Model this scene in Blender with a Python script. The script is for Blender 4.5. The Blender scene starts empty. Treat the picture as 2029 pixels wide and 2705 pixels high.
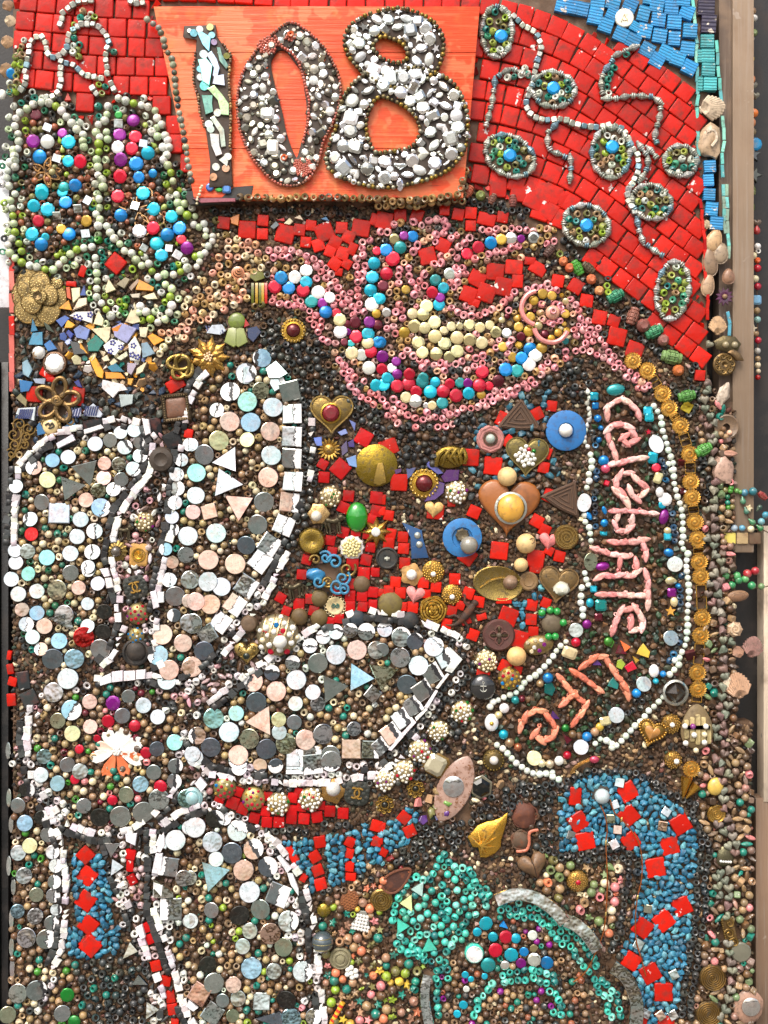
import bpy,math,random
import numpy as np
from mathutils import Matrix,Vector,noise as mnoise
random.seed(108)
R=math.radians
U=0.0004 # metres per photo pixel: the panel is about 0.81 m x 1.08 m
CX,CY,Z0=1014.5,1352.5,1.40
DIST=3250.0 # camera distance in the same unit (1.3 m)
sc=bpy.context.scene
col=sc.collection
# ---------------------------------------------------------------- camera, sky, sun, exposure
cd=bpy.data.cameras.new('camera');cam=bpy.data.objects.new('camera',cd);col.objects.link(cam)
cam.location=(0,-(DIST+12)*U,Z0);cam.rotation_euler=(R(90),0,0)
cd.sensor_fit='VERTICAL';cd.angle=2*math.atan(1352.5/DIST);cd.clip_start=0.02;cd.clip_end=500
sc.camera=cam
SUN_EL,SUN_AZ=52,205 # azimuth measured from +Y clockwise: in front of the wall, a little to the left
w=bpy.data.worlds.new('World');sc.world=w;w.use_nodes=True
nt=w.node_tree;sky=nt.nodes.new('ShaderNodeTexSky');sky.sky_type='NISHITA';sky.sun_disc=False
sky.sun_elevation=R(SUN_EL);sky.sun_rotation=R(SUN_AZ);sky.dust_density=6.0;sky.air_density=1.0;sky.ozone_density=1.0
bg=nt.nodes['Background'];bg.inputs[1].default_value=0.15
# broken white cloud over the whole sky: a paler, brighter copy of the sky where a noise says so
tcw=nt.nodes.new('ShaderNodeTexCoord');cn=nt.nodes.new('ShaderNodeTexNoise');cn.inputs['Scale'].default_value=3.2;cn.inputs['Detail'].default_value=6;nt.links.new(tcw.outputs['Generated'],cn.inputs['Vector'])
cr=nt.nodes.new('ShaderNodeMapRange');cr.inputs['From Min'].default_value=.44;cr.inputs['From Max'].default_value=.6;nt.links.new(cn.outputs['Fac'],cr.inputs['Value'])
ch=nt.nodes.new('ShaderNodeHueSaturation');ch.inputs['Saturation'].default_value=.12;ch.inputs['Value'].default_value=1.5;nt.links.new(sky.outputs[0],ch.inputs['Color'])
cx_=nt.nodes.new('ShaderNodeMix');cx_.data_type='RGBA';nt.links.new(cr.outputs[0],cx_.inputs[0]);nt.links.new(sky.outputs[0],cx_.inputs[6]);nt.links.new(ch.outputs[0],cx_.inputs[7]);nt.links.new(cx_.outputs[2],bg.inputs[0])
sl=bpy.data.lights.new('sun','SUN');sun=bpy.data.objects.new('sun',sl);col.objects.link(sun)
sl.energy=1.25;sl.angle=R(32);sl.color=(1,.9,.77)
sd=Vector((math.sin(R(SUN_AZ))*math.cos(R(SUN_EL)),math.cos(R(SUN_AZ))*math.cos(R(SUN_EL)),math.sin(R(SUN_EL))))
sun.rotation_euler=(-sd).to_track_quat('-Z','Y').to_euler();sun.location=(-1,-3,4)
sc.view_settings.view_transform='Standard';sc.view_settings.look='None'
sc.view_settings.exposure=0.52;sc.view_settings.gamma=1;sc.view_settings.use_curve_mapping=False
cy=sc.cycles;cy.max_bounces=5;cy.diffuse_bounces=2;cy.glossy_bounces=3;cy.transmission_bounces=2
# ---------------------------------------------------------------- colours and materials
def lin(c):
 return tuple(((v/255)/12.92 if v/255<=.04045 else((v/255+.055)/1.055)**2.4)for v in c)
COL=dict(
red=(186,27,12),dred=(168,16,17),maroon=(112,26,24),orange=(226,100,50),blue=(34,132,186),navy=(34,36,92),teal=(26,120,104),sea=(70,186,168),dsea=(30,112,108),
pink=(226,150,156),hotpink=(216,92,118),peach=(222,172,142),gold=(172,138,84),cream=(222,208,172),white=(226,224,216),offw=(206,208,194),grnw=(196,212,170),
lime=(140,166,48),green=(60,132,36),dgreen=(24,92,60),olive=(112,108,58),black=(30,31,32),char=(52,56,56),grey=(122,120,112),brown=(108,78,50),dbrown=(64,45,30),
tan=(158,128,92),umber=(84,60,40),mortar=(92,68,47),silver=(176,176,166),bronze=(120,98,54),brass=(150,122,48),agold=(176,138,52),copper=(150,84,56),
gB=(0,126,196),gC=(20,172,198),gT=(30,140,140),gP=(126,14,122),gR=(196,14,48),gD=(96,14,34),gW=(232,230,224),gY=(206,192,140),gA=(190,150,50),gG=(20,120,40),
turq=(44,116,146),pear=(214,222,208),shell=(226,150,140),wood=(196,158,108),amber=(214,160,64),yellow=(214,178,66),purple=(86,44,120),coral=(222,128,90),rose=(214,130,130),blonde=(200,172,120))
def C(c):
 if isinstance(c,str):c=COL[c]
 return lin(c)
def jit(c,v=.12,h=.05):
 r,g,b=C(c);f=1+random.uniform(-v,v)
 return tuple(max(0.002,min(1,x*f*(1+random.uniform(-h,h))))for x in(r,g,b))
MATS={}
def mat(key,rough=.4,metal=0.,dirt=.3,dcol=(.075,.052,.036),dscale=170,coat=0.,bump=.25,bscale=420,attr=False,paint=False,spec=.5,wear=0.,wcol=(.8,.78,.74),wscale=90,ior=1.5,sub=0,wave=None,trans=0.,bdist=None):
 m=bpy.data.materials.new(key);m.use_nodes=True;t=m.node_tree;N=t.nodes;L=t.links
 p=N['Principled BSDF']
 if attr:
  s=N.new('ShaderNodeAttribute');s.attribute_name='Col';src=s.outputs['Color']
 else:
  s=N.new('ShaderNodeObjectInfo');src=s.outputs['Color']
 geo=N.new('ShaderNodeNewGeometry')
 def nz(scale,det=4,rgh=.6):
  n=N.new('ShaderNodeTexNoise');n.inputs['Scale'].default_value=scale;n.inputs['Detail'].default_value=min(det,3);n.inputs['Roughness'].default_value=rgh
  L.new(geo.outputs['Position'],n.inputs['Vector']);return n.outputs['Fac']
 def ramp(f,a,b):
  r=N.new('ShaderNodeMapRange');r.inputs['From Min'].default_value=a;r.inputs['From Max'].default_value=b;L.new(f,r.inputs['Value']);return r.outputs[0]
 def mix(f,a,b,typ='MIX'):
  x=N.new('ShaderNodeMix');x.data_type='RGBA';x.blend_type=typ
  if hasattr(f,'links'):L.new(f,x.inputs[0])
  else:x.inputs[0].default_value=f
  for v,i in((a,6),(b,7)):
   if hasattr(v,'links'):L.new(v,x.inputs[i])
   else:x.inputs[i].default_value=(*v,1)
  return x.outputs[2]
 def mul(a,k):
  x=N.new('ShaderNodeMath');x.operation='MULTIPLY';L.new(a,x.inputs[0])
  if hasattr(k,'links'):L.new(k,x.inputs[1])
  else:x.inputs[1].default_value=k
  return x.outputs[0]
 c=src
 v1=nz(dscale*.4,3)
 hs=N.new('ShaderNodeHueSaturation');L.new(c,hs.inputs['Color']);L.new(ramp(v1,-.25,1.1),hs.inputs['Value'])
 vv=N.new('ShaderNodeMapRange');vv.inputs['From Min'].default_value=.25;vv.inputs['From Max'].default_value=.75;vv.inputs['To Min'].default_value=.86;vv.inputs['To Max'].default_value=1.16
 L.new(v1,vv.inputs['Value']);L.new(vv.outputs[0],hs.inputs['Value']);c=hs.outputs[0]
 rsock=None
 if wear:
  wm=ramp(nz(wscale,6,.7),1-wear,1-wear+.04);c=mix(wm,c,wcol)
 if dirt:
  dm=mul(ramp(nz(dscale,5,.65),.5,.72),min(1,dirt*2));c=mix(dm,c,dcol)
  rr=N.new('ShaderNodeMapRange');rr.inputs['To Min'].default_value=rough;rr.inputs['To Max'].default_value=min(1,rough+.45);L.new(dm,rr.inputs['Value']);rsock=rr.outputs[0]
  if metal:
   mm=N.new('ShaderNodeMapRange');mm.inputs['To Min'].default_value=metal;mm.inputs['To Max'].default_value=metal*.35;L.new(dm,mm.inputs['Value']);L.new(mm.outputs[0],p.inputs['Metallic'])
 if metal and not dirt:p.inputs['Metallic'].default_value=metal
 if paint: # brushed black and white paint over part of a mirror, measured in the mirror's own coordinates
  tc=N.new('ShaderNodeTexCoord');sx=N.new('ShaderNodeSeparateXYZ');L.new(tc.outputs['Object'],sx.inputs[0])
  pa=N.new('ShaderNodeAttribute');pa.attribute_type='OBJECT';pa.attribute_name='paint'
  n1=ramp(nz(140,5,.7),.2,.8)
  ad=N.new('ShaderNodeMath');ad.operation='MULTIPLY_ADD';L.new(n1,ad.inputs[0]);ad.inputs[1].default_value=.75
  oi=N.new('ShaderNodeObjectInfo');a2=N.new('ShaderNodeMath');a2.operation='MULTIPLY_ADD';L.new(oi.outputs['Random'],a2.inputs[0]);a2.inputs[1].default_value=.7;L.new(sx.outputs[0],a2.inputs[2]);L.new(a2.outputs[0],ad.inputs[2])
  on=N.new('ShaderNodeMath');on.operation='GREATER_THAN';L.new(pa.outputs['Fac'],on.inputs[0]);on.inputs[1].default_value=.5
  wd=N.new('ShaderNodeMath');wd.operation='MULTIPLY_ADD';L.new(pa.outputs['Fac'],wd.inputs[0]);wd.inputs[1].default_value=-.42;L.new(ad.outputs[0],wd.inputs[2])
  kb=mul(ramp(ad.outputs[0],.82,.86),on.outputs[0]);wb=mul(ramp(wd.outputs[0],.5,.54),on.outputs[0])
  mo=mix(ramp(nz(48,3),.4,.66),(1,1,1),(.66,.82,.8));mo=mix(ramp(nz(75,4),.52,.7),mo,(.86,.66,.58));c=mix(.75,c,mo,'MULTIPLY');c=mix(ramp(nz(330,5,.75),.64,.7),c,(.2,.17,.13))
  c=mix(kb,c,(.018,.018,.02));c=mix(wb,c,(.8,.79,.78))
  # metal off, roughness up on paint
  m0=N.new('ShaderNodeMath');m0.operation='SUBTRACT';m0.inputs[0].default_value=1;L.new(kb,m0.inputs[1])
  old=p.inputs['Metallic'].links[0].from_socket if p.inputs['Metallic'].links else None
  L.new(mul(m0.outputs[0],old if old else metal),p.inputs['Metallic'])
  r2=N.new('ShaderNodeMapRange');r2.inputs['To Max'].default_value=.5;L.new(kb,r2.inputs['Value'])
  if rsock:L.new(rsock,r2.inputs['To Min'])
  else:r2.inputs['To Min'].default_value=rough
  rsock=r2.outputs[0]
 L.new(c,p.inputs['Base Color'])
 if rsock:L.new(rsock,p.inputs['Roughness'])
 else:p.inputs['Roughness'].default_value=rough
 p.inputs['Coat Weight'].default_value=coat;p.inputs['Coat Roughness'].default_value=.08
 p.inputs['Specular IOR Level'].default_value=spec;p.inputs['IOR'].default_value=ior
 p.inputs['Transmission Weight'].default_value=trans
 if bump:
  b=N.new('ShaderNodeBump');b.inputs['Strength'].default_value=bump;b.inputs['Distance'].default_value=bdist or(.0006 if not wave else .0012)
  if wave and wave[0]=='grain':
   gn=N.new('ShaderNodeTexNoise');gn.inputs['Scale'].default_value=1;gn.inputs['Detail'].default_value=5;gn.inputs['Roughness'].default_value=.65;gp=N.new('ShaderNodeMapping');gp.inputs['Scale'].default_value=(wave[1],1,wave[2]);L.new(geo.outputs['Position'],gp.inputs[0]);L.new(gp.outputs[0],gn.inputs['Vector']);L.new(gn.outputs['Fac'],b.inputs['Height'])
   c=mix(ramp(gn.outputs['Fac'],.3,.36),wave[3],c);c=mix(ramp(gn.outputs['Fac'],.52,.75),c,wave[4]);L.new(c,p.inputs['Base Color'])
  elif wave:
   wv=N.new('ShaderNodeTexWave');wv.inputs['Scale'].default_value=wave[0];wv.inputs['Distortion'].default_value=wave[1];wv.bands_direction=wave[2]
   tc=N.new('ShaderNodeTexCoord');L.new(tc.outputs['Object'],wv.inputs['Vector']);L.new(wv.outputs['Fac'],b.inputs['Height'])
  else:L.new(nz(bscale,4),b.inputs['Height'])
  L.new(b.outputs[0],p.inputs['Normal'])
 MATS[key]=m;return m
mat('bead',.36,dirt=.36,coat=.2,wear=.36,wcol=(.62,.58,.52),wscale=300)
mat('stained',.38,dirt=.5,dcol=(.1,.12,.045),dscale=150,coat=.25)
mat('bead_s',.4,dirt=.3,coat=.2,attr=True)
mat('pearl',.24,dirt=.22,dcol=(.3,.27,.19),coat=.4,bump=.15)
mat('silver',.42,metal=.75,dirt=.34,dcol=(.05,.075,.075),dscale=260,wear=.38,wcol=(.16,.3,.34),wscale=240,bump=.4)
mat('gem',.14,metal=.5,dirt=.22,coat=.35,bump=.06)
mat('clear',.08,metal=.22,dirt=.16,coat=1.,bump=.06,spec=.8)
mat('spark',.06,metal=.95,dirt=.14,coat=.4,bump=.05)
mat('mirror',.06,metal=1.,dirt=.16,dcol=(.22,.2,.17),dscale=420,bump=1.,bscale=38,bdist=.0008,paint=True)
mat('tile',.3,dirt=.32,dcol=(.11,.03,.022),dscale=90,coat=.05,wear=.345,wscale=60,bump=.4,bscale=260,spec=.22)
mat('paintw',.55,dirt=.2,bump=.5)
mat('ridged',.32,dirt=.2,coat=.3,wear=.38,wcol=(.62,.55,.46),bump=.55,wave=(.75,1.6,'Y'))
mat('stone',.45,dirt=.3,dcol=(.07,.06,.05),bump=.5,dscale=300)
mat('stone_s',.6,dirt=.5,bump=.8,dscale=200,attr=True,spec=.3)
mat('gold',.27,metal=.9,dirt=.46,dcol=(.06,.045,.022),dscale=230,bump=.5,bscale=700)
mat('bronze',.36,metal=.75,dirt=.46,dcol=(.045,.035,.022),dscale=200,bump=.6,bscale=600)
mat('matte',.6,dirt=.3,bump=.4)
mat('woodball',.5,dirt=.22,bump=.2,dscale=120)
mat('ceramic',.25,dirt=.25,coat=.4,bump=.1)
mat('shellm',.45,dirt=.35,coat=.2,bump=.5,bscale=500,dscale=260)
mat('rust',.7,dirt=.45,dcol=(.16,.05,.02),dscale=140,bump=.7,wear=.0)
mat('glassball',.06,dirt=.05,coat=1,bump=0,metal=.1)
# ---------------------------------------------------------------- geometry helpers (x right, y up, z out of the wall)
def lathe(prof,seg=16,wob=None,axis='z',a0=0.):
 V,F=[],[];n=len(prof)
 for i in range(seg):
  a=2*math.pi*i/seg+a0;k=wob(a)if wob else 1
  for r,z in prof:V.append((r*k*math.cos(a),r*k*math.sin(a),z))
 for i in range(seg):
  j=(i+1)%seg
  for q in range(n-1):F.append((i*n+q,j*n+q,j*n+q+1,i*n+q+1))
 if prof[-1][0]>1e-6:F.append(tuple(i*n+n-1 for i in range(seg)))
 if axis=='x':V=[(z,x,y)for x,y,z in V]
 return V,F
def ring_lathe(prof,seg=12): # closed profile (torus-like)
 V,F=[],[];n=len(prof)
 for i in range(seg):
  a=2*math.pi*i/seg
  for r,z in prof:V.append((r*math.cos(a),r*math.sin(a),z))
 for i in range(seg):
  j=(i+1)%seg
  for q in range(n):F.append((i*n+q,j*n+q,j*n+(q+1)%n,i*n+(q+1)%n))
 return V,F
def ball(r=1,rx=1,ry=1,rz=1,seg=12,rings=8):
 V=[(0,0,rz*r)];F=[]
 for i in range(1,rings):
  t=math.pi*i/rings
  for j in range(seg):
   a=2*math.pi*j/seg;V.append((rx*r*math.sin(t)*math.cos(a),ry*r*math.sin(t)*math.sin(a),rz*r*math.cos(t)))
 V.append((0,0,-rz*r));e=len(V)-1
 for j in range(seg):
  k=(j+1)%seg;F.append((0,1+j,1+k));F.append((e,e-seg+k,e-seg+j))
  for i in range(rings-2):a=1+i*seg;F.append((a+j,a+seg+j,a+seg+k,a+k))
 return V,F
def prism(poly,z0,z1,bev=0.,dome=0.):
 n=len(poly);cx=sum(p[0]for p in poly)/n;cy=sum(p[1]for p in poly)/n
 sz=sum(math.hypot(p[0]-cx,p[1]-cy)for p in poly)/n or 1
 k=max(0.,1-bev/sz)
 rings=[[(x,y,z0)for x,y in poly],[(x,y,z1-bev*.7)for x,y in poly],[(cx+(x-cx)*k,cy+(y-cy)*k,z1)for x,y in poly]]if bev else[[(x,y,z0)for x,y in poly],[(x,y,z1)for x,y in poly]]
 V=[v for r in rings for v in r];F=[]
 for q in range(len(rings)-1):
  for i in range(n):j=(i+1)%n;F.append((q*n+i,q*n+j,q*n+n+j,q*n+n+i))
 b=(len(rings)-1)*n
 if dome:
  for s in(.66,.33):
   V+=[(cx+(x-cx)*k*s,cy+(y-cy)*k*s,z1+dome*(1-s*s))for x,y in poly]
   a=len(V)-n
   for i in range(n):j=(i+1)%n;F.append((b+i,b+j,a+j,a+i))
   b=a
  V.append((cx,cy,z1+dome));F+=[(b+i,b+(i+1)%n,len(V)-1)for i in range(n)]
 else:F.append(tuple(b+i for i in range(n)))
 return V,F
def tube(pts,r=1.,seg=7,closed=False):
 P=[Vector(p if len(p)==3 else(p[0],p[1],0))for p in pts];n=len(P);V,F=[],[]
 rr=r if isinstance(r,(list,tuple))else[r]*n
 for i in range(n):
  a=P[(i-1)%n]if closed or i else P[0];b=P[(i+1)%n]if closed or i<n-1 else P[-1]
  d=(b-a);d=d.normalized()if d.length>1e-9 else Vector((1,0,0))
  up=Vector((0,0,1))if abs(d.z)<.9 else Vector((0,1,0));s=d.cross(up).normalized();u=s.cross(d)
  for k in range(seg):t=2*math.pi*k/seg;V.append(tuple(P[i]+(s*math.cos(t)+u*math.sin(t))*rr[i]))
 for i in range(n if closed else n-1):
  j=(i+1)%n
  for k in range(seg):l=(k+1)%seg;F.append((i*seg+k,j*seg+k,j*seg+l,i*seg+l))
 if not closed:F.append(tuple(range(seg)));F.append(tuple(range((n-1)*seg,n*seg))[::-1])
 return V,F
def mv(g,x=0,y=0,z=0,rot=0,s=1,tilt=0):
 V,F=g;c,sn=math.cos(R(-rot)),math.sin(R(-rot));ct,st=math.cos(R(tilt)),math.sin(R(tilt));o=[]
 for a,b,d in V:
  b,d=b*ct-d*st,b*st+d*ct
  a,b=a*c-b*sn,a*sn+b*c;o.append((a*s+x,b*s+y,d*s+z))
 return o,F
def join(gs):
 V,F=[],[]
 for v,f in gs:o=len(V);V+=v;F+=[tuple(i+o for i in t)for t in f]
 return V,F
def arc(r,a0,a1,n=12,x=0,y=0,z=0):return[(x+r*math.cos(R(a0+(a1-a0)*i/n)),y+r*math.sin(R(a0+(a1-a0)*i/n)),z)for i in range(n+1)]
def spiral(r0,r1,turns,n=30,x=0,y=0,z=0,a0=0):return[(x+(r0+(r1-r0)*i/n)*math.cos(a0+2*math.pi*turns*i/n),y+(r0+(r1-r0)*i/n)*math.sin(a0+2*math.pi*turns*i/n),z)for i in range(n+1)]
def circ(r,n=24,ry=None,a0=0):return[(r*math.cos(2*math.pi*i/n+a0),(ry or r)*math.sin(2*math.pi*i/n+a0))for i in range(n)]
def heart_poly(r,n=28):
 o=[]
 for i in range(n):
  t=2*math.pi*i/n;o.append((r*16*math.sin(t)**3/16,r*(13*math.cos(t)-5*math.cos(2*t)-2*math.cos(3*t)-math.cos(4*t)+2)/16))
 return o[::-1]
def star_poly(r,n=5,k=.45):return[((r if i%2==0 else r*k)*math.sin(math.pi*i/n),(r if i%2==0 else r*k)*math.cos(math.pi*i/n))for i in range(2*n)][::-1]
def rect(w,h,c=0):return[(-w/2,-h/2),(w/2,-h/2),(w/2,h/2),(-w/2,h/2)]
def rrect(w,h,c,n=3):
 o=[]
 for sx,sy,a in((1,-1,-90),(1,1,0),(-1,1,90),(-1,-1,180)):
  for i in range(n+1):t=R(a+90*i/n);o.append((sx*(w/2-c)+c*math.cos(t),sy*(h/2-c)+c*math.sin(t)))
 return o
def rough_ball(r,amp=.15,seg=9,rings=6,seed=0,sx=1,sy=1,sz=1):
 V,F=ball(1,1,1,1,seg,rings);o=[]
 for v in V:
  n=1+amp*2*mnoise.noise(Vector(v)*1.4+Vector((seed*7.3,seed*3.1,1)));o.append((v[0]*r*n*sx,v[1]*r*n*sy,v[2]*r*n*sz))
 return o,F
def mesh(name,g,smooth=True,ang=38,scale=U):
 m=bpy.data.meshes.new(name);V=[(x*scale,y*scale,z*scale)for x,y,z in g[0]]
 m.from_pydata(V,[],g[1])
 if smooth:
  m.polygons.foreach_set('use_smooth',[True]*len(m.polygons));m.set_sharp_from_angle(angle=R(ang))
 m.update();return m
 # ---------------------------------------------------------------- shared piece shapes, unit radius
PONY=ring_lathe([(.46,-.5),(.78,-.66),(1,-.25),(1,.25),(.78,.66),(.46,.5)],11)
def facet(n=10):
 V=[];F=[]
 for k,(r,z,o)in enumerate(((1,0,0),(1,.16,0),(.86,.28,.5),(.64,.36,0))):V+=[(r*math.cos(2*math.pi*(i+o)/n),r*math.sin(2*math.pi*(i+o)/n),z)for i in range(n)]
 for i in range(n):
  j=(i+1)%n;F+=[(i,j,n+j,n+i),(n+i,n+j,2*n+i),(n+j,2*n+j,2*n+i),(2*n+i,2*n+j,3*n+j),(2*n+i,3*n+j,3*n+i)]
 F.append(tuple(3*n+i for i in range(n)));return V,F
GEO=dict(
pony=(PONY,50),ball=(ball(1,seg=11,rings=7),80),ballfine=(ball(1,seg=18,rings=12),80),
cube=(mv(join([prism(rrect(1.7,1.7,.35,2),-.85,.85,.2)]),0,0,0),30),
drop=(lathe([(0,-1.5),(.22,-1.35),(.3,-1),(.75,-.3),(.85,.2),(.7,.65),(.4,.85),(0,.95)],10,axis='x'),80),
spindle=(lathe([(.28,-1.75),(.42,-1.6),(.42,-1.35),(.34,-1.3),(.62,-1.),(.6,-.86),(.85,-.5),(.8,-.4),(.98,-.05),(.98,.05),(.8,.4),(.85,.5),(.6,.86),(.62,1.),(.34,1.3),(.42,1.35),(.42,1.6),(.28,1.75)],10,axis='x'),25),
spacer=(join([lathe([(.3,-.3+d),(.8,-.28+d),(.95,-.12+d),(.95,.1+d),(.8,.26+d),(.3,.28+d)],10,axis='x')for d in(-.32,.32)]),50),
gem=(facet(),3),
cab=(lathe([(1,0),(1,.12),(.9,.32),(.66,.52),(.35,.63),(0,.68)],18),60),
rhine=(lathe([(.9,0),(1,.25),(.86,.4),(.6,.66)],8),5),
emer=(prism([(-.7,-1),(.7,-1),(1,-.72),(1,.72),(.7,1),(-.7,1),(-1,.72),(-1,-.72)],0,.6,.45),5),
marq=(prism([(math.cos(t)*1,math.sin(t)*.55*abs(math.sin(t))**.25)for t in[2*math.pi*i/14 for i in range(14)]],0,.45,.3),5),
mirror=(lathe([(.97,-.2),(1,-.17),(1,.0),(.955,.045)],26),20),
mirsq=(prism(rect(2,2),-.22,.08,.12),5),
tile=(prism(rrect(2,2,.12,2),-.3,.22,.12,.05),32),
smalti=(prism(rect(2,2),-.5,.35,.08),12),
ptile=(prism([(-1,-.92),(.95,-1),(1,.9),(-.9,1)],-.35,.3,.1),20),
heart=(prism(heart_poly(1,16),-.35,.2,.22,.3),60),
star=(prism(star_poly(1),-.3,.3,.12),20),
flower5=(lathe([(.2,-.3),(1,-.25),(1,.15),(.7,.3),(.25,.2)],20,wob=lambda a:.72+.28*math.cos(5*a)),50),
shell=(None,60),stone=(None,60),
stud=(lathe([(1,0),(.92,.35),(.6,.7),(0,.85)],9),60))
def cowrie():
 V,F=ball(1,seg=10,rings=8);o=[]
 for x,y,z in V: # long axis x: turn, taper and groove
  x2=z*1.55;y2=y*.62;z2=x*.55;t=1-.38*max(0,x2/1.55)**2-.1*max(0,-x2)
  g=.22*math.exp(-(y2/.13)**2)*(1-min(1,abs(x2)/1.4))if z2>0 else 0
  o.append((x2,y2*t,z2*t-g))
 return o,F
GEO['shell']=(cowrie(),60)
GEO['pony1']=(ring_lathe([(.34,-.55),(.8,-.72),(1,-.3),(1,.3),(.8,.72),(.34,.55)],10),50);GEO['pony2']=(ring_lathe([(.55,-.42),(.8,-.55),(1.04,-.2),(1.,.22),(.8,.5),(.52,.42)],10),50);GEO['pony3']=(([(x*1.08,y*.9,z*(1+.12*x))for x,y,z in PONY[0]],PONY[1]),50)
STONES=[]
ME={}
def gm(kind):
 if kind not in ME:g,a=GEO[kind];ME[kind]=mesh(kind,g,True,a,1)
 return ME[kind]
for i in range(5):GEO['stone%d'%i]=(rough_ball(1,.34,8,6,i+1,1.15,.82,.66),60)
for i in range(6):
 random.seed(40+i);n=random.choice([3,4,4,5,5]);aa=sorted(2*math.pi*(q+random.uniform(-.3,.3))/n for q in range(n))
 GEO['shard%d'%i]=(prism([(random.uniform(.75,1.15)*math.cos(a),random.uniform(.75,1.15)*math.sin(a))for a in aa],-.4,.22,.06),15)
def carved():
 g=[lathe([(.35,-1.7),(.8,-1.55),(.9,-1.2),(.75,-1.1),(.95,-.9),(.95,-.5),(.8,-.42),(1,-.3),(1,.3),(.8,.42),(.95,.5),(.95,.9),(.75,1.1),(.9,1.2),(.8,1.55),(.35,1.7)],10,axis='x')]
 for s in range(8):
  a=2*math.pi*s/8;g.append(tube([(x,1.0*math.cos(a),1.0*math.sin(a))for x in(-.8,0,.8)],.1,4))
 return join(g)
GEO['carved']=(carved(),30)
GEO['melon']=(lathe([(.18,-.85),(.5,-.9),(.9,-.5),(1,0),(.9,.5),(.5,.9),(.18,.85)],24,wob=lambda a:.9+.1*abs(math.cos(5*a))*1.2),40)
random.seed(108)
# ---------------------------------------------------------------- things, motifs, occupancy
BASE=Matrix(((1,0,0,0),(0,0,-1,0),(0,1,0,0),(0,0,0,1))) # local (right, up, out) -> world
def wpos(x,y,h=0):return Vector(((x-CX)*U,-h*U,Z0+(CY-y)*U))
def new(name,data=None):o=bpy.data.objects.new(name,data);col.objects.link(o);return o
def tag(o,label,cat,group=None,kind=None):
 if label:o['label']=label
 if cat:o['category']=cat
 if group:o['group']=group
 if kind:o['kind']=kind
 return o
OCC={};CS=40
def occ(x,y,r):
 for i in range(int((x-r)//CS),int((x+r)//CS)+1):
  for j in range(int((y-r)//CS),int((y+r)//CS)+1):OCC.setdefault((i,j),[]).append((x,y,r))
def free(x,y,r,slack=1.):
 for i in range(int((x-r)//CS),int((x+r)//CS)+1):
  for j in range(int((y-r)//CS),int((y+r)//CS)+1):
   for a,b,q in OCC.get((i,j),()):
    d=(q+r)*slack
    if(a-x)**2+(b-y)**2<d*d:return False
 return True
ORG=[0.,0.,500/1659]
def at(ox,oy,w=500,n=1659):ORG[0],ORG[1],ORG[2]=ox,oy,w/n
def N_(x,y):return ORG[0]+x*ORG[2],ORG[1]+y*ORG[2]
def nat():ORG[0]=ORG[1]=0.;ORG[2]=1.
def mirror_tilt(x,y,elev,azim):
 """normal (local right, up, out) of a mirror glued so that what it shows lies elev degrees above the horizon"""
 v=Vector((x-CX,CY-y,-DIST)).normalized() # view direction, local axes
 r=Vector((math.sin(R(azim))*math.cos(R(elev)),math.sin(R(elev)),math.cos(R(azim))*math.cos(R(elev))))
 n=(r-v).normalized();lim=math.tan(R(13));q=math.hypot(n.x,n.y)/n.z
 if q>lim:n=Vector((n.x*lim/q,n.y*lim/q,n.z)).normalized()
 return n
class Motif:
 def __init__(s,name,label,cat,x,y,group=None,parent=None,kind=None):
  s.o=new(name);s.x,s.y=x,y;s.items={}
  if parent:
   s.o.parent=parent.o;s.o.matrix_basis=Matrix.Translation(((x-parent.x)*U,-(y-parent.y)*U,0))
  else:s.o.matrix_basis=Matrix.Translation(wpos(x,y))@BASE
  tag(s.o,label,cat if not parent else None,group,kind);MOTIFS.append(s)
 def add(s,part,kind,x,y,r,c,m='bead',rot=0,tilt=None,ry=None,rz=None,h=None,n=None,paint=0,o=True,cj=.12):
  ry=ry or r;rz=rz or r
  if kind=='pony':kind=random.choice(['pony','pony1','pony2','pony3'])
  if o:occ(x,y,(r+ry)/2)
  if n is not None:
   q=Vector((0,0,1)).rotation_difference(n).to_matrix().to_4x4()
  else:
   t=tilt if tilt is not None else(0,0)
   q=Matrix.Rotation(R(t[0]),4,'X')@Matrix.Rotation(R(t[1]),4,'Y')
  M=Matrix.Translation(((x-s.x)*U,-(y-s.y)*U,(h if h is not None else rz*.55)*U))@q@Matrix.Rotation(R(-rot),4,'Z')@Matrix.Diagonal((r*U,ry*U,rz*U,1))
  s.items.setdefault(part,[]).append((r*ry,kind,M,jit(c,cj),m,paint))
MOTIFS=[]
def finalize():
 for s in MOTIFS:
  for part,L in s.items.items():
   L.sort(key=lambda t:-t[0])
   for a,kind,M,c,m,p in L[:300]:
    me=gm(kind)
    o=bpy.data.objects.new(part,me);col.objects.link(o)
    if not me.materials:me.materials.append(MATS[m])
    o.parent=s.o;o.matrix_basis=M;o.color=(*c,1)
    if me.materials[0]is not MATS[m]:
     o.material_slots[0].link='OBJECT';o.material_slots[0].material=MATS[m]
    if p:o['paint']=float(p)
   if len(L)>300:bulk(part,[(k,M,c)for a,k,M,c,m,p in L[300:]],s.o,'bead_s')
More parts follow.
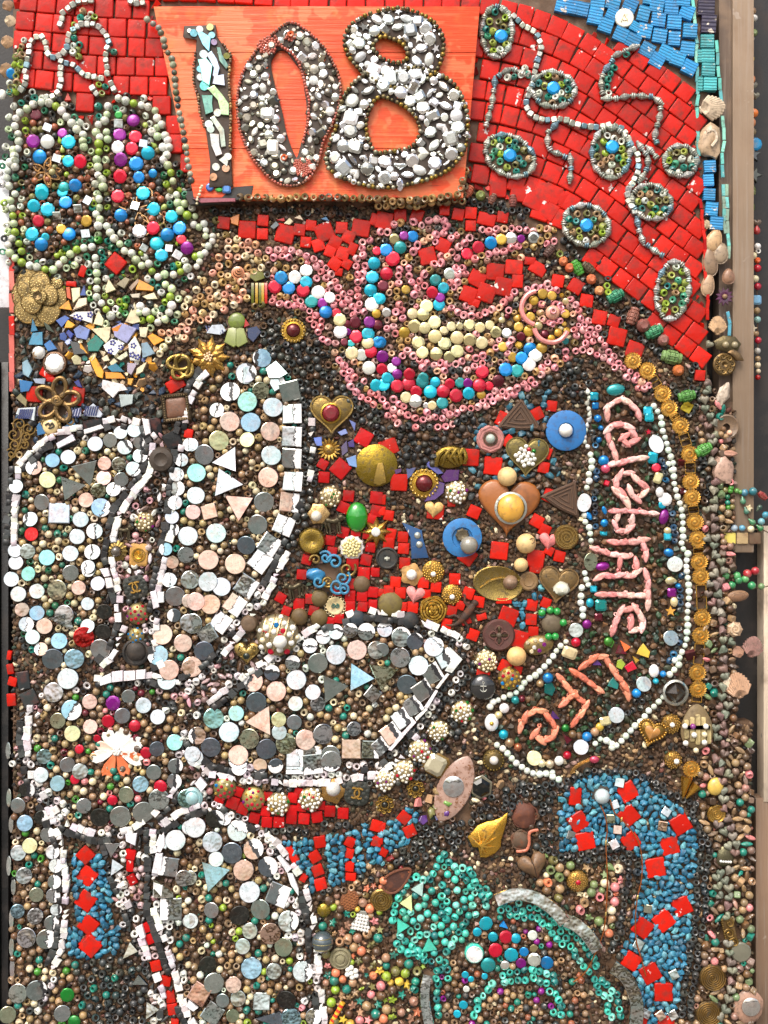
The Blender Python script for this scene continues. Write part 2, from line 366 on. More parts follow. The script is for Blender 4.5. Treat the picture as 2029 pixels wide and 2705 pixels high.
def bulk(name,L,parent,matkey,kind='stuff'):
 Vs,Fs,Cs,off=[],[],[],0
 cache={}
 for k,M,c in L:
  if k not in cache:g=GEO[k][0];cache[k]=(np.array(g[0],float),g[1])
  v,f=cache[k];A=np.array(M)
  Vs.append(v@A[:3,:3].T+A[:3,3]);Fs+=[tuple(i+off for i in t)for t in f];off+=len(v);Cs.append(np.tile(np.array([*c,1.]),(len(v),1)))
 me=bpy.data.meshes.new(name);me.from_pydata(np.concatenate(Vs).tolist(),[],Fs)
 me.polygons.foreach_set('use_smooth',[True]*len(me.polygons))
 a=me.color_attributes.new('Col','FLOAT_COLOR','POINT');a.data.foreach_set('color',np.concatenate(Cs).ravel())
 me.materials.append(MATS[matkey]);me.update()
 o=new(name,me);o.parent=parent
 if kind:o['kind']=kind
 return o
def poly_pts(pts,step):
 P=[N_(*p)for p in pts];out=[];rest=0.
 for(x0,y0),(x1,y1)in zip(P,P[1:]):
  d=math.hypot(x1-x0,y1-y0);t=rest
  while t<d:out.append((x0+(x1-x0)*t/d,y0+(y1-y0)*t/d,math.degrees(math.atan2(y1-y0,x1-x0))));t+=step
  rest=t-d
 return out
def string(m,part,kind,pts,r,step,pal,mt='bead',jitter=1.5,rows=1,gap=None,slack=.62,tilt=45,along=False,rz=None,ry=None,h=None,check=True):
 gap=gap or r*2
 for x,y,a in poly_pts(pts,step):
  for k in range(rows):
   o=(k-(rows-1)/2)*gap
   px=x-math.sin(R(a))*o+random.uniform(-jitter,jitter);py=y+math.cos(R(a))*o+random.uniform(-jitter,jitter)
   if check and not free(px,py,r,slack):continue
   q=r*(random.uniform(.84,1.1)if kind=='ball' else random.uniform(.9,1.08))
   m.add(part,kind,px,py,q,random.choice(pal),mt,rot=(a+random.uniform(-8,8))if along else random.uniform(0,360),
   tilt=(random.uniform(-tilt,tilt),random.uniform(-tilt,tilt))if tilt else None,rz=rz,ry=ry,h=h)
def inside(x,y,P):
 c=False;n=len(P);j=n-1
 for i in range(n):
  if(P[i][1]>y)!=(P[j][1]>y)and x<(P[j][0]-P[i][0])*(y-P[i][1])/(P[j][1]-P[i][1])+P[i][0]:c=not c
  j=i
 return c
def fill(m,part,kinds,pts,rr,pal,mt='bead',slack=.9,tries=30,tilt=45,flat=1.,h=None,native=False,own=None):
 P=pts if native else[N_(*p)for p in pts]
 x0,x1=min(p[0]for p in P),max(p[0]for p in P);y0,y1=min(p[1]for p in P),max(p[1]for p in P)
 n=int((x1-x0)*(y1-y0)/(rr[0]*rr[1]*3.1)*tries/6)
 for i in range(n):
  x,y=random.uniform(x0,x1),random.uniform(y0,y1);r=rr[1]-(rr[1]-rr[0])*min(1,i/n*1.2)
  if inside(x,y,P)and(free(x,y,r,slack)if own is None else all((x-a)**2+(y-b)**2>((q+r)*slack)**2 for a,b,q in own)):
   if own is not None:own.append((x,y,r))
   m.add(part,random.choice(kinds),x,y,r,random.choice(pal),mt,rot=random.uniform(0,360),tilt=(random.uniform(-tilt,tilt),random.uniform(-tilt,tilt)),rz=r*flat,h=h)
def thing(name,label,cat,x,y,rot=0,group=None,h=0,r=0,scale=1,o=True):
 x,y=N_(x,y);e=new(name);e.matrix_basis=Matrix.Translation(wpos(x,y,h+5))@BASE@Matrix.Rotation(R(-rot),4,'Z')
 if r and o:occ(x,y,r*ORG[2])
 tag(e,label,cat,group);e['_s']=ORG[2];return e
def part(t,name,g,m,c,label=None,smooth=True,ang=38,sub=None):
 s=t['_s']if '_s' in t.keys()else 1
 me=mesh(name,g,smooth,ang,U*s);me.materials.append(MATS[m]);o=new(name,me);o.parent=sub or t;o.color=(*C(c),1)
 if label:o['label']=label
 return o
 # ================================================================ STRUCTURE
 # ground in front of the wall
gme=bpy.data.meshes.new('ground');gme.from_pydata([(-60,-60,0),(60,-60,0),(60,8,0),(-60,8,0)],[],[(0,1,2,3)])
mat('asphalt',.85,dirt=.3,dscale=6,bump=.6,bscale=60);gme.materials.append(MATS['asphalt']);go=new('ground',gme);go.color=(.17,.16,.145,1);go['kind']='structure'
# mortar bed of the mosaic: a bumpy slab
def slab(x0,x1,y0,y1,step,amp,thick,edge=None,seed=0.):
 nx=int((x1-x0)/step)+1;ny=int((y1-y0)/step)+1;V=[];F=[]
 for j in range(ny):
  for i in range(nx):
   x=x0+(x1-x0)*i/(nx-1);y=y0+(y1-y0)*j/(ny-1)
   q=Vector((x/22+seed,y/22,.3));z=amp*(mnoise.noise(q)+.5*mnoise.noise(q*2.7))-3
   V.append((x-CX,CY-y,z if 0<i<nx-1 and 0<j<ny-1 else-4))
 for j in range(ny-1):
  for i in range(nx-1):a=j*nx+i;F.append((a,a+nx,a+nx+1,a+1))
 b=len(V);ring=[i for i in range(nx)]+[j*nx+nx-1 for j in range(1,ny)]+[(ny-1)*nx+i for i in range(nx-2,-1,-1)]+[j*nx for j in range(ny-2,0,-1)]
 V+=[(V[i][0],V[i][1],-thick)for i in ring];n=len(ring)
 F+=[(ring[i],ring[(i+1)%n],b+(i+1)%n,b+i)for i in range(n)]
 return V,F
wall=Motif('mosaic_wall',None,None,CX,CY,kind='structure')
_o=wall.o;_n=new('mosaic_wall',mesh('mosaic_wall',slab(30,1872,-60,2765,9,5.5,60)))
_n.matrix_basis=_o.matrix_basis;bpy.data.objects.remove(_o);wall.o=_n;_n.name='mosaic_wall';_n['kind']='structure'
_n.data.materials.append(MATS['matte']);_n.color=(*C('mortar'),1)
bpy.data.meshes['mosaic_wall'].materials[0]=MATS['matte']
def box(x0,x1,y0,y1,z0,z1):return prism([(x0-CX,CY-y1),(x1-CX,CY-y1),(x1-CX,CY-y0),(x0-CX,CY-y0)],z0,z1,2)
nat()
mat('weathered',.75,dirt=.45,dcol=(.22,.15,.1),dscale=26,wear=.34,wcol=(.36,.31,.26),wscale=34,bump=.8,wave=('grain',260,7,(.07,.052,.04),(.27,.22,.18)))
mat('blackwood',.45,dirt=.3,dcol=(.05,.04,.035),dscale=40,bump=.4)
def struct(name,g,m,c):
 o=new(name,mesh(name,g,True,30));o.matrix_basis=Matrix.Translation(wpos(CX,CY))@BASE;o.data.materials.append(MATS[m]);o.color=(*C(c),1);o['kind']='structure';return o
struct('border_bed',mv(slab(1840,1950,1060,1915,14,4,60,seed=9),0,0,-8),'matte','mortar');struct('border_bed',mv(slab(1840,1992,1910,2765,14,4,60,seed=9),0,0,-9),'matte','mortar')
struct('recess_wall',box(-140,2200,-160,2860,-140,-100),'blackwood',(30,28,27))
t=thing('door_frame','pale weathered wooden door frame strip along the upper right edge','door frame',1930,680,h=0)
part(t,'outer_strip',prism(rect(56,1560),-90,-12,3),'weathered',(132,112,92));t.children[0].location.x=-14*U
part(t,'inner_strip',prism(rect(44,1440),-90,-24,3),'weathered',(92,76,64));t.children[1].location=(39*U,0,0)
t=thing('dark_post','black painted wooden post at the left edge beside the mosaic','post',2,1900)
part(t,'post',prism(rect(18,1900),-98,-45,3),'blackwood',(24,25,26));t.children[0].location.x=-5*U
part(t,'trim',prism(rect(10,1900),-98,-30,3),'blackwood',(40,40,40));t.children[1].location.x=-24*U
t=thing('door_panel','pale painted door edge at the right margin below the crossing beads','door',2052,1760)
part(t,'board',prism(rect(40,740),-98,-40,3),'weathered',(206,188,166))
t=thing('door_board','brown weathered board in the lower right corner','board',2062,2430)
part(t,'board',prism(rect(100,620),-98,-44,3),'weathered',(124,100,80))
t=thing('notice_board','blank white notice board edge at the left margin','notice',0,612,h=-14)
part(t,'sheet',prism(rect(38,392),-30,-2,1),'ceramic',(232,234,238));t.children[0].location.x=-2*U
# ---------------------------------------------------------------- red tiles of the wall
def tiles(part_,txt,size,c='red',kind='tile',mt='tile',h=4):
 for it in txt.split(';'):
  v=[float(q)for q in it.split()]
  if len(v)<2:continue
  x,y=N_(v[0],v[1]);a=v[2]if len(v)>2 else random.uniform(-4,4);w_=v[3]if len(v)>3 else size;hh=v[4]if len(v)>4 else w_
  w_*=ORG[2]*.495;hh*=ORG[2]*.495
  wall.add(part_,kind,x,y,w_,c,mt,rot=a+random.uniform(-1.5,1.5),ry=hh,rz=22,h=h+random.uniform(-1.5,1.5),tilt=(random.uniform(-1.6,1.6),random.uniform(-1.6,1.6)),o=False,cj=.2)
  for fx in(-.5,.5):
   for fy in(-.5,.5):
    ca,sa=math.cos(R(a)),math.sin(R(a));occ(x+fx*w_*ca-fy*hh*sa,y+fx*w_*sa+fy*hh*ca,min(w_,hh)*.55)
def tile_rows(P,xs,theta,dy,step=49.5):
 x0,x1=xs;n=400;X=[x0+(x1-x0)*i/n for i in range(n+1)];Y=[0.]
 for i in range(n):Y.append(Y[-1]+math.tan(R(theta((X[i]+X[i+1])/2)))*(x1-x0)/n)
 for k in range(-30,40):
  t=random.uniform(0,step);d=0.
  for i in range(n):
   d+=math.hypot(X[i+1]-X[i],Y[i+1]-Y[i])
   if d<t:continue
   w_=step*random.choice([1,1,1,1,.96,.9]);t=d+w_;x,y=X[i],Y[i]+k*dy;a=theta(x);hh=min(dy*math.cos(R(a))-1.6,50)
   if inside(x,y,P)and free(x,y,12,.9):tiles('red_tile','%f %f %f %f %f'%(x,y,a,w_-1.6,hh),48)
nat()
tile_rows([(30,-40),(1260,-40),(1262,18),(405,20),(430,90),(455,200),(490,330),(508,450),(485,450),(435,340),(380,275),(300,240),(215,285),(150,250),(40,245)],(20,1290),lambda x:3+2*math.sin(x/90),50.5)
tile_rows([(1262,-30),(1310,-5),(1400,22),(1520,58),(1640,110),(1760,170),(1845,235),(1856,500),(1862,800),(1880,900),(1850,975),(1790,930),(1720,850),(1640,760),(1560,680),(1500,635),(1440,570),(1330,510),(1228,500),(1240,300)],(1190,1900),lambda x:8+28*min(1,max(0,(x-1250)/340))**1.3,56)
at(1500,0,529)
tiles('blue_tile','''-40 40 12;20 50 10;118 68 12;248 38 8;380 15 15;520 38 22;228 138 12;372 105 22 100;318 205 18;632 108 16 100 130;740 38 8;862 58 4;990 95 22;755 155 8;885 180 3;1015 250 3;442 282 22;545 335 24;640 248 14 120;765 290 8;885 315 5 100 120;995 400 8;660 408 28;815 430 24;742 498 30;915 480 18 120;1012 555 28;560 215 30 80;960 -10 6;820 -30 3;690 -25 8''',118,'blue','smalti','ridged')
tiles('teal_tile','''1160 335 2;1163 457 1;1168 570 2;1182 690 0;1100 690 0 40 120;1098 460 0 40 110''',112,(60,158,160),'smalti','ridged')
tiles('navy_tile','1170 195 2 125 150;1150 60 3 140 130',120,(40,32,60),'smalti','ridged')
tiles('blue_tile','1180 1375 -3 100;1168 1490 -2 90 100',100,'blue','smalti','ridged')
at(1500,500,529)
tiles('blue_tile','1175 40 3 100;1195 160 4 105 115;1235 278 5 110',100,'blue','smalti','ridged')
# scattered red tiles in the field
at(500,500)
tiles('field_tile','''300 290 8 110;505 350 3 155;645 270 5 100;640 388 2 100;840 385 14 165;965 352 8 105;1065 312 6 95;1185 370 -22 160;1335 335 4 105;1395 415 25 110;1505 335 10 160 150;1130 485 -18 110;1280 460 25 110;1020 460 5 95;1235 540 20 100;1345 560 18 115;1430 520 25 80 110;1275 650 35 110;1380 650 30 90;1310 720 10 70;1640 265 15 110;70 -30 0 100''',150)
at(1000,500)
tiles('field_tile','''50 270 10 150;190 225 0 110;340 220 20 110;580 180 3 90;700 215 10 105;810 205 3 105;810 315 3 95;950 260 15 160 110;1090 240 10 100;430 580 -15 150;570 490 25 120;865 780 30 150 140;1025 720 6 160 150;1190 680 5 155 130;1330 625 5 100 70;1400 690 30 150 110;790 920 20 140;945 905 20 160;1095 850 12 160;1220 800 5 100 120;840 990 20 100 70;1575 800 10 110;1050 -10 3 150;1230 30 8 150;1370 90 27 170;1490 180 33 160;1450 20 25 170;1590 60 30 130''',150)
at(1500,500,529)
tiles('field_tile','70 800 30 120;160 920 10 110 110;265 1060 10 120;385 1090 20 100;410 1220 15 150;560 1330 20 140;1100 1540 5 90',110)
at(500,1000)
tiles('field_tile','1530 520 30 140;1170 750 30 90;1325 790 40 150;1180 865 5 100;1395 1030 5 100;1350 1130 25 100;1640 1045 5 110;1640 1160 10 100;1350 1350 15 100;1235 1420 10 90;1600 1230 20 80;1460 1340 0 90;1590 1480 10 90;1250 1520 10 90;1550 1590 12 100;1030 1590 15 90;1430 1630 5 110;1560 1370 8 80',100,'dred')
at(1000,1000)
tiles('field_tile','90 600 -18 160 140;180 910 5 150;810 690 3 150;1005 765 5 160;1100 360 25 130;1390 310 -25 110;1520 240 8 95;1150 560 40 110;1470 650 20 100;1450 780 10 100;1510 1030 25 130 120;840 1170 25 110;500 1170 5 150 130;1390 1250 30 110;110 1360 10 90;215 1390 3 95;220 1490 3 100;1060 1510 8 155;1380 1580 10 155;1590 1560 12 100;90 1200 8 90;20 1060 5 90;20 1160 5 80;780 1560 35 140;90 1440 5 100;230 1620 3 100;1460 1330 25 100;1500 1510 30 80;640 1090 0 70',110)
at(500,1500)
tiles('field_tile','985 60 5 90;800 265 30 90;960 320 5 100;1060 275 3 90;1530 50 3 110;1400 140 3 100;1410 245 3 95;1515 250 3 95;1610 215 5 95;1410 335 2 90;1520 340 5 90;1610 320 3 80;1090 380 10 90;850 380 20 80;1310 445 5 90;1300 210 5 80;1240 470 10 70;1630 40 3 80',95,'dred')
at(1000,1500)
tiles('field_tile','150 125 5 95;395 130 3 100;505 170 4 95;670 100 2 100;190 220 3 100;90 200 0 90;420 230 5 80;300 350 3 100;790 225 20 100;880 300 10 100;1140 430 20 160;1345 330 10 100;1340 455 4 100;1100 290 0 140 50;1240 630 15 150;830 590 20 100;645 380 10 90;905 430 -15 90 60;600 490 10 90;1470 310 20 90;1380 -5 3 110;210 340 5 80;720 330 20 80;1360 560 3 90;770 470 -20 90 60;1110 870 30 110;920 920 10 120 70;1220 900 15 80;15 220 5 70',100)
at(500,2000)
tiles('field_tile','270 360 20 90;380 405 20 110;470 460 20 100;570 540 15 95;680 575 3 95;785 575 2 98;895 545 4 98;1005 545 4 100;1120 530 -8 100;1232 480 3 98;1348 500 3 98;670 480 10 90;690 350 5 80;905 360 10 90;960 320 15 90;985 440 10 90;900 470 5 90;430 310 20 80;1150 430 5 80',98,'dred')
tiles('field_tile','900 860 -32 70 160;1145 750 -10 105;1100 880 -30 100;1125 1000 -22 100;1150 1120 -15 105;1410 750 30 90;1405 850 12 75 90;1405 965 5 80 90;1415 1055 5 95 70;1640 610 15 100;1640 745 10 90;1000 1065 30 60 70',100)
at(1000,2000)
tiles('field_tile','225 535 40 105;275 655 -25 105;20 620 10 80;10 740 5 60;45 840 30 70',105)
at(0,2000)
tiles('field_tile','745 865 45 130;760 1050 40 150;750 1265 35 155;770 1480 38 150;785 1640 40 155',150)
tiles('field_tile','1140 860 10 90;1135 960 2 65 105;1155 1080 -30 75 95;1280 1500 -25 75 90;1315 1600 -25 80 90',90,'dred')
at(0,2205)
tiles('field_tile','790 985 40 155;1365 1155 -12 95;1450 1290 10 90;1490 1430 -10 80 110;1510 1540 -8 90 100;1530 1655 5 70',100,'red')
at(0,1000)
tiles('field_tile','295 135 3 140;680 155 10 110 160;1535 50 -30 160 110;440 5 10 90 50;1650 480 10 80',150)
at(0,500)
tiles('field_tile','1010 645 40 150;720 715 20 60 100;410 1610 30 130 90;1540 1650 25 100 60;620 825 5 90 45',150)
at(0,1500)
tiles('field_tile','85 890 -10 60 90;105 1000 15 80 80;95 1160 -3 80 110;75 770 10 40 80',90)
tiles('black_tile','200 990 -10 110 160;250 1150 -25 140;1035 650 5 1',120,'char')
at(0,1000)
tiles('black_tile','810 420 -12 170 130;580 545 -15 170 120;1340 420 -8 150;1510 540 -28 150;480 570 0 1;1610 420 10 60',150,'black')
at(1500,2000,529)
tiles('field_tile','65 330 5 100 150;500 290 -30 150;90 540 -30 150;510 490 -38 150;525 700 -35 140;150 700 -12 150;940 560 -32 155;850 740 -12 150;730 920 -10 160;950 1240 -22 150;800 1360 -38 155;625 1420 35 150',150)
at(1500,2205,529,952)
tiles('field_tile','305 605 32 80;395 662 -30 88;458 752 0 88;350 890 5 60;470 898 5 80',85)
# ================================================================ ORNAMENTS (each one a thing)
def gem_on(t,name,x,y,r,c,m='gem',z=0,kind='gem',sub=None,ry=None,rot=0):
 g=GEO[kind][0];q=(ry or r)/r
 g=([(a,b*q,d)for a,b,d in g[0]],g[1])
 return part(t,name,mv(g,x,y,z,rot,r),m,c,ang=GEO[kind][1],sub=sub)
DOME=lambda r,h,n=24:lathe([(r,-h*.1),(r,h*.15),(r*.93,h*.42),(r*.75,h*.7),(r*.45,h*.92),(0,h)],n)
def button(name,label,x,y,r,m,c,prof=None,cat='button',seg=28,wob=None,rot=0):
 t=thing(name,label,cat,x,y,rot,r=r*.95)
 prof=prof or[(r,0),(r,r*.12),(r*.92,r*.2),(r*.8,r*.2),(r*.7,r*.14),(r*.2,r*.14)]
 part(t,'disc',lathe(prof,seg,wob),m,c);return t
def studded(label,x,y,r,cs=('cream','white','gR','gG','gB'),base=(168,150,108),n=20,lattice=True):
 t=thing('studded_ball',label,'ornament',x,y,random.uniform(-20,20),'studded balls',r=r)
 part(t,'body',ball(r,1,1,.62,22,14),'bronze',base)
 if lattice:
  part(t,'lattice',join([tube([(k*r*.34+d*r*math.sin(a)*.0,r*.98*math.sin(a)*math.sqrt(max(0,1-(k*.34)**2)),r*.64*math.cos(a)*math.sqrt(max(0,1-(k*.34)**2)))for a in[R(-85+17*i)for i in range(11)]],r*.06,5)for k in(-2,-1,0,1,2)for d in(0,)]),'gold',(190,170,130))
 for i in range(n):
  a=i*2.39996;q=r*.93*math.sqrt((i+.5)/n);z=.62*math.sqrt(max(0,r*r-q*q))
  c=random.choice(cs)if i%3==0 else cs[0];k=r*random.uniform(.11,.17)
  gem_on(t,'stud',q*math.cos(a),q*math.sin(a),k,c,'gem' if c.startswith('g')else 'pearl',z*.98,'rhine' if c.startswith('g')else 'stud')
 return t
def rosette(label,x,y,r,stone,name='round_brooch'):
 t=thing(name,label,'brooch',x,y,r=r)
 part(t,'base',lathe([(r*.98,0),(r*.98,r*.12),(r*.6,r*.16)],36,lambda a:1+.035*math.cos(18*a)),'gold','agold')
 part(t,'bead_rim',join([mv(ball(r*.1,seg=7,rings=5),r*.88*math.cos(a),r*.88*math.sin(a),r*.16)for a in[2*math.pi*i/22 for i in range(22)]]),'gold',(196,164,96))
 part(t,'collar',mv(ring_lathe([(r*.66,0),(r*.66,r*.28),(r*.58,r*.3),(r*.58,0)],30),0,0,.02),'gold','agold')
 gem_on(t,'stone',0,0,r*.57,stone,'gem',r*.16,'cab');return t
def heart(name,label,x,y,r,m,c,rot=0,dome=.25,th=.28,cat='heart'):
 t=thing(name,label,cat,x,y,rot,r=r*.9);part(t,'body',prism(heart_poly(r,36),0,r*th,r*.12,r*dome),m,c,ang=60);return t
def rim(poly,r,z=0):return tube([(x,y,z)for x,y in poly],r,6,True)
def wig(pts,n=6): # smooth a control polyline (Catmull-Rom)
 P=[Vector((*p,0))if len(p)==2 else Vector(p)for p in pts];o=[]
 for i in range(len(P)-1):
  a,b,c,d=P[max(i-1,0)],P[i],P[i+1],P[min(i+2,len(P)-1)]
  for k in range(n):
   t=k/n;o.append(tuple(.5*((2*b)+(c-a)*t+(2*a-5*b+4*c-d)*t*t+(3*b-a-3*c+d)*t**3)))
 o.append(tuple(P[-1]));return o
 # ---- upper left
at(0,500)
t=thing('camellia_brooch','large gold camellia flower brooch with dotted overlapping petals','brooch',345,940,r=235)
for i,(dx,dy,r,z,a)in enumerate([(-130,20,125,0,0),(-90,130,120,8,0),(-10,-150,120,4,0),(150,0,95,6,0),(-110,-120,115,10,0),(70,-130,115,12,0),(150,120,55,14,0),(-100,80,100,34,0),(10,120,95,40,0),(80,10,95,44,0),(-60,-60,95,46,0),(20,-10,60,66,0),(-20,30,50,70,0)]):
 p=part(t,'petal',mv(lathe([(r,0),(r,7),(r*.94,12),(r*.9,6),(r*.5,9),(0,14)],24,lambda a:1+.05*math.cos(3*a+i)),dx,dy,z),'gold',(150,126,80))
 n=int(r*.42)
 part(t,'dot_pattern',join([mv(GEO['stud'][0],dx+r*.86*math.sqrt((k+.5)/n)*math.cos(k*2.4),dy+r*.86*math.sqrt((k+.5)/n)*math.sin(k*2.4),z+9,s=6)for k in range(n)]),'gold',(214,196,140),sub=p)
part(t,'stamen',join([tube(spiral(4,40,1.6,20,0,0,86,k),4,5)for k in(0,2,4)]),'gold',(120,100,70))
t=thing('knot_brooch','gold loop knot brooch left of the gold poinsettia','brooch',1590,1540,r=120)
for k,(dx,dy,a)in enumerate([(-20,20,0),(25,-10,60),(0,-30,120)]):
 part(t,'loop',mv(tube([(100*math.cos(q),62*math.sin(q),22+14*math.sin(2*q+k))for q in[2*math.pi*i/26 for i in range(26)]],19,8,True),dx,dy,k*5,a),'gold',(140,116,60))
t=thing('crystal_button','large clear faceted crystal in a round copper setting','crystal',480,1525,r=108)
part(t,'setting',lathe([(108,0),(108,20),(100,34),(88,36),(84,26)],30),'gold',(128,100,80));gem_on(t,'crystal',0,0,86,'gW','clear',20,'gem')
t=thing('white_ball_bead','glossy round white bead left of the crystal button','bead',345,1435,r=58);part(t,'ball',mv(ball(58),0,0,35),'pearl','white');part(t,'hole_rim',mv(ring_lathe([(20,0),(24,6),(14,6),(12,0)],16),-18,-16,78,tilt=15),'matte','tan')
t=thing('filigree_flower','gold openwork flower with gems and mirror centre in the right green lobe','brooch',1200,180)
for a,l in((145,215),(-70,235),(-25,260),(60,220)):
 out=[(math.cos(R(a))*l*u-math.sin(R(a))*w_,math.sin(R(a))*l*u+math.cos(R(a))*w_,12)for u,w_ in[(.1,0),(.35,52),(.7,66),(.95,30),(1,0),(.95,-30),(.7,-66),(.35,-52)]]
 q=part(t,'petal_frame',tube(out,8,6,True),'gold',(206,164,116))
 part(t,'lattice',join([tube([(math.cos(R(a))*l*u-math.sin(R(a))*50,math.sin(R(a))*l*u+math.cos(R(a))*50,8),(math.cos(R(a))*l*(u+.16)+math.sin(R(a))*50,math.sin(R(a))*l*(u+.16)-math.cos(R(a))*50,8)],4,4)for u in(.3,.45,.6,.72)]),'gold',(190,150,104),sub=q)
at(0,0)
t=thing('wire_flower','bronze wire flower with coiled petals in the left green lobe','brooch',400,1510)
for a in(10,75,150,215,285,335):
 part(t,'petal',join([tube(wig([(0,0,14),(70*math.cos(R(a-24)),70*math.sin(R(a-24)),22),(135*math.cos(R(a)),135*math.sin(R(a)),14),(70*math.cos(R(a+24)),70*math.sin(R(a+24)),22),(0,0,14)],5),9,6),tube(spiral(6,30,2,18,85*math.cos(R(a)),85*math.sin(R(a)),16),5,5)]),'bronze',(140,104,62))
part(t,'centre',mv(ball(30,seg=12),60,0,30),'pearl',(170,160,110))
# ---- middle left
at(0,1000)
t=thing('loop_flower','bronze coiled loop flower lying across two red tiles','brooch',505,190,r=150)
for k in range(5):
 a=80+72*k;rr=92
 part(t,'petal',mv(tube([(rr*math.cos(q)*.95,rr*.62*math.sin(q),24+8*math.cos(q))for q in[2*math.pi*i/22 for i in range(22)]],21,8,True),108*math.cos(R(a)),108*math.sin(R(a)),4,-a),'bronze',(124,98,60))
part(t,'coil',tube(spiral(4,46,2,30,0,0,44),17,7),'bronze',(132,104,62));part(t,'ring',mv(tube(arc(30,0,350,16),12,6,True),110,-185,18),'bronze',(124,98,60))
t=thing('scroll_filigree','bronze leafy scrollwork piece at the left edge','ornament',190,530,r=110)
for(x,y,r0,tr,a0)in[(-20,130,60,1.6,0),(60,90,62,1.7,2),(-70,40,66,1.5,4),(40,20,50,1.6,1),(-60,-50,60,1.6,3),(20,-50,44,1.5,5),(-90,-130,50,1.4,0)]:
 part(t,'scroll',join([tube(spiral(8,r0,tr,26,x,y,16+d,a0+d*.05),8,6)for d in(0,)]+[tube(spiral(4,r0*.8,1.1,16,x,y,9,a0+.6),6,5)]),'bronze',(132,106,58))
part(t,'stem',tube(wig([(-110,-190,10),(-60,-120,14),(-10,-20,14),(0,90,12)]),12,6),'bronze',(124,100,56))
t=button('cream_button','cream domed button with a bronze rim and brown squiggle',440,418,94,'gold',(206,178,128))
part(t,'rim_lace',join([tube(arc(12,0,330,9,84*math.cos(a),84*math.sin(a),20),4,5,True)for a in[2*math.pi*i/18 for i in range(18)]]),'bronze','bronze')
part(t,'dome',mv(DOME(72,34),0,0,10),'ceramic',(222,196,140));part(t,'squiggle',tube(wig([(-38,6,44),(-10,24,45),(4,2,47),(22,26,45),(36,-2,44),(6,-20,46),(-8,-14,46)]),8,6),'matte',(52,44,30))
t=thing('square_brooch','dark square framed brooch with a brown marbled stone','brooch',1545,255,-6,r=125)
part(t,'frame',mv(ring_lathe([(175,0),(175,30),(158,44),(128,36),(118,12)],4),rot=45),'bronze',(84,70,52),ang=20);part(t,'stone',prism(rrect(176,176,22),0,34,12,10),'stone',(112,76,56))
part(t,'rope_border',join([mv(ball(9,seg=6,rings=4),s*102*(1 if ax else u),s*102*(u if ax else 1),42)for s in(-1,1)for ax in(0,1)for u in[(-1+.2*i)for i in range(11)]]),'bronze',(104,88,62))
button('dark_dome','large dark brown domed knob beside the square brooch',1415,710,115,'matte',(56,46,36),[(115,0),(115,20),(100,50),(60,62),(40,50),(0,46)],'knob')
studded('studded ball with pink and green stones left of the tall mirror oval',1265,1260,90,('cream','white','gP','gG'))
t=thing('sunburst_cap','gold petalled cap with a dark round bead above the square gold rose','ornament',1020,1515,r=95)
part(t,'cap',lathe([(95,0),(92,16),(50,34),(44,20)],40,lambda a:1+.1*math.cos(14*a)),'gold',(140,116,64));part(t,'bead',mv(ball(48),0,0,34),'glassball',(84,76,66))
t=thing('gold_lotus_tile','tan wax-like square medallion with a gold rose','medallion',1215,1545,4,r=85)
part(t,'plate',prism(rrect(160,200,30),0,22,10),'matte',(186,140,70));part(t,'ring',ring_lathe([(60,22),(60,32),(50,32),(50,22)],24),'gold','agold');part(t,'rose',join([mv(DOME(42,12),0,0,24)]+[tube(arc(12+8*k,20*k,20*k+250,12,0,0,38-k*2),4,5)for k in range(4)]),'gold',(214,164,64))
def lion(label,x,y,s,rot=0,flip=1):
 t=thing('lion_figurine',label,'figurine',x,y,rot,r=s*.75);s_=s/100
 B=[];P=lambda pts:[(flip*a*s_,b*s_,c*s_)for a,b,c in pts]
 B.append(tube(P(wig([(-72,22,14),(-45,30,22),(0,22,24),(36,32,26),(58,44,26)],4)),[q*s_ for q in np.interp(np.linspace(0,1,17),[0,.2,.5,.8,1],[8,27,23,31,24])],9))
 for pts,r in(([(-58,20,12),(-66,-12,12),(-54,-40,12),(-60,-74,12),(-46,-80,14)],[20,17,11,9,9]),([(-40,10,30),(-36,-20,32),(-26,-44,32),(-30,-76,32),(-16,-80,33)],[20,15,11,9,9]),([(34,16,14),(36,-20,14),(38,-48,14),(36,-78,14),(52,-82,15)],[18,14,11,9,9]),([(50,18,32),(56,-18,34),(60,-50,34),(62,-76,34),(76,-82,35)],[17,13,10,9,9])):
  B.append(tube(P(pts),[q*s_ for q in r],7))
 B.append(mv(rough_ball(34*s_,.12,14,10,3),flip*66*s_,56*s_,28*s_));B.append(mv(ball(17*s_,1.2,.85,1,10,7),flip*94*s_,52*s_,34*s_))
 B+=[mv(ball(8*s_,seg=7,rings=5),flip*(56+16*k)*s_,88*s_,(24+10*k)*s_)for k in(0,1)]
 part(t,'body',join(B),'bronze',(84,76,58),ang=80)
 part(t,'tail',tube(P(wig([(-70,26,14),(-96,0,14),(-100,-40,14),(-112,-62,16)],4)),[q*s_ for q in np.linspace(7,5,13)],6),'bronze',(84,76,58));return t
lion('small dark lion figurine above the quilted black button',1090,1350,78,0,1)
at(0,1500)
def quilt(label,x,y,r,rot):
 t=thing('quilted_button',label,'button',x,y,rot,r=r);part(t,'disc',join([prism(rrect(2*r,2*r*.98,r*.62,5),0,26,12)]+[mv(ball(r*.17,1,1,.35,8,5),a*r*.27,b*r*.27,26,45)for a in range(-4,5)for b in range(-4,5)if(a+b)%2==0 and math.hypot(a,b)<3.3]),'matte',(40,44,38))
 for s in(-1,1):part(t,'letter',tube(arc(r*.4,55 if s>0 else 235,305 if s>0 else 485,16,s*r*.2,0,36),r*.085,6),'gold',(208,164,84),label='gold interlocked C shaped letter')
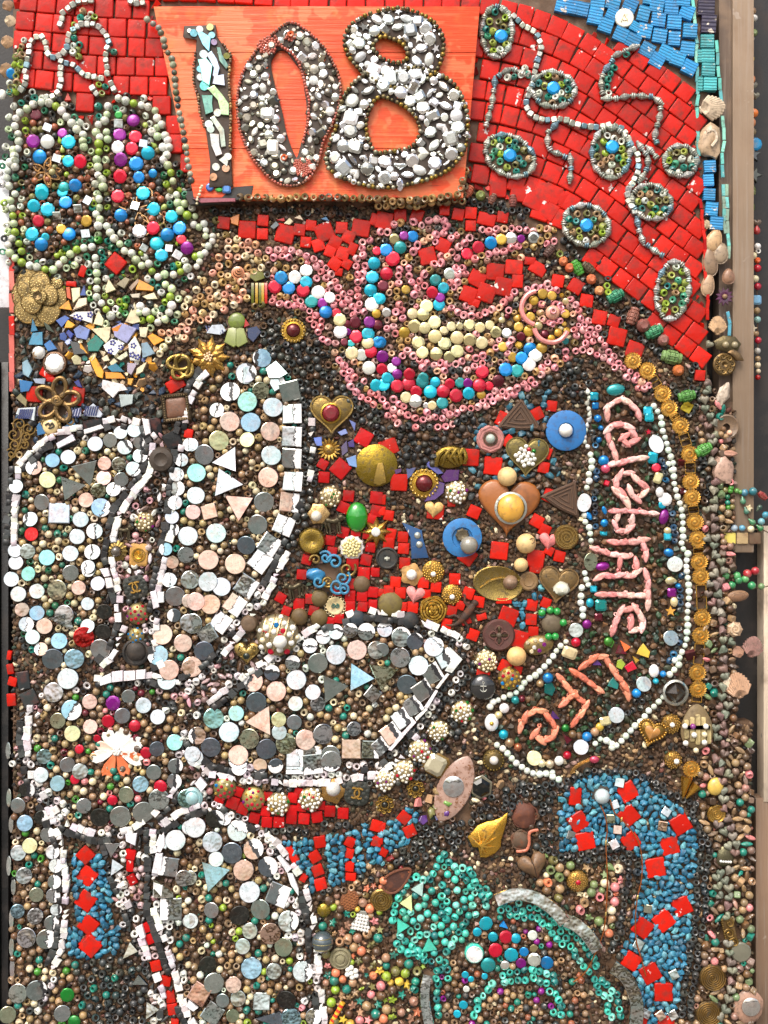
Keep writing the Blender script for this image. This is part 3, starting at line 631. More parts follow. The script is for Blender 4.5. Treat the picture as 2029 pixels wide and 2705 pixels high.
quilt('black quilted button with gold interlocked letters left of the tall mirror oval',1185,170,105,-14)
t=button('black_ring_dome','black ring with a rough dark dome below the tall mirror oval',1190,740,118,'matte',(34,32,30),[(118,0),(118,30),(100,40),(88,26)],'ornament');part(t,'dome',mv(rough_ball(88,.06,20,12,2,1,1,.6),0,10,20),'matte',(50,44,38))
studded('studded tan dome with coloured stones below the quilted black button',1205,405,98,('gR','gG','gP','cream'),(150,136,92),14,False)
studded('half hidden tan studded dome with blue and orange stones above the black ring',1190,600,78,('gB','gA','gR','white'),(150,136,92),12,False)
t=thing('enamel_flower','white enamel flower brooch with rusty orange petal tips','flower',1020,1610,r=150)
mat('enamel',.3,dirt=.1,coat=.4,wear=.44,wcol=(.55,.12,.03),wscale=55)
for a,l,w_,c in((118,205,62,'white'),(68,215,76,'white'),(22,245,66,'white'),(160,190,44,(230,190,170)),(196,235,60,'white'),(246,250,58,(216,120,76)),(292,235,56,(212,110,66)),(338,250,64,'white')):
 pl=[(l*u,w_*v)for u,v in[(.06,.1),(.3,.5),(.6,.92),(.85,.9),(1,.45),(.9,0),(1,-.45),(.85,-.9),(.6,-.92),(.3,-.5),(.06,-.1)]][::-1]
 part(t,'petal',mv(prism(pl,6,22,9,-8),rot=-a),'enamel',c)
part(t,'centre',join([mv(GEO['rhine'][0],26*math.cos(q),26*math.sin(q),24,s=16)for q in[2*math.pi*i/6 for i in range(6)]]+[mv(GEO['rhine'][0],0,0,26,s=18)]),'clear','gW',ang=5)
at(500,500)
t=thing('poinsettia_brooch','gold poinsettia flower brooch with pointed veined leaves','brooch',170,1470,r=165)
for ring_,n,l,w_,z in((0,9,195,48,4),(1,7,140,42,18)):
 for k in range(n):
  a=360*k/n+ring_*20;pl=[(l*u,w_*v)for u,v in[(.1,.2),(.3,.8),(.45,1),(.5,.75),(.65,.8),(.7,.5),(1,0),(.7,-.5),(.65,-.8),(.5,-.75),(.45,-1),(.3,-.8),(.1,-.2)]][::-1]
  q=part(t,'leaf',mv(prism(pl,0,9,4,16),0,0,z,-a,1,0),'gold',(178,136,66));part(t,'vein',mv(tube([(20,0,20),(l*.5,0,24),(l*.9,0,12)],4,5),0,0,z,-a),'gold',(150,112,50),sub=q)
for k in range(13):part(t,'stamen',mv(ball(11,seg=8,rings=6),42*math.sqrt(k/13)*math.cos(k*2.4),42*math.sqrt(k/13)*math.sin(k*2.4),44),'pearl',(230,196,150))
rosette('round gold brooch with a dark red stone right of the green glass figure',912,1237,108,(96,20,24))
t=thing('glass_owl','figure of green glass tiles with a round head and striped skirt','glass figure',410,1210,r=100)
part(t,'head',mv(DOME(76,26),5,55,8),'ceramic',(108,124,50))
for s in(-1,1):part(t,'skirt',prism([(0,10),(s*70,-10),(s*104,-130),(s*20,-175),(0,-160)][::s],0,22,6),'ridged',(122,132,62))
part(t,'wing',prism([(80,80),(120,20),(70,0)][::-1],0,18,4),'ceramic','dred')
t=thing('glass_figure','standing figure of olive and red striped glass slips','glass figure',600,860,r=75)
part(t,'head',prism([(-80,95),(-30,150),(50,130),(60,80),(-20,50)][::-1],0,26,5),'ceramic',(104,104,34))
for x0,c in((-55,(92,96,20)),(-20,(176,140,40)),(12,(96,100,26)),(34,(176,140,40)),(62,(190,40,30))):part(t,'strip',prism([(x0-2,-140),(x0+22,-140),(x0+22,40),(x0-2,40)],0,24,4),'ceramic',c)
t=thing('snail_bead','striped orange cone bead above the green glass figure','bead',425,730,r=55);part(t,'cone',join([mv(ring_lathe([(56-13*k,0),(58-13*k,10),(44-13*k,16),(40-13*k,0)],18),6*k,8*k,k*14)for k in range(4)]),'ceramic',(206,138,98))
# ---- centre
at(500,1000)
t=thing('heart_brooch','antique brass heart with a round dark red stone','brooch',1250,315,r=165)
part(t,'plate',prism(heart_poly(182,40),0,26,8,14),'bronze',(128,106,58));part(t,'rim',mv(rim(heart_poly(184,40),10,26)),'bronze',(150,124,70));part(t,'collar',mv(ring_lathe([(92,20),(92,50),(78,56),(76,20)],28),-8,10),'gold','agold');gem_on(t,'stone',-8,10,76,(120,20,30),'gem',36,'gem')
t=thing('sun_face','small gold sun with a face and wavy rays','ornament',1225,620,r=85)
part(t,'face',DOME(52,36),'gold',(186,146,70));part(t,'nose',mv(ball(9,.8,1.8,1,8,6),0,0,36),'gold',(206,166,84))
for s in(-1,1):part(t,'eye',mv(ball(8,1.4,.6,.7,8,6),s*20,12,32),'matte',(70,50,26))
part(t,'mouth',tube(arc(20,215,325,8,0,-2,33),4,5),'matte',(90,64,30))
for k in range(16):part(t,'ray',mv(prism([(50,10),(50,-10),(78,-13),(108,0),(80,8)][::-1],0,16,4),0,0,0,22.5*k),'gold',(186,146,70))
t=thing('brass_disc','large bent brass disc with a small round mirror at its foot','disc',1640,760,0,r=165)
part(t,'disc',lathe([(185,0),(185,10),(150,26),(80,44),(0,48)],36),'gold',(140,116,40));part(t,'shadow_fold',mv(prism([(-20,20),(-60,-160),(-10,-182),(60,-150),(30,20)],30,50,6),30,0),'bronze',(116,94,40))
studded('studded ball with green stone at left of the green oval glass',1238,1035,98,('cream','white','gP','gG'))
t=thing('pearl_button','pearl set in a pale gold cup left of the lion','button',1115,1205,r=65);part(t,'cup',mv(lathe([(95,0),(90,14),(60,26)],18,lambda a:1+.12*math.cos(6*a)),20,20),'gold',(200,164,110));part(t,'pearl',mv(ball(48),0,0,40),'pearl',(214,204,188))
lion('dark lion figurine left of the green oval glass',1262,1275,100,0,1)
t=thing('green_cabochon','large translucent green oval glass stone','glass stone',1470,1215,0,r=105);gem_on(t,'stone',0,0,96,(24,132,30),'glassball',4,'cab',ry=132)
button('brass_button','round brass button with sunken centre left of the red tiles',1075,1425,120,'gold',(150,124,56),[(120,0),(120,26),(104,56),(70,64),(36,50),(0,40)])
t=thing('pearl_cluster','round cluster of small cream pearls','ornament',1425,1482,r=98);part(t,'base',lathe([(108,0),(100,14),(0,20)],24,lambda a:1+.06*math.cos(12*a)),'clear','gW')
for k in range(34):q=84*math.sqrt((k+.4)/34);part(t,'pearl',mv(ball(15,seg=9,rings=6),q*math.cos(k*2.4),q*math.sin(k*2.4),22+34*(1-(q/90)**2)),'pearl',(222,208,146))
t=thing('gold_star','gold starburst brooch with a crystal centre','brooch',1640,1345,r=95);part(t,'star',prism(star_poly(150,8,.5),0,14,6,34),'gold',(170,134,62));gem_on(t,'crystal',-4,0,40,'gW','clear',40,'gem')
at(1000,1000)
t=thing('knot_button','brass knotted oval button beside a red tile','button',630,690,-4,r=125);part(t,'base',ball(1,148,104,40,26,12),'gold',(132,108,44))
for k in range(4):part(t,'strand',tube(wig([(-130+k*52,-70+k*12,22),(-100+k*62,20,52),(-40+k*52,60,44),(-10+k*48,-10,50),(40+k*26,-62,26)]),19,7),'gold',(150,124,54))
t=button('octagon_button','pink octagonal button with a grey pearl centre',980,530,122,'matte',(176,118,112),[(122,0),(122,22),(104,40),(96,30),(84,30),(78,40),(66,40),(60,24),(0,24)]);t.children[0].data.clear_geometry()
_g=join([lathe([(122,0),(122,22),(106,38)],28),ring_lathe([(118,30),(114,44),(104,44),(100,30)],8),ring_lathe([(92,30),(88,44),(78,44),(74,30)],8)]);_me=mesh('disc',_g,True,25,U*ORG[2]);_me.materials.append(MATS['matte']);t.children[0].data=_me
part(t,'collar',ring_lathe([(66,30),(64,46),(48,46),(46,30)],24),'bronze',(96,70,54));part(t,'pearl',mv(ball(44),0,0,42),'pearl',(160,172,162))
def tri_button(label,x,y,rot,s):
 t=thing('triangle_button',label,'button',x,y,rot,r=120*s)
 P=[(0,150),(-180,-90),(0,-110),(180,-90)]
 sm=lambda k:wig([(a*k*s,b*k*s)for a,b in[(-10,150),(-185,-85),(-150,-105),(0,-118),(150,-105),(185,-85),(20,150)]]+[(-10*k*s,150*k*s)],4)[:-1]
 part(t,'plate',prism([(a,b)for a,b,c in sm(1)],0,22,12),'matte',(74,52,36))
 for k in(.82,.55,.25):part(t,'ridge',tube([(a,b,24)for a,b,c in sm(k)],7*s,6,True),'matte',(86,62,44))
tri_button('brown leather triangular button above the brass heart',1240,335,3,1);tri_button('brown leather triangular button at right of the wooden heart',1640,1040,30,1)
t=button('blue_disc','flat blue painted ring with a white pearl centre',1645,455,178,'matte',(38,106,168),[(178,0),(178,18),(168,24),(70,24),(66,4)],'disc');part(t,'pearl',mv(ball(62),-5,0,36),'pearl','white')
t=thing('brass_heart','engraved brass heart with a cluster of white stones','heart',1300,685,4,r=150);part(t,'plate',prism(heart_poly(188,40),0,22,8,12),'bronze',(112,100,58));part(t,'rim',rim(heart_poly(186,40),8,22),'bronze',(128,112,66))
for k in range(20):q=95*math.sqrt((k+.4)/20);c='gR' if k==11 else 'gG' if k==16 else 'white';gem_on(t,'stone',-8+q*math.cos(k*2.4),0+q*math.sin(k*2.4)*.95,20,c,'gem' if c[0]=='g' else 'pearl',30,'stud')
t=thing('wooden_heart','large brown burnt wood heart with an amber oval stone','heart',1140,1130,4,r=225)
mat('burnt',.42,dirt=.6,dcol=(.07,.022,.006),dscale=34,coat=.3,bump=.4,bscale=500)
part(t,'body',prism(heart_poly(272,48),0,44,26,16),'burnt',(150,88,36),ang=70);part(t,'bezel',mv(ring_lathe([(142,50),(142,78),(122,86),(118,50)],30),15,-5,s=1,rot=0),'silver','silver');gem_on(t,'stone',15,-5,118,'amber','ceramic',62,'cab',ry=132)
for x,y,r,lb in((1125,860,85,'pale wooden ball above the wooden heart'),(1290,1445,88,'pale wooden ball with a drilled hole below the wooden heart'),(1248,1632,62,'small cream bead with a ring above the brass dish')):
 t=thing('wooden_ball',lb,'bead',x,y,r=r*.95);part(t,'ball',mv(ball(r,seg=20,rings=14),0,0,r*.6),'woodball',(214,182,126))
 if 'hole' in lb or 'ring' in lb:part(t,'hole_rim',mv(tube(arc(r*.24,0,340,14,0,0,0),r*.05,5,True),r*.5*(1 if 'hole' in lb else 0),r*.3*(1 if 'hole' in lb else 0),r*1.45),'matte','brown')
rosette('round gold brooch with a dark red stone in the middle of the field',400,920,132,(100,18,22))
studded('white studded ball with pink and green stones above the gold heart',685,1000,104,('white','cream','gP','gG'),(170,150,110),26)
heart('gold_heart','small pale gold stone heart on a red tile',485,1150,82,'stone',(206,170,104),5);heart('pink_heart','rose pink stone heart beside a swirled gold button',1492,1430,84,'stone',(216,124,122),8)
t=button('black_thread_button','black four-hole button sewn with white thread',75,1575,98,'matte',(40,42,40),[(98,0),(98,20),(86,30),(74,18),(0,16)])
for a in(0,90,180,270):part(t,'hole',mv(ring_lathe([(14,14),(14,20),(9,20),(9,14)],10),26*math.cos(R(a+45)),26*math.sin(R(a+45))),'matte',(14,14,14))
part(t,'thread',join([tube([(-22,d,22),(22,d,22)],3,5)for d in(-6,0,6)]+[tube([(d,-20,24),(d,16,24)],3,5)for d in(-5,5)]),'matte','offw')
t=thing('denim_fin','blue denim fin shape with two silver studs','scrap',330,1420,r=70);part(t,'scrap',prism([(-125,160),(50,90),(60,20),(110,-150),(-40,-160),(-50,30)][::-1],0,16,4),'ridged',(44,82,128))
for y in(45,-35):part(t,'stud',mv(DOME(30,18,14),12+(45-y)*.2,y,16),'silver','silver')
t=button('blue_ring','flat blue painted ring with a clear glass ball',735,1395,172,'matte',(40,112,172),[(172,0),(172,18),(162,24),(92,24),(88,4)],'disc');part(t,'cup',mv(lathe([(60,0),(60,20),(46,34),(0,26)],16,lambda a:1+.06*math.cos(8*a)),0,20,6),'bronze',(110,100,80));part(t,'ball',mv(ball(80,seg=24,rings=16),-55*-1,-65,70),'glassball',(138,134,122))
t=button('swirl_button','swirled gold button at the right of the pink heart',1645,1392,112,'gold',(140,112,62),[(112,0),(112,20),(100,34),(0,28)]);part(t,'swirl',tube(spiral(6,100,3.4,60,0,0,34),9,6),'gold',(158,128,72))
# ---- lower centre
at(500,1500)
t=thing('blue_filigree','blue and gold curling filigree brooch like an octopus','brooch',1235,80,r=165)
for k,(x,y,r0,tr,a0)in enumerate([(-130,150,50,1.2,2),(-40,170,60,1.4,0),(40,130,70,1.3,1),(150,70,80,1.3,5),(110,-10,70,1.5,4),(60,-80,70,1.4,3),(-20,-40,50,1.5,2),(120,-110,50,1.3,0),(-100,-40,55,1.2,5)]):
 part(t,'scroll',tube(spiral(10,r0,tr,24,x,y,20+3*k,a0),12,7),'ceramic' if k%3 else 'gold',(50,124,160)if k%3 else(150,124,70))
part(t,'body',mv(rough_ball(70,.18,14,9,5,1.2,.8,.5),-130,20,14),'ceramic',(42,118,164))
lion('dark lion figurine leaning over the studded dome',930,190,95,-18,-1)
for x,y,r,c,lb in((1140,270,76,(92,76,42),'brown speckled domed button left of the cream monogram button'),(965,430,74,(92,72,40),'brown domed button just above the white studded dome'),(1140,440,78,(96,78,40),'brown domed button with a charred edge'),(1510,145,76,(94,74,48),'brown domed button among the red tiles right of the blue filigree'),(1470,445,72,(42,52,60),'dark blue domed button above the mirror arc')):
 t=thing('dome_button',lb,'button',x,y,r=r);part(t,'dome',DOME(r,r*.6),'matte',c);part(t,'edge',ring_lathe([(r*1.02,0),(r*1.02,10),(r*.9,16),(r*.9,0)],22),'bronze',c)
t=button('monogram_button','small cream button with a scalloped edge and curled monogram',1278,335,80,'ceramic',(196,178,132));part(t,'edge_loops',join([tube(arc(13,0,330,8,84*math.cos(a),84*math.sin(a),10),4,5,True)for a in[2*math.pi*i/18 for i in range(18)]]),'gold',(210,190,150));part(t,'monogram',join([tube(spiral(5,20,1.3,14,s*18,0,20),5,5)for s in(-1,1)]),'matte',(50,96,84))
t=studded('large white studded dome with latticework and a red flower stone',775,590,188,('white','cream','gR','gB'),(160,148,116),22);part(t,'pearl',mv(ball(62),40,-40,110),'pearl','white');part(t,'red_flower',mv(GEO['flower5'][0],-105,25,92,s=36),'ceramic','dred')
t=heart('filigree_heart','gold scrollwork heart with a dark round stone',505,750,112,'gold',(186,160,96));part(t,'scrolls',join([tube(spiral(4,26,1.3,14,x,y,50),4,5)for x,y in((-60,40),(60,40),(-50,-10),(52,-8),(-20,55),(22,55))]),'gold',(120,98,50));gem_on(t,'stone',0,-20,30,(24,40,34),'gem',54,'cab')
button('rounded_knob','brown rounded knob left of the large studded dome',525,490,76,'matte',(96,76,56),[(76,0),(76,26),(60,56),(30,66),(0,60)],'knob')
at(1000,1500)
for x,y,r,lb in((645,235,92,'nubbly gold nest button below the pearl flower'),(480,35,100,'nubbly gold nest button with a pearl centre')):
 t=thing('nest_button',lb,'button',x,y,r=r);part(t,'disc',DOME(r,30),'gold',(160,126,58));part(t,'nubs',join([mv(ball(r*.1,seg=7,rings=5),r*.94*math.sqrt((k+.5)/60)*math.cos(k*2.4),r*.94*math.sqrt((k+.5)/60)*math.sin(k*2.4),30*(1-.7*(k/60)))for k in range(60)]),'gold',(196,156,76))
 if 'pearl' in lb:part(t,'pearl',mv(ball(24),0,-20,40),'pearl','white')
t=thing('pearl_flower','tan flower-shaped cup holding a white pearl','button',290,60,r=80);part(t,'cup',lathe([(95,0),(92,14),(60,26)],30,lambda a:1+.12*math.cos(5*a)),'matte',(180,138,80));part(t,'pearl',mv(ball(48),0,0,40),'pearl','white')
heart('pink_heart','pale pink stone heart among red tiles left of the gold rose',320,240,84,'stone',(218,140,136),12)
def rose(label,x,y,r):
 t=thing('gold_rose',label,'rose',x,y,r=r*.95);part(t,'base',lathe([(r,0),(r*.98,14),(r*.6,20)],20,lambda a:1+.07*math.cos(5*a)),'gold',(160,126,52))
 for k in range(4):
  for j in range(5-k//2):
   a=j*360/(5-k//2)+k*31;q=r*(.86-.2*k);part(t,'petal',tube(arc(q,a,a+92-4*k,8,0,0,16+k*12),[r*.03,r*.08,r*.1,r*.11,r*.11,r*.11,r*.1,r*.08,r*.03],6),'gold',(182,144,60))
 part(t,'heart_coil',tube(spiral(4,r*.2,1.6,16,0,0,62),r*.05,6),'gold',(196,158,70))
rose('gold rose button among the red tiles',480,370,124)
t=thing('dome_button','large olive brown domed button with a burnt lower edge','button',105,320,r=108);part(t,'dome',DOME(110,54),'matte',(104,90,44));part(t,'edge',ring_lathe([(113,0),(113,12),(100,18),(100,0)],26),'bronze',(90,76,40))
t=thing('dome_button','black domed button with white paint at the peak of the mirror arc','button',275,460,r=76);part(t,'dome',DOME(78,46),'matte',(36,40,42));part(t,'paint',mv(prism([(-70,-30),(-20,-70),(50,-60),(70,-20),(20,-40)],8,22,4),0,0),'paintw','white')
t=thing('gecko','dark brown rusty gecko figurine climbing over red tiles','figurine',760,420,38,r=100)
_b=[tube(wig([(0,165,14),(0,130,20),(0,95,16),(4,40,20),(0,-40,20),(-10,-90,14),(-40,-140,10),(-90,-170,8)],4),[q for q in np.interp(np.linspace(0,1,29),[0,.08,.18,.3,.5,.65,.8,1],[16,34,24,38,38,22,14,4])],9)]
for s in(-1,1):
 for y,d in((80,40),(-45,-40)):
  _b.append(tube([(s*20,y,14),(s*80,y+d*.3,14),(s*110,y+d*1.4,12)],[15,13,10],7));_b+=[tube([(s*110,y+d*1.4,10),(s*(110+26*math.cos(q)),y+d*1.4+26*math.sin(q),8)],[6,4],5)for q in(-.6,.2,1.,1.8)]
part(t,'body',join(_b),'rust',(56,38,28),ang=70)
t=button('brown_flower_button','large maroon brown button carved with a four-petal flower',1055,590,142,'matte',(78,44,38),[(142,0),(142,24),(126,44),(80,40),(0,34)])
for a in(0,90,180,270):part(t,'petal',mv(tube(wig([(18,14,40),(50,34,42),(84,0,42),(50,-34,42),(18,-14,40)],5),7,6),rot=a),'matte',(94,56,48));part(t,'bar',mv(prism(rect(60,22),36,50,6),48*math.cos(R(a)),48*math.sin(R(a)),0,-a),'bronze',(74,62,44))
part(t,'centre',mv(ball(26),0,0,46),'matte',(84,70,56))
t=thing('brass_dish','large oval brass dish holding a rough stone ball','dish',1050,140,8,r=170);part(t,'dish',join([([(x*1.32,y*.92,z)for x,y,z in lathe([(165,0),(168,16),(160,22),(120,8),(60,2),(0,0)],36)[0]],lathe([(165,0),(168,16),(160,22),(120,8),(60,2),(0,0)],36)[1])]),'gold',(142,120,66));part(t,'fold',tube(wig([(-150,-60,16),(-60,20,20),(60,60,26),(180,50,20)]),10,6),'gold',(160,134,74));part(t,'ball',mv(rough_ball(64,.08,16,10,4),100,28,44),'stone',(132,106,84))
button('brown_button','small brown ringed button partly under the brass dish',1318,118,84,'matte',(124,96,60),[(84,0),(84,16),(70,24),(48,20),(44,26),(34,22),(0,20)])
t=thing('bronze_heart','worn bronze heart with a lumpy pearl','heart',1575,150,8,r=135);part(t,'plate',prism(heart_poly(172,40),0,22,8,10),'bronze',(126,102,66));part(t,'rim',rim(heart_poly(170,40),9,22),'bronze',(140,112,74));part(t,'pearl',mv(rough_ball(60,.16,14,9,6,1.2,1,.8),30,-30,44),'pearl',(196,196,180))
t=thing('wood_cap_beads','dark wooden cap ringed by bright green beads','ornament',1520,490,r=95);part(t,'cap',DOME(90,44),'matte',(96,84,64))
for x,y in((-88,95),(-15,118),(45,108),(-30,-115),(30,-112),(100,10)):part(t,'green_bead',mv(ball(34),x,y,22),'pearl',(30,142,58))
t=thing('drop_brooch','egg-shaped gold pod set with coloured stones beside the wooden ball','ornament',1390,680,-10,r=110);part(t,'pod',([(x*1.2+max(0,x)*.25,y*.85,z)for x,y,z in ball(105,1,1,.55,20,12)[0]],ball(105,1,1,.55,20,12)[1]),'bronze',(140,118,74))
for x,y,c in((-80,40,'cream'),(-10,50,'cream'),(-30,-10,'white'),(60,0,'gP'),(10,-45,'gP'),(-60,-40,'cream'),(40,40,'gW')):gem_on(t,'stone',x,y,20,c,'gem',50,'rhine')
t=thing('wooden_ball','pale wooden ball below the maroon flower button','bead',1207,772,r=84);part(t,'ball',mv(ball(86,seg=20,rings=14),0,0,50),'woodball',(214,172,112))
studded('studded ball of white and tan stones at the tip of the mirror arc',945,820,102,('cream','white','blonde','gP','gB'),n=28);studded('studded ball with red blue and green rhinestones below the wooden ball',1150,970,106,('gA','gB','gG','gR','cream'),(148,122,78),22,False)
t=button('black_anchor_button','large black domed button with a worn silver emblem',915,1045,118,'glassball',(34,34,34),[(118,0),(118,30),(100,58),(60,76),(0,82)]);part(t,'emblem',join([tube([(0,-34,84),(0,40,84)],5,5),tube(arc(30,200,340,8,0,-2,82),5,5),tube([(-26,16,83),(26,16,83)],5,5),mv(tube(arc(9,0,340,8),4,5,True),0,46,82)]),'silver','silver')
studded('white studded ball with a green stone right of the mirror wedge',735,1265,104,('white','cream','gG','gR'),n=26);studded('white studded ball with a green stone at its lower edge',525,1430,96,('white','cream','cream','gG'),n=26);studded('white studded ball with pink and red stones near the wedge corner',365,1605,106,('white','cream','gR','gP','gA'),n=26)
at(500,2000)
studded('tan studded ball, leftmost of the row above red tiles',310,272,104,('gR','gB','cream','gA'),(140,132,84),16,False);studded('tan studded ball with purple and green stones, second in the row',562,368,106,('gR','gG','gP','gA'),(176,160,100),16,False)
studded('white studded ball with an amber stone, third in the row',782,412,106,('white','cream','gG','gA'),n=26);studded('white studded ball, rightmost of the row above red tiles',1065,370,108,('white','cream','gG','gR'),n=26)
t=thing('pearl_cup','silvery pearl in a ragged tan cup beside the quilted button','button',1258,285,r=95);part(t,'cup',mv(lathe([(110,0),(104,16),(70,30)],30,lambda a:1+.1*math.cos(5*a)+.05*math.sin(9*a)),0,-14),'gold',(178,136,76));part(t,'pearl',mv(ball(64,seg=18,rings=12),6,10,44),'pearl',(196,194,188))
quilt('black quilted button with gold interlocked letters below the mirror wedge',1470,315,110,8)
t=button('pearl_dome','pale blue pearly domed button left of the lower mirror field',25,360,92,'pearl',(140,178,182),[(92,0),(92,16),(70,34),(56,26),(54,40),(30,58),(0,60)])
for x,y,lb in((1180,1345,'small gold melon-shaped charm'),):
 t=thing('melon_charm',lb,'charm',x,y,r=62);part(t,'melon',lathe([(64,0),(60,24),(36,44),(8,46)],40,lambda a:.92+.08*abs(math.cos(6*a))),'gold',(150,128,50));part(t,'loop',mv(tube(arc(20,0,340,12),8,6,True),68,42,14),'gold',(150,128,50))
t=thing('honeycomb_pod','copper brown honeycomb oval disc','ornament',1405,1260,20,r=90);part(t,'disc',prism(circ(80,24,98),0,16,6),'rust',(112,66,36));part(t,'cells',join([tube(arc(12,0,300,6,a*26+(b%2)*13,b*23,18),4,4,True)for a in range(-3,3)for b in range(-4,5)if math.hypot((a*26+(b%2)*13)/66,b*23/84)<1]),'rust',(140,86,46))
t=thing('rhinestone_cluster','trapezoid cluster of white rhinestones','ornament',1510,1445,12,r=85);part(t,'plate',prism([(-95,-80),(85,-90),(60,40),(20,95),(-30,90)],0,12,4),'silver','silver')
for k in range(30):
 a,b=-70+(k%6)*28,-70+(k//6)*30
 if abs(a)<84-(b+70)*.32:gem_on(t,'crystal',a,b,15,'gW','clear',12,'rhine')
at(500,2205)
t=thing('striped_glass_ball','striped blue grey glass ball at the edge of the lower mirror field','bead',1170,935,r=92);part(t,'ball',mv(ball(95,seg=20,rings=14),0,0,40),'glassball',(70,80,84));part(t,'bands',join([tube(arc(96*math.cos(R(e)),5,175,14,0,0,0),5,5)for e in(0,)]+[mv(tube([(x,90*math.sin(R(q)),40+math.sqrt(max(0,94*94-x*x-(90*math.sin(R(q)))**2)))for x in np.linspace(-88*math.cos(R(q))*.9,88*math.cos(R(q))*.9,12)],5,5))for q in(-35,0,30)]),'gold',(150,140,100))
button('ringed_button','grey olive button with concentric rings',1325,1090,98,'matte',(126,120,92),[(98,0),(98,18),(84,34),(72,26),(66,38),(50,44),(40,36),(34,46),(0,52)])
t=thing('bead_cluster','cluster of small white bead berries','bead',1420,1215,r=60)
for x,y in((-30,30),(0,48),(40,20),(0,0),(-34,-10),(44,-20),(8,-36)):part(t,'berry',mv(ball(24),x,y,20),'pearl','white')
t=thing('striped_cane','orange and yellow striped twisted cane','glass cane',1295,1570,0,r=30)
for k in range(9):part(t,'stripe',tube([(-50+k*11.5,-90+k*21,18),(-40+k*11.5,-68+k*21,18)],22,9),'ceramic',(214,52,26)if k%2 else(232,170,50))
# ---- lower right
at(1000,2000)
studded('white studded ball left of the amber crystal',225,125,104,('white','cream','cream','gR'),n=26);studded('white studded ball with a purple stone at the bottom of the wedge',55,205,98,('white','cream','gP'),n=26)
t=thing('emerald_crystal','pale emerald-cut crystal in an amber mount','crystal',500,65,-62,r=95);part(t,'mount',prism([(-70,-110),(70,-110),(100,-80),(100,80),(70,110),(-70,110),(-100,80),(-100,-80)],0,20,8),'gold',(150,118,66));gem_on(t,'crystal',0,0,84,(176,168,140),'clear',18,'emer')
t=thing('agate_slice','long pointed agate slice with rusty speckles and a round mirror','stone',665,280,24,r=120)
mat('agate',.3,dirt=.55,dcol=(.13,.045,.012),dscale=150,coat=.3,bump=.1,wear=.42,wcol=(.2,.08,.03),wscale=260);part(t,'slice',prism([(math.sin(q)*150*(abs(math.sin(q))**.35),math.cos(q)*312)for q in[-2*math.pi*i/30 for i in range(30)]],0,26,12,8),'agate',(164,134,120))
for _x,_y in((-55,130),(55,-130),(-90,230),(90,-230)):occ(*N_(665-_x,280+_y),28)
part(t,'mirror',mv(lathe([(92,34),(92,44),(88,46)],28),-20,20),'mirror',(220,220,220))
t=thing('black_hexagon_gem','black hexagonal faceted gem in a clear mount','gem',900,265,r=95);part(t,'mount',prism(circ(108,6,a0=.4),0,18,8),'clear',(110,104,84));part(t,'stone',prism(circ(84,6,a0=.5),10,60,34),'gem',(16,20,20),ang=5)
for x,y,s,lb in((325,280,82,'square gold filigree charm with a dark centre'),(55,420,84,'round gold filigree charm with a dark centre at the wedge foot')):
 t=thing('filigree_charm',lb,'charm',x,y,10,r=s)
 for k in range(8):a=45*k;part(t,'scroll',tube(spiral(5,s*.26,1.3,16,s*.72*math.cos(R(a)),s*.72*math.sin(R(a)),12,R(a)),6,5),'gold',(160,128,60))
 part(t,'ring',tube(arc(s*.42,0,345,20,0,0,14),7,6,True),'gold',(160,128,60));gem_on(t,'stone',0,0,s*.28,(34,36,30),'gem',12,'cab')
t=thing('gold_leaf','large shiny gold ribbed leaf','leaf',955,700,0,r=150)
_pl=[(-175,0),(-120,60),(-85,100),(0,135),(60,145),(110,165),(180,215),(168,120),(150,60),(122,-30),(118,-90),(70,-145),(-10,-185),(-62,-180),(-80,-95),(-130,-90)][::-1]
part(t,'blade',prism(_pl,8,20,8,22),'gold',(206,158,62),ang=60)
for x,y in((-150,0),(-90,70),(0,115),(100,140),(165,190),(110,20),(80,-90),(-10,-165),(-50,-170)):part(t,'vein',tube([(-55,-75,44),((x-55)/2,(y-75)/2,46),(x*.96,y*.96,22)],[12,9,4],6),'gold',(216,170,74))
for x,y,r,lb,c in((1280,510,110,'rusty brown crumpled cap above the gold leaf tip',(86,48,34)),(1250,730,82,'grey brown worn round cap beside a coral twig',(84,66,50))):
 t=thing('rusty_cap',lb,'cap',x,y,r=r*.9);part(t,'cap',rough_ball(r,.12,18,11,r/50,1,1,.5),'rust',c);part(t,'rim',tube([(r*(1+.06*math.sin(5*q))*math.cos(q),r*(1+.06*math.sin(5*q))*math.sin(q),10)for q in[2*math.pi*i/24 for i in range(24)]],9,6,True),'rust',c)
t=thing('nut_heart','brown cracked heart-shaped nut','nut',1360,960,-18,r=115);part(t,'nut',prism(heart_poly(130,36),0,30,20,44),'stone',(112,84,58),ang=80);part(t,'seam',tube([(0,70,60),(4,10,76),(0,-60,58),(0,-110,30)],5,5),'matte',(60,42,28))
t=thing('seed_pod','dark open seed pod beside the turquoise bead bird','pod',165,1075,-38,r=95);part(t,'shell',prism([(150*math.cos(q),78*math.sin(q)*(1-.4*math.cos(q)))for q in[2*math.pi*i/26 for i in range(26)]],0,20,12),'rust',(66,36,26));part(t,'lip',tube([(146*math.cos(q),76*math.sin(q)*(1-.4*math.cos(q)),24)for q in[2*math.pi*i/26 for i in range(26)]],11,6,True),'rust',(100,58,38))
t=thing('coral_twig','curling coral orange twig','twig',1300,740);part(t,'twig',tube(wig([(-90,-90,14),(-40,-85,20),(0,-70,22),(20,-20,20),(20,60,22),(40,90,20),(100,100,16)]),14,7),'stone',(190,110,84))
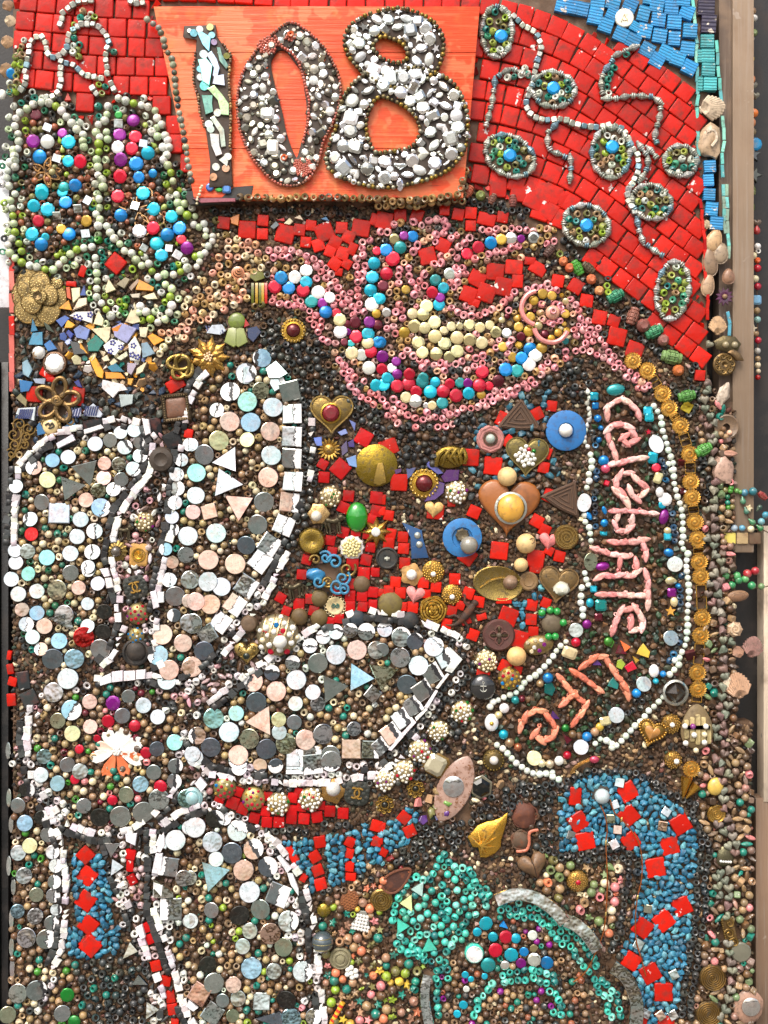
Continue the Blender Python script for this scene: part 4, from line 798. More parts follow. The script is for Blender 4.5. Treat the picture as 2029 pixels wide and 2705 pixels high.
t=button('coiled_gold_button','coiled gold button at the left of the turquoise bird',25,1255,100,'gold',(130,106,58),[(100,0),(100,20),(86,30),(0,26)]);part(t,'coil',tube(spiral(10,92,4,70,0,0,30),8,6),'gold',(150,122,66))
def mir_arc(label,pts,w_,c=(214,216,214)):
 P=[N_(*p)for p in pts];cx_=sum(p[0]for p in P)/len(P);cy_=sum(p[1]for p in P)/len(P)
 so=ORG[:];nat();t=thing('curved_mirror',label,'mirror',cx_,cy_,h=26);t.matrix_basis=t.matrix_basis@Matrix.Rotation(R(-10.5),4,'X');ORG[:]=so;w_*=ORG[2];t['_s']=1.
 S=[(p[0]-cx_,cy_-p[1])for p in P];S=[(a,b)for a,b,c_ in wig(S,5)];n=len(S);V,F=[],[]
 for i,(x,y)in enumerate(S):
  a=S[max(i-1,0)];b=S[min(i+1,n-1)];d=math.hypot(b[0]-a[0],b[1]-a[1]);nx,ny=-(b[1]-a[1])/d,(b[0]-a[0])/d
  for k,z in((-.5,0),(-.5,8),(-.45,10),(.45,10),(.5,8),(.5,0)):V.append((x+nx*w_*k,y+ny*w_*k,z))
  occ(x+cx_,cy_-y,w_*.42)
 for i in range(n-1):
  for k in range(5):q=i*6+k;F.append((q,q+6,q+7,q+1))
 F+=[(0,1,2,3,4,5),tuple(range(6*n-1,6*n-7,-1))]
 part(t,'glass',(V,F),'mirror',c,ang=20)
mir_arc('curved mirror strip over the head of the turquoise bead bird',[(1025,1235),(1180,1185),(1330,1200),(1450,1260),(1540,1330),(1615,1420)],110)
at(1500,2000,529);mir_arc('curved mirror strip at the right of the first one over the turquoise bird',[(-30,1330),(60,1370),(150,1450),(230,1568)],110)
at(1000,2205);mir_arc('curved mirror strip down the left edge of the turquoise bird',[(430,1215),(405,1330),(405,1440),(425,1560),(460,1690)],85)
at(1500,2205,529,952);mir_arc('dark curved mirror strip at the lower right of the turquoise bird',[(210,620),(265,660),(300,720),(318,790),(312,870),(300,910)],62,(190,190,184))
for x,y,r,lb in((690,680,64,'bronze coiled spiral button, the upper of two at the lower right'),(670,852,62,'bronze coiled spiral button, the lower of two at the lower right')):
 t=button('spiral_button',lb,x,y,r,'bronze',(86,66,34),[(r,0),(r,10),(r*.8,18),(0,20)]);part(t,'coil',tube(spiral(2,r*.94,6,110,0,0,17),r*.06,5),'bronze',(128,98,50))
at(1500,2000,529)
t=button('gold_coin_button','gold engraved coin-like button at the right border',1235,475,78,'gold',(176,138,66),[(78,0),(78,14),(70,24),(60,16),(0,16)]);part(t,'engraving',join([tube(spiral(4,50,2.5,40,0,0,18),4,5)]+[tube(arc(66,90*k,90*k+60,8,0,0,22),5,5)for k in range(4)]),'gold',(196,156,80))
t=thing('gold_cone','pair of gold twisted cones at the right border','ornament',1000,260,10,r=70);part(t,'cone',mv(tube([(0,90,20),(0,-90,14)],[50,8],7),-30,0),'gold',(180,134,54),ang=20);part(t,'cone',mv(tube([(0,60,20),(0,-90,14)],[46,6],7),36,-10,0,28),'gold',(190,142,58),ang=20)
t=thing('wing_pin','gold openwork wing pin with a pink stone','brooch',150,45,0,r=60)
for k in range(7):part(t,'feather',tube(wig([(120-8*k,45+6*k-18*k*.3,14),(20-14*k,10-4*k,18),(-60-10*k,-30-9*k,12),(-125+6*k,-95+2*k,8)],4),8,5),'gold',(190,146,84))
gem_on(t,'stone',70,25,42,(196,70,96),'gem',20,'cab',ry=32)
t=thing('yellow_stone','smooth yellow oval stone at the right border','stone',1225,245,14,r=68);part(t,'stone',mv(ball(1,66,76,40,18,12),0,0,14),'ceramic',(204,172,80))
t=thing('gold_ball','gold nubbly domed button with a ruby centre','button',82,1030,r=92);part(t,'dome',DOME(92,54),'gold',(164,126,62));part(t,'nubs',join([mv(ball(9,seg=6,rings=4),86*math.sqrt((k+6)/90)*math.cos(k*2.4),86*math.sqrt((k+6)/90)*math.sin(k*2.4),54*(1-((k+6)/90)**1.6*.8))for k in range(84)]),'gold',(200,160,88));gem_on(t,'ruby',0,0,22,'gR','gem',52,'cab')
t=thing('pearl_shell','large cloudy pearl in a dark shell at the top of the turquoise stones','pearl',282,322,r=66);part(t,'pearl',mv(ball(64,seg=18,rings=12),0,0,34),'pearl',(176,190,192));part(t,'shell',lathe([(86,0),(84,14),(60,22)],20,lambda a:1+.1*math.cos(7*a)),'matte',(50,46,40))
for lab,pts in(('left copper wire strand hanging from the cloudy pearl',[(265,395),(300,470),(322,600),(310,700),(318,900),(322,1060),(310,1290),(290,1420),(255,1540),(150,1760),(40,1850)]),('right copper wire strand hanging from the cloudy pearl',[(345,340),(380,450),(440,510),(520,600),(580,700),(608,830),(605,1000),(570,1150),(555,1310),(560,1500),(600,1650),(640,1800)])):
 t=thing('copper_wire',lab,'wire',pts[0][0],pts[0][1]);q=[(x-pts[0][0],pts[0][1]-y,54+6*math.sin(i*2))for i,(x,y)in enumerate(pts)]
 part(t,'wire',tube(wig(q,6),5.5,6),'gold',(196,110,56))
 for k in((3,6)if 'left' in lab else(2,7)):part(t,'crimp',mv(ball(1,9,26,9,8,6),q[k][0],q[k][1],q[k][2],10),'gold',(214,186,110))
at(1500,1500,529)
t=heart('gold_locket','gold heart locket with a roped rim and amber middle',690,1370,118,'gold',(150,116,54),18);part(t,'rope_rim',join([mv(ball(13,seg=7,rings=5),x,y,34)for x,y in heart_poly(112,40)]),'gold',(176,136,64));part(t,'inner_heart',mv(prism(heart_poly(74,30),30,52,10,14),0,4),'ceramic',(172,120,60),ang=60)
t=thing('nubbly_gold_ball','nubbly gold ball with a white bead at the lower right','ornament',858,1295,r=85);part(t,'ball',ball(84,1,1,.6,18,12),'gold',(140,108,52));part(t,'nubs',join([mv(ball(11,seg=6,rings=4),80*math.sqrt((k+.5)/60)*math.cos(k*2.4),80*math.sqrt((k+.5)/60)*math.sin(k*2.4),50*(1-.75*k/60))for k in range(60)]),'gold',(180,140,70));part(t,'white_bead',mv(ball(22),0,0,58),'pearl','white')
t=thing('woven_pod','oval woven basket pod with white and purple stones','ornament',1072,1315,0,r=125)
for q_ in(-90,70):occ(*N_(1072,1315+q_),36)
_po=[(130*math.sin(q)*(1-.28*math.cos(q)),185*math.cos(q))for q in[-2*math.pi*i/32 for i in range(32)]];part(t,'base',prism(_po,0,30,18,20),'matte',(116,98,66))
for k in range(5):part(t,'strip',prism(rrect(38,250-abs(k-2)*46,10),30,58-abs(k-2)*5,8),'matte',(176,158,110));t.children[-1].location.x=(k-2)*46*U*ORG[2];t.children[-1].location.y=-20*U*ORG[2]
for y in(60,-60):part(t,'cross_strip',prism(rrect(210,34,10),44,66,8),'matte',(186,168,120));t.children[-1].location.y=y*U*ORG[2]
for x,y,c in((-110,10,'white'),(-45,8,'gP'),(62,8,'white'),(-35,-62,'white'),(50,-58,'cream'),(-105,-130,'white'),(50,-125,'white'),(-20,-190,'cream')):part(t,'stone',mv(ball(24),x,y,62),'pearl',c)
t=thing('black_pyramid_gem','black pyramid-cut stone in a round silver bezel','gem',893,1035,0,r=102);part(t,'bezel',ring_lathe([(108,0),(108,26),(92,38),(84,10)],28),'silver','silver');part(t,'stone',([(0,0,86),(-88,0,18),(0,-88,18),(88,0,18),(0,88,18)],[(0,1,2),(0,2,3),(0,3,4),(0,4,1)]),'gem',(54,50,46),smooth=False)
at(1000,2000);t=thing('studded_bronze_dome','dark bronze studded dome with a pearl beside the pearl string','ornament',1010,30,r=95);part(t,'dome',DOME(98,44),'bronze',(96,80,44));part(t,'studs',join([mv(ball(11,seg=6,rings=4),84*math.cos(a),84*math.sin(a),24)for a in[2*math.pi*i/20 for i in range(20)]]),'gold',(140,116,60));part(t,'pearl',mv(ball(40),0,5,44),'pearl',(206,200,190))
# ---- white disc of the blue corner, scallop shells at the edges
at(1500,0,529)
t=thing('white_disc','round white plastic disc among the blue tiles','disc',470,145,r=78);part(t,'disc',lathe([(79,0),(79,16),(72,24),(0,22)],30),'ceramic',(230,222,204));part(t,'emboss',join([tube([(-30,-34,26),(-6,30,26),(26,-30,26)],4,5),tube(arc(24,200,340,8,0,0,26),4,5)]),'ceramic',(214,196,150))
def scallop(label,x,y,r,rot,c,cat='shell',h=0,n=13,occ_=True):
 t=thing('scallop_shell',label,cat,x,y,rot,r=r*.8 if occ_ else 0,h=h)
 for k in range(n):
  a=R(-62+124*k/(n-1));q=r*(1-.08*abs(k-(n-1)/2)/(n/2));part(t,'rib',tube([(0,-r*.75,6),(.5*q*math.sin(a),-r*.75+.6*q*1.5*math.cos(a)*.6,r*.34),(q*.95*math.sin(a),-r*.75+1.62*q*math.cos(a),r*.06)],[r*.03,r*.1,r*.13],7),'shellm',c)
 part(t,'hinge',mv(ball(r*.2,1.4,.6,.6,8,6),0,-r*.72,5),'shellm',c);return t
scallop('rough pale scallop shell on the right edge below the teal tiles',1195,890,125,80,(196,176,150));
t=thing('barnacle_shell','rough round barnacle shell under the pale scallop','shell',1185,1160,r=115);part(t,'shell',rough_ball(118,.22,16,11,8,.85,1.2,.4),'shellm',(178,152,122));part(t,'mouth',mv(tube(wig([(-40,60,36),(20,70,40),(40,0,44),(0,-60,40)]),13,6),0,0,6),'shellm',(206,188,164))
at(1500,500,529)
scallop('brown striped scallop shell at the right border beside red tiles',1245,1130,92,0,(180,146,108));scallop('small scallop shell wedged beside the blue tiles',1155,290,45,0,(170,148,116))
for x,y,rx,ry,rot,c,lb in((1215,420,62,95,20,(190,154,112),'cream broken shell below the blue tiles'),(1270,530,60,85,10,(150,130,106),'clear-tipped grey shell below the cream shell'),(1180,600,60,120,-6,(132,108,84),'long brown mussel shell at the right border'),(1335,720,48,62,0,(140,104,80),'smooth brown egg-shaped stone at the right border'),(1165,790,50,95,8,(170,140,110),'tan mussel shell beside the purple flower')):
 t=thing('mussel_shell',lb,'shell',x,y,rot,r=(rx+ry)*.4);part(t,'valve',mv(([(a*(1-.25*b/ry),b,c_)for a,b,c_ in ball(1,rx,ry,26,16,10)[0]],ball(1,1,1,1,16,10)[1]),0,0,6),'shellm',c);part(t,'lip',tube([(rx*1.0*math.cos(q)*(1-.25*math.sin(q)),ry*math.sin(q),8)for q in[2*math.pi*i/22 for i in range(22)]],6,5,True),'shellm',c)
t=thing('purple_flower','dark purple pointed flower brooch at the right border','flower',1300,890,r=65)
for k in range(11):part(t,'petal',mv(prism([(14,10),(44,16),(80,0),(44,-16),(14,-10)][::-1],8,22,6),rot=k*360/11),'ceramic',(74,22,60))
part(t,'centre',mv(ball(22),0,0,26),'stone',(130,104,76))
t=thing('brass_rosette','dark brass bird medallion at the right border','medallion',1300,1450,r=85);part(t,'disc',lathe([(95,0),(95,14),(80,24),(60,16),(24,22),(0,4)],28),'bronze',(106,84,50));part(t,'scrolls',join([tube(spiral(5,26,1.3,14,60*math.cos(a),60*math.sin(a),24,a),6,5)for a in[2*math.pi*i/7 for i in range(7)]]),'bronze',(130,104,60))
t=thing('brass_bird','brass leaf and bird clip above the dark medallion','ornament',1330,1300,r=85);part(t,'wing',prism([(-120,40),(-40,90),(60,80),(110,20),(60,-70),(-40,-40),(-100,-20)][::-1],0,20,10,14),'bronze',(92,82,56));part(t,'leaf',mv(prism([(-40,10),(10,40),(70,0),(100,-60),(40,-60),(0,-20)][::-1],6,30,8,8),30,-60),'bronze',(120,96,66))
for x in(-25,50):part(t,'pearl',mv(ball(28),x,10,34),'pearl',(140,128,96))
at(1500,1000,529)
t=thing('quartz_chunk','rough pink quartz chunk on the right border','stone',1290,760,-10,r=105);part(t,'chunk',rough_ball(110,.2,16,11,12,.8,1.15,.45),'shellm',(178,146,128))
t=thing('quartz_chunk','broken white oyster shard at the top of the right border','shell',1290,130,20,r=55);part(t,'chunk',rough_ball(95,.3,14,10,15,.5,1.2,.3),'shellm',(186,170,152))
t=thing('oyster_shell','hollow brown oyster shell beside the door frame','shell',1320,400,0,r=80);part(t,'bowl',ring_lathe([(95,0),(105,16),(92,22),(60,4),(30,2)],20),'shellm',(112,90,68))
for x,y,c in((-10,-80,'tan'),(-50,-60,'tan'),(20,-50,'peach'),(-30,-20,'brown')):part(t,'bead',mv(ball(24),x,y,20),'stone',c)
t=thing('cowrie_bead','long pink shell bead lying beside the door frame','shell',1340,620,4,r=45);part(t,'shell',mv(GEO['shell'][0],0,0,12,0,46),'shellm',(176,130,110))
at(1500,1500,529)
scallop('large fan shell in the right border beside the woven pod',1410,980,130,-12,(176,138,108));scallop('dusky pink scallop at the right margin',1535,660,105,12,(134,98,88));scallop('small scallop beside the dusky pink shell',1415,700,60,-20,(160,120,96))
t=thing('whelk_shell','spiky curled shell above the small scallop','shell',1385,510,0,r=60);part(t,'whorl',lathe([(62,0),(58,26),(30,44),(0,50)],28,lambda a:1+.16*max(0,math.cos(7*a))),'shellm',(178,148,118));part(t,'spire',tube(spiral(4,44,1.8,26,0,0,44),9,6),'shellm',(196,170,140))
t=thing('clam_shell','brown clam half shell below the hanging beads','shell',1410,235,-6,r=70);part(t,'valve',mv(ball(1,95,48,26,16,10),0,0,6),'shellm',(126,92,66));part(t,'ridges',join([tube([(90*k*math.cos(q),44*k*math.sin(q),8+24*math.sqrt(max(0,1-k*k)))for q in[math.pi*i/12 for i in range(13)]],4,5)for k in(.5,.75,.95)]),'shellm',(150,116,86))
t=thing('white_shell','white oval shell chip near the fan shell','shell',1335,965,20,r=50);part(t,'chip',mv(ball(1,50,72,16,14,8),0,0,14),'shellm',(214,196,168))
at(1500,2205,529,952)
t=thing('abalone_disc','pink abalone shell with a white round mirror','shell',862,825,0,r=70);part(t,'shell',rough_ball(74,.1,16,10,21,1,1.1,.3),'shellm',(160,124,104));part(t,'mirror',mv(lathe([(44,22),(44,28),(41,30)],24),5,12),'mirror',(224,220,214))
t=thing('clear_disc','cloudy clear glass disc at the lower right border','disc',825,560,0,r=46);part(t,'disc',lathe([(48,0),(48,10),(42,16),(0,18)],24),'glassball',(110,108,92))
t=thing('scroll_ornament','gold ornamental panel with scrolls at the lower right border','ornament',772,470,-12,r=60);part(t,'plate',prism(rrect(60,150,8),0,10,4),'bronze',(110,86,50));part(t,'scrolls',join([tube(spiral(3,24,1.4,18,dx,dy,14),5,5)for dx,dy in((8,48),(-4,0),(10,-46))]),'gold',(150,120,66));part(t,'bead_edge',join([mv(ball(5,seg=6,rings=4),-26,-70+k*10,12)for k in range(15)]),'gold',(150,120,66))
t=thing('rhinestone_brooch','round greenish brooch with a line of rhinestones at the right border','brooch',750,110,20,r=44);part(t,'disc',rough_ball(46,.12,14,9,30,1,1.1,.4),'bronze',(100,96,72))
for k in range(5):gem_on(t,'crystal',-16+k*11,-22+k*3,7,'gW','clear',15,'rhine')
at(1500,1500,529)
# ================================================================ SIGN "108"
at(0,0,1,1)
mat('plank',.5,dirt=.2,dcol=(.62,.27,.06),dscale=34,wear=.5,wcol=(.8,.17,.06),wscale=26,bump=.9,wave=('grain',12,300,(.14,.025,.01),(.8,.21,.08)),coat=.1)
sign=Motif('number_sign','orange painted plank sign with the jewelled number 108','sign',850,290)
sign.o.matrix_basis=Matrix.Translation(wpos(CX+(850-CX)*.9915,CY+(290-CY)*.9915))@BASE@Matrix.Diagonal((.9915,.9915,1,1)) # the board stands proud of the wall
SC=[(408,28),(1268,17),(1224,515),(675,530),(660,520),(512,520)] # outline in photo pixels
def sgn(g,name,m,c,parent=None):
 o=new(name,mesh(name,g));o.parent=parent or sign.o;o.data.materials.append(MATS[m]);o.color=(*C(c),1);return o
for k,(ya,yb)in enumerate(((17,138),(139.2,262),(263.2,392),(393.2,522))):
 def xl(y):return 408+(y-28)*(512-408)/492
 def xr(y):return 1268-(y-17)*44/498
 pl=[(xl(yb)-850,290-yb),(xr(yb)-850,290-yb),(xr(ya)-850,290-ya),(xl(ya)-850,290-ya)]
 sgn(prism(pl,2,40+random.uniform(-.8,.8),2),'plank','plank',(228,76,28))
for i in range(26):
 for j in range(16):
  x,y=430+i*32,40+j*31
  if 408+(y-28)*.21<x<1262-(y-17)*.09:occ(x,y,22)
def digit(name,outl,holes,label):
 d=Motif(name,label,None,850,290,parent=sign)
 d.o.location.z=0
 P=[N_(*p)for p in outl]
 if not holes:g=prism([(x-850,290-y)for x,y in P][::-1]if area(P)>0 else[(x-850,290-y)for x,y in P],38,52,4)
 else:
  gs=[]
  for H in holes: # ring strip between matching outer and inner outlines
   O,I=H;n=len(O);V=[];F=[]
   for i in range(n):
    ox,oy=N_(*O[i]);ix,iy=N_(*I[i])
    V+=[(ox-850,290-oy,38),(ox-850,290-oy,48),(ox+(ix-ox)*.12-850,290-(oy+(iy-oy)*.12),52),(ix+(ox-ix)*.12-850,290-(iy+(oy-iy)*.12),52),(ix-850,290-iy,48),(ix-850,290-iy,38)]
   for i in range(n):
    j=(i+1)%n
    for q in range(5):F.append((i*6+q,i*6+q+1,j*6+q+1,j*6+q))
   gs.append((V,F))
  g=join(gs)
 sgn(g,'backing','matte',(58,44,34),d.o);return d
def area(P):return sum(P[i][0]*P[(i+1)%len(P)][1]-P[(i+1)%len(P)][0]*P[i][1]for i in range(len(P)))
def smooth_loop(pts,n=4):
 q=wig([pts[-1]]+pts+[pts[0],pts[1]],n);return[(a,b)for a,b,c in q[n:-n-1]]if len(pts)>2 else pts
at(500,0)
one=digit('digit_one',[(-40,240),(235,230),(245,330),(330,450),(380,500),(350,700),(375,950),(370,1350),(385,1640),(180,1650),(190,1450),(150,1150),(95,1000),(40,720),(60,480),(70,350),(-50,330)],None,'digit one covered with pale iridescent mirror pieces')
for x,y,r,c in((100,278,32,'gW'),(190,258,32,'gY'),(48,310,34,(140,200,214)),(205,328,30,(150,200,214)),(225,390,28,(180,150,170)),(135,495,38,'white'),(105,625,32,(150,210,214)),(105,695,32,'gW'),(140,770,42,(130,206,206)),(255,1005,34,'white'),(180,1105,36,'offw'),(195,1148,34,'offw'),(345,1388,34,'offw'),(242,1478,34,'white'),(328,1490,34,'peach'),(220,1565,34,'peach'),(335,510,30,'olive'),(10,290,20,'white')):
 px,py=N_(x,y);one.add('mirror_piece','mirror',px,py,r*ORG[2],c,'mirror',rz=10,h=56,n=mirror_tilt(px,py,random.uniform(5,30),random.uniform(-20,20)))
def slab_piece(m,part_,pts,c,z=54,mt='mirror',t=6,el=18):
 P=[N_(*p)for p in pts];cx_=sum(p[0]for p in P)/len(P);cy_=sum(p[1]for p in P)/len(P);Q=[(x-cx_,cy_-y)for x,y in P]
 if sum(Q[i][0]*Q[(i+1)%len(Q)][1]-Q[(i+1)%len(Q)][0]*Q[i][1]for i in range(len(Q)))<0:Q=Q[::-1]
 o=new(part_,mesh(part_,prism(Q,-6,t,1.2),True,15));o.data.materials.append(MATS[mt]);o.color=(*jit(c,.06),1);o.parent=m.o
 n=mirror_tilt(cx_,cy_,el+random.uniform(-8,12),random.uniform(-25,25))if mt=='mirror' else Vector((random.uniform(-.05,.05),random.uniform(-.05,.05),1)).normalized()
 o.matrix_basis=Matrix.Translation(((cx_-m.x)*U,-(cy_-m.y)*U,z*U))@Vector((0,0,1)).rotation_difference(n).to_matrix().to_4x4()
 for x,y in P:occ(cx_+(x-cx_)*.55,cy_+(y-cy_)*.55,6)
 if len(P):occ(cx_,cy_,10)
 return o
for pts,c in(([(80,310),(120,300),(200,350),(185,480),(130,420)],(150,206,220)),([(160,500),(205,470),(250,540),(275,620),(250,720),(215,690),(225,620)],(196,214,232)),([(85,540),(160,530),(215,600),(190,780),(130,740),(110,620)],(150,214,204)),([(245,440),(275,440),(290,500),(350,600),(330,630),(270,560)],(150,186,160)),([(210,760),(225,690),(310,670),(318,770)],(216,226,240)),([(170,800),(230,770),(300,850),(355,930),(355,1030),(290,1025),(260,900)],(190,212,160)),([(115,860),(210,850),(205,930),(215,1000),(150,1030)],(140,190,168)),([(190,1060),(225,1040),(310,1150),(325,1300),(285,1310),(270,1180)],(206,206,190)),([(185,1190),(265,1190),(270,1300),(295,1370),(240,1395),(200,1300)],(224,216,204)),([(265,1420),(320,1380),(350,1430),(340,1480)],(206,196,186))):slab_piece(one,'mirror_shard',pts,c)
string(one,'edge_bead','ball',[(60,480),(45,600),(45,750),(85,850),(95,990),(150,1150)],4,8,['copper','tan','brown'],h=54,check=False);string(one,'edge_bead','ball',[(300,400),(375,500),(350,700),(370,950),(365,1350)],4,8,['tan','gold','brown'],h=54,check=False)
zo=smooth_loop([(880,215),(1010,270),(1170,420),(1280,600),(1330,800),(1280,1050),(1180,1250),(1130,1450),(1000,1620),(800,1630),(640,1500),(520,1330),(440,1100),(430,850),(480,640),(600,450),(740,310)])
zi=smooth_loop([(790,450),(850,460),(930,560),(985,640),(1010,800),(1030,950),(1020,1130),(985,1250),(950,1380),(930,1370),(890,1280),(850,1150),(820,1000),(780,850),(740,700),(720,560),(760,480)])
zero=digit('digit_zero',[],[(zo,zi)],'digit zero covered with rhinestones and edged with dusty pink beads')
string(zero,'pink_bead','ball',zo+zo[:1],4.4,8.6,[(176,92,74),(160,84,68),(120,72,52)],h=54,jitter=.8,check=False)
string(zero,'pink_bead','ball',[(760,340),(800,420),(900,480),(960,560),(1000,680),(1030,800),(1055,900),(1045,1080),(1015,1200),(1000,1270)],4.4,8.6,[(186,94,76),(166,84,66)],h=57,jitter=.5,check=False)
for P_,n_ in(((690,420),40),((1000,1480),55),((890,340),12)):
 px,py=N_(*P_)
 for k in range(n_):
  q=26*math.sqrt((k+.3)/n_)*(1 if n_>20 else .55);zero.add('pink_bead','ball',px+q*math.cos(k*2.4),py+q*.9*math.sin(k*2.4),4.2,(176,90,72),h=55,o=False)
def ringfill(m,outl,inn,kinds,n,rr,pal,mt,z,part_):
 O=[N_(*p)for p in outl];I=[N_(*p)for p in inn];got=[]
 x0,x1=min(p[0]for p in O),max(p[0]for p in O);y0,y1=min(p[1]for p in O),max(p[1]for p in O)
 for i in range(n):
  x,y=random.uniform(x0,x1),random.uniform(y0,y1);r=rr[1]-(rr[1]-rr[0])*i/n
  if not inside(x,y,O)or inside(x,y,I):continue
  if min(min(math.hypot(x-a,y-b)for a,b in O[::2]),min(math.hypot(x-a,y-b)for a,b in I[::2]))<r+5:continue
  if any((x-a)**2+(y-b)**2<((r+q)*.84)**2 for a,b,q in got):continue
  got.append((x,y,r));k=random.choice(kinds);m.add(part_,k,x,y,r,random.choice(pal),mt if random.random()<.2 else 'spark',rot=random.uniform(0,360),tilt=(random.uniform(-16,16),random.uniform(-16,16)),h=z,o=False,ry=r*random.choice([1,1,.7]))
ringfill(zero,zo,zi,['rhine','rhine','gem','emer','cab','marq'],6000,(4.5,13),['gW','gW',(240,238,230),(160,154,136),(190,182,164),(110,106,94)],'clear',52,'rhinestone')
for x,y,w_,h_,a in((692,1015,60,48,0),(737,1310,50,64,-5)):px,py=N_(x,y);zero.add('crystal','emer',px,py,w_*ORG[2],'gW','clear',ry=h_*ORG[2],rz=20,h=56)
for x,y in((893,325),(835,1400)):px,py=N_(x,y);zero.add('orange_ring_bead','pony',px,py,9,(216,92,36),h=58)
at(0,0,1,1)
eo=smooth_loop([(1000,35),(1070,30),(1140,60),(1170,110),(1165,165),(1150,195),(1200,230),(1232,300),(1232,380),(1195,445),(1130,478),(1030,500),(950,490),(880,460),(862,420),(885,350),(905,270),(930,225),(960,190),(925,160),(910,110),(935,65)])
et=smooth_loop([(1005,105),(1040,110),(1070,130),(1075,160),(1050,172),(1010,160),(985,130)]);eb=smooth_loop([(1000,262),(1040,272),(1085,300),(1110,345),(1095,385),(1060,400),(1010,408),(985,400),(968,350),(975,300)])
nO=len(eo)
def resamp(L,n,c): # resample a loop by angle round c, so that outlines can be bridged
 o=[]
 for k in range(n):
  a=2*math.pi*k/n;best=max(L,key=lambda p:math.cos(math.atan2(p[1]-c[1],p[0]-c[0])-a));o.append(best)
 return o
et_c,eb_c=(1032,138),(1040,340)
upper=smooth_loop([(1000,35),(1070,30),(1140,60),(1170,110),(1165,165),(1145,200),(1090,235),(1030,235),(965,200),(925,160),(910,110),(935,65)]);lower=smooth_loop([(1000,190),(1080,185),(1150,198),(1200,230),(1232,300),(1232,380),(1195,445),(1130,478),(1030,500),(950,490),(880,460),(862,420),(885,350),(905,270),(940,220)])
def dense(L,n):
 P=L+L[:1];d=[0]
 for a,b in zip(P,P[1:]):d.append(d[-1]+math.hypot(b[0]-a[0],b[1]-a[1]))
 xs=np.interp(np.linspace(0,d[-1],n,endpoint=False),d,[p[0]for p in P]);ys=np.interp(np.linspace(0,d[-1],n,endpoint=False),d,[p[1]for p in P]);return list(zip(xs,ys))
UO,UI,LO,LI=resamp(dense(upper,400),48,et_c),resamp(dense(et,300),48,et_c),resamp(dense(lower,400),56,eb_c),resamp(dense(eb,300),56,eb_c)
eight=digit('digit_eight',[],[(UO,UI),(LO,LI)],'digit eight covered with clear crystals and edged with bronze beads')
ringfill(eight,upper,et,['gem','gem','emer','marq','cab','star'],4500,(5,18),['gW',(246,246,244),(246,246,244),(200,200,194)],'clear',53,'crystal');ringfill(eight,lower,eb,['gem','gem','emer','marq','cab','heart'],7000,(5,19),['gW',(246,246,244),(246,246,244),(236,234,228),(180,178,170)],'clear',56,'crystal')
for L_ in(upper[:],lower[4:]+lower[:1],et+et[:1],eb+eb[:1]):string(eight,'bronze_bead','ball',L_ if L_ is not upper else upper+upper[:1],6.5,13,[(112,100,66),(84,76,54),(140,116,52),(150,146,124)],'bronze',h=56,jitter=1,check=False)
# beads round the board
nat();rimb=Motif('board_edging','row of dull bronze beads edging the orange sign','beads',850,530)
string(rimb,'bead','pony',[(640,528),(760,530),(880,528),(1000,532),(1060,540),(1140,530),(1212,520),(1225,470)],10.5,21,['bronze','gold',(130,106,68),(96,80,54)],check=False,h=40,jitter=2);string(rimb,'bead','pony',[(1000,545),(1100,545),(1222,532),(1226,450)],10.5,20,['bronze','gold',(110,92,58)],check=False,h=26,jitter=3)
string(rimb,'edge_bead','ball',[(395,62),(428,85),(440,130),(460,170),(465,210),(472,260),(478,300),(490,360),(500,430),(512,500)],9.5,18,['char','grey',(150,150,130),(92,88,70)],'stained',check=False,h=38)
string(rimb,'dark_bead','pony',[(570,556),(700,556),(840,560),(930,568)],10,22,['char','umber','black'],check=False,jitter=4)
sl_=Motif('slate_strip','dark slate strip with blue and green stones at the foot of digit one','strip',590,525)
at(400,380,500,952)
slab_piece(sl_,'slate',[(190,250),(520,225),(510,275),(400,310),(200,318),(180,280)],(40,38,38),30,'matte',10);slab_piece(sl_,'paint_strip',[(215,290),(430,290),(430,305),(260,312)],(150,84,92),44,'paintw',3)
for x,y,c,k in((303,235,(60,96,160),'gem'),(350,248,(60,150,60),'marq'),(387,245,(80,130,190),'emer')):px,py=N_(x,y);sl_.add('stone',k,px,py,11,c,'gem',h=44)
string(sl_,'chain_bead','ball',[(268,230),(255,255),(245,290),(240,325)],4,8,['cream'],h=50,check=False);nat()
# ================================================================ GEMS
GM=dict(B='gB',C='gC',T='gT',P='gP',R='gR',D='gD',W='gW',Y='gY',A='gA',G='gG')
def gems(m,txt,part_='gem'):
 for it in txt.split(';'):
  q=it.split()
  if len(q)<4:continue
  x,y=N_(float(q[0]),float(q[1]));r=float(q[2])*ORG[2];c=GM[q[3]]
  m.add(part_,'gem' if random.random()<.75 else 'cab',x,y,r,c,('spark' if random.random()<.45 else 'clear')if q[3]in 'WY' else 'gem',rot=random.uniform(0,360),tilt=(random.uniform(-9,9),random.uniform(-9,9)),rz=r*.5,h=11+random.uniform(-3,3),cj=.2)
def squares(m,txt,part_='mirror_square',paint=0):
 for it in txt.split(';'):
  q=it.split()
  if len(q)<3:continue
  x,y=N_(float(q[0]),float(q[1]));w_=float(q[2])*ORG[2]/2;a=float(q[3])if len(q)>3 else 0
  cd_=q[4]if len(q)>4 else random.choice('wwwg');MIRROR(m,x,y,w_,cd_,'mirsq',part_,a)
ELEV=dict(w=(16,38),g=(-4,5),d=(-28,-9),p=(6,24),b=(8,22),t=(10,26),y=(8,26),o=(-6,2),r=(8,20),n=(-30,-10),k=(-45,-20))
TINT=dict(w=(198,200,200),g=(190,192,190),d=(180,184,184),p=(212,176,160),b=(150,180,194),t=(158,206,198),y=(214,204,156),o=(182,184,158),r=(206,50,50),n=(136,146,160),k=(84,84,80))
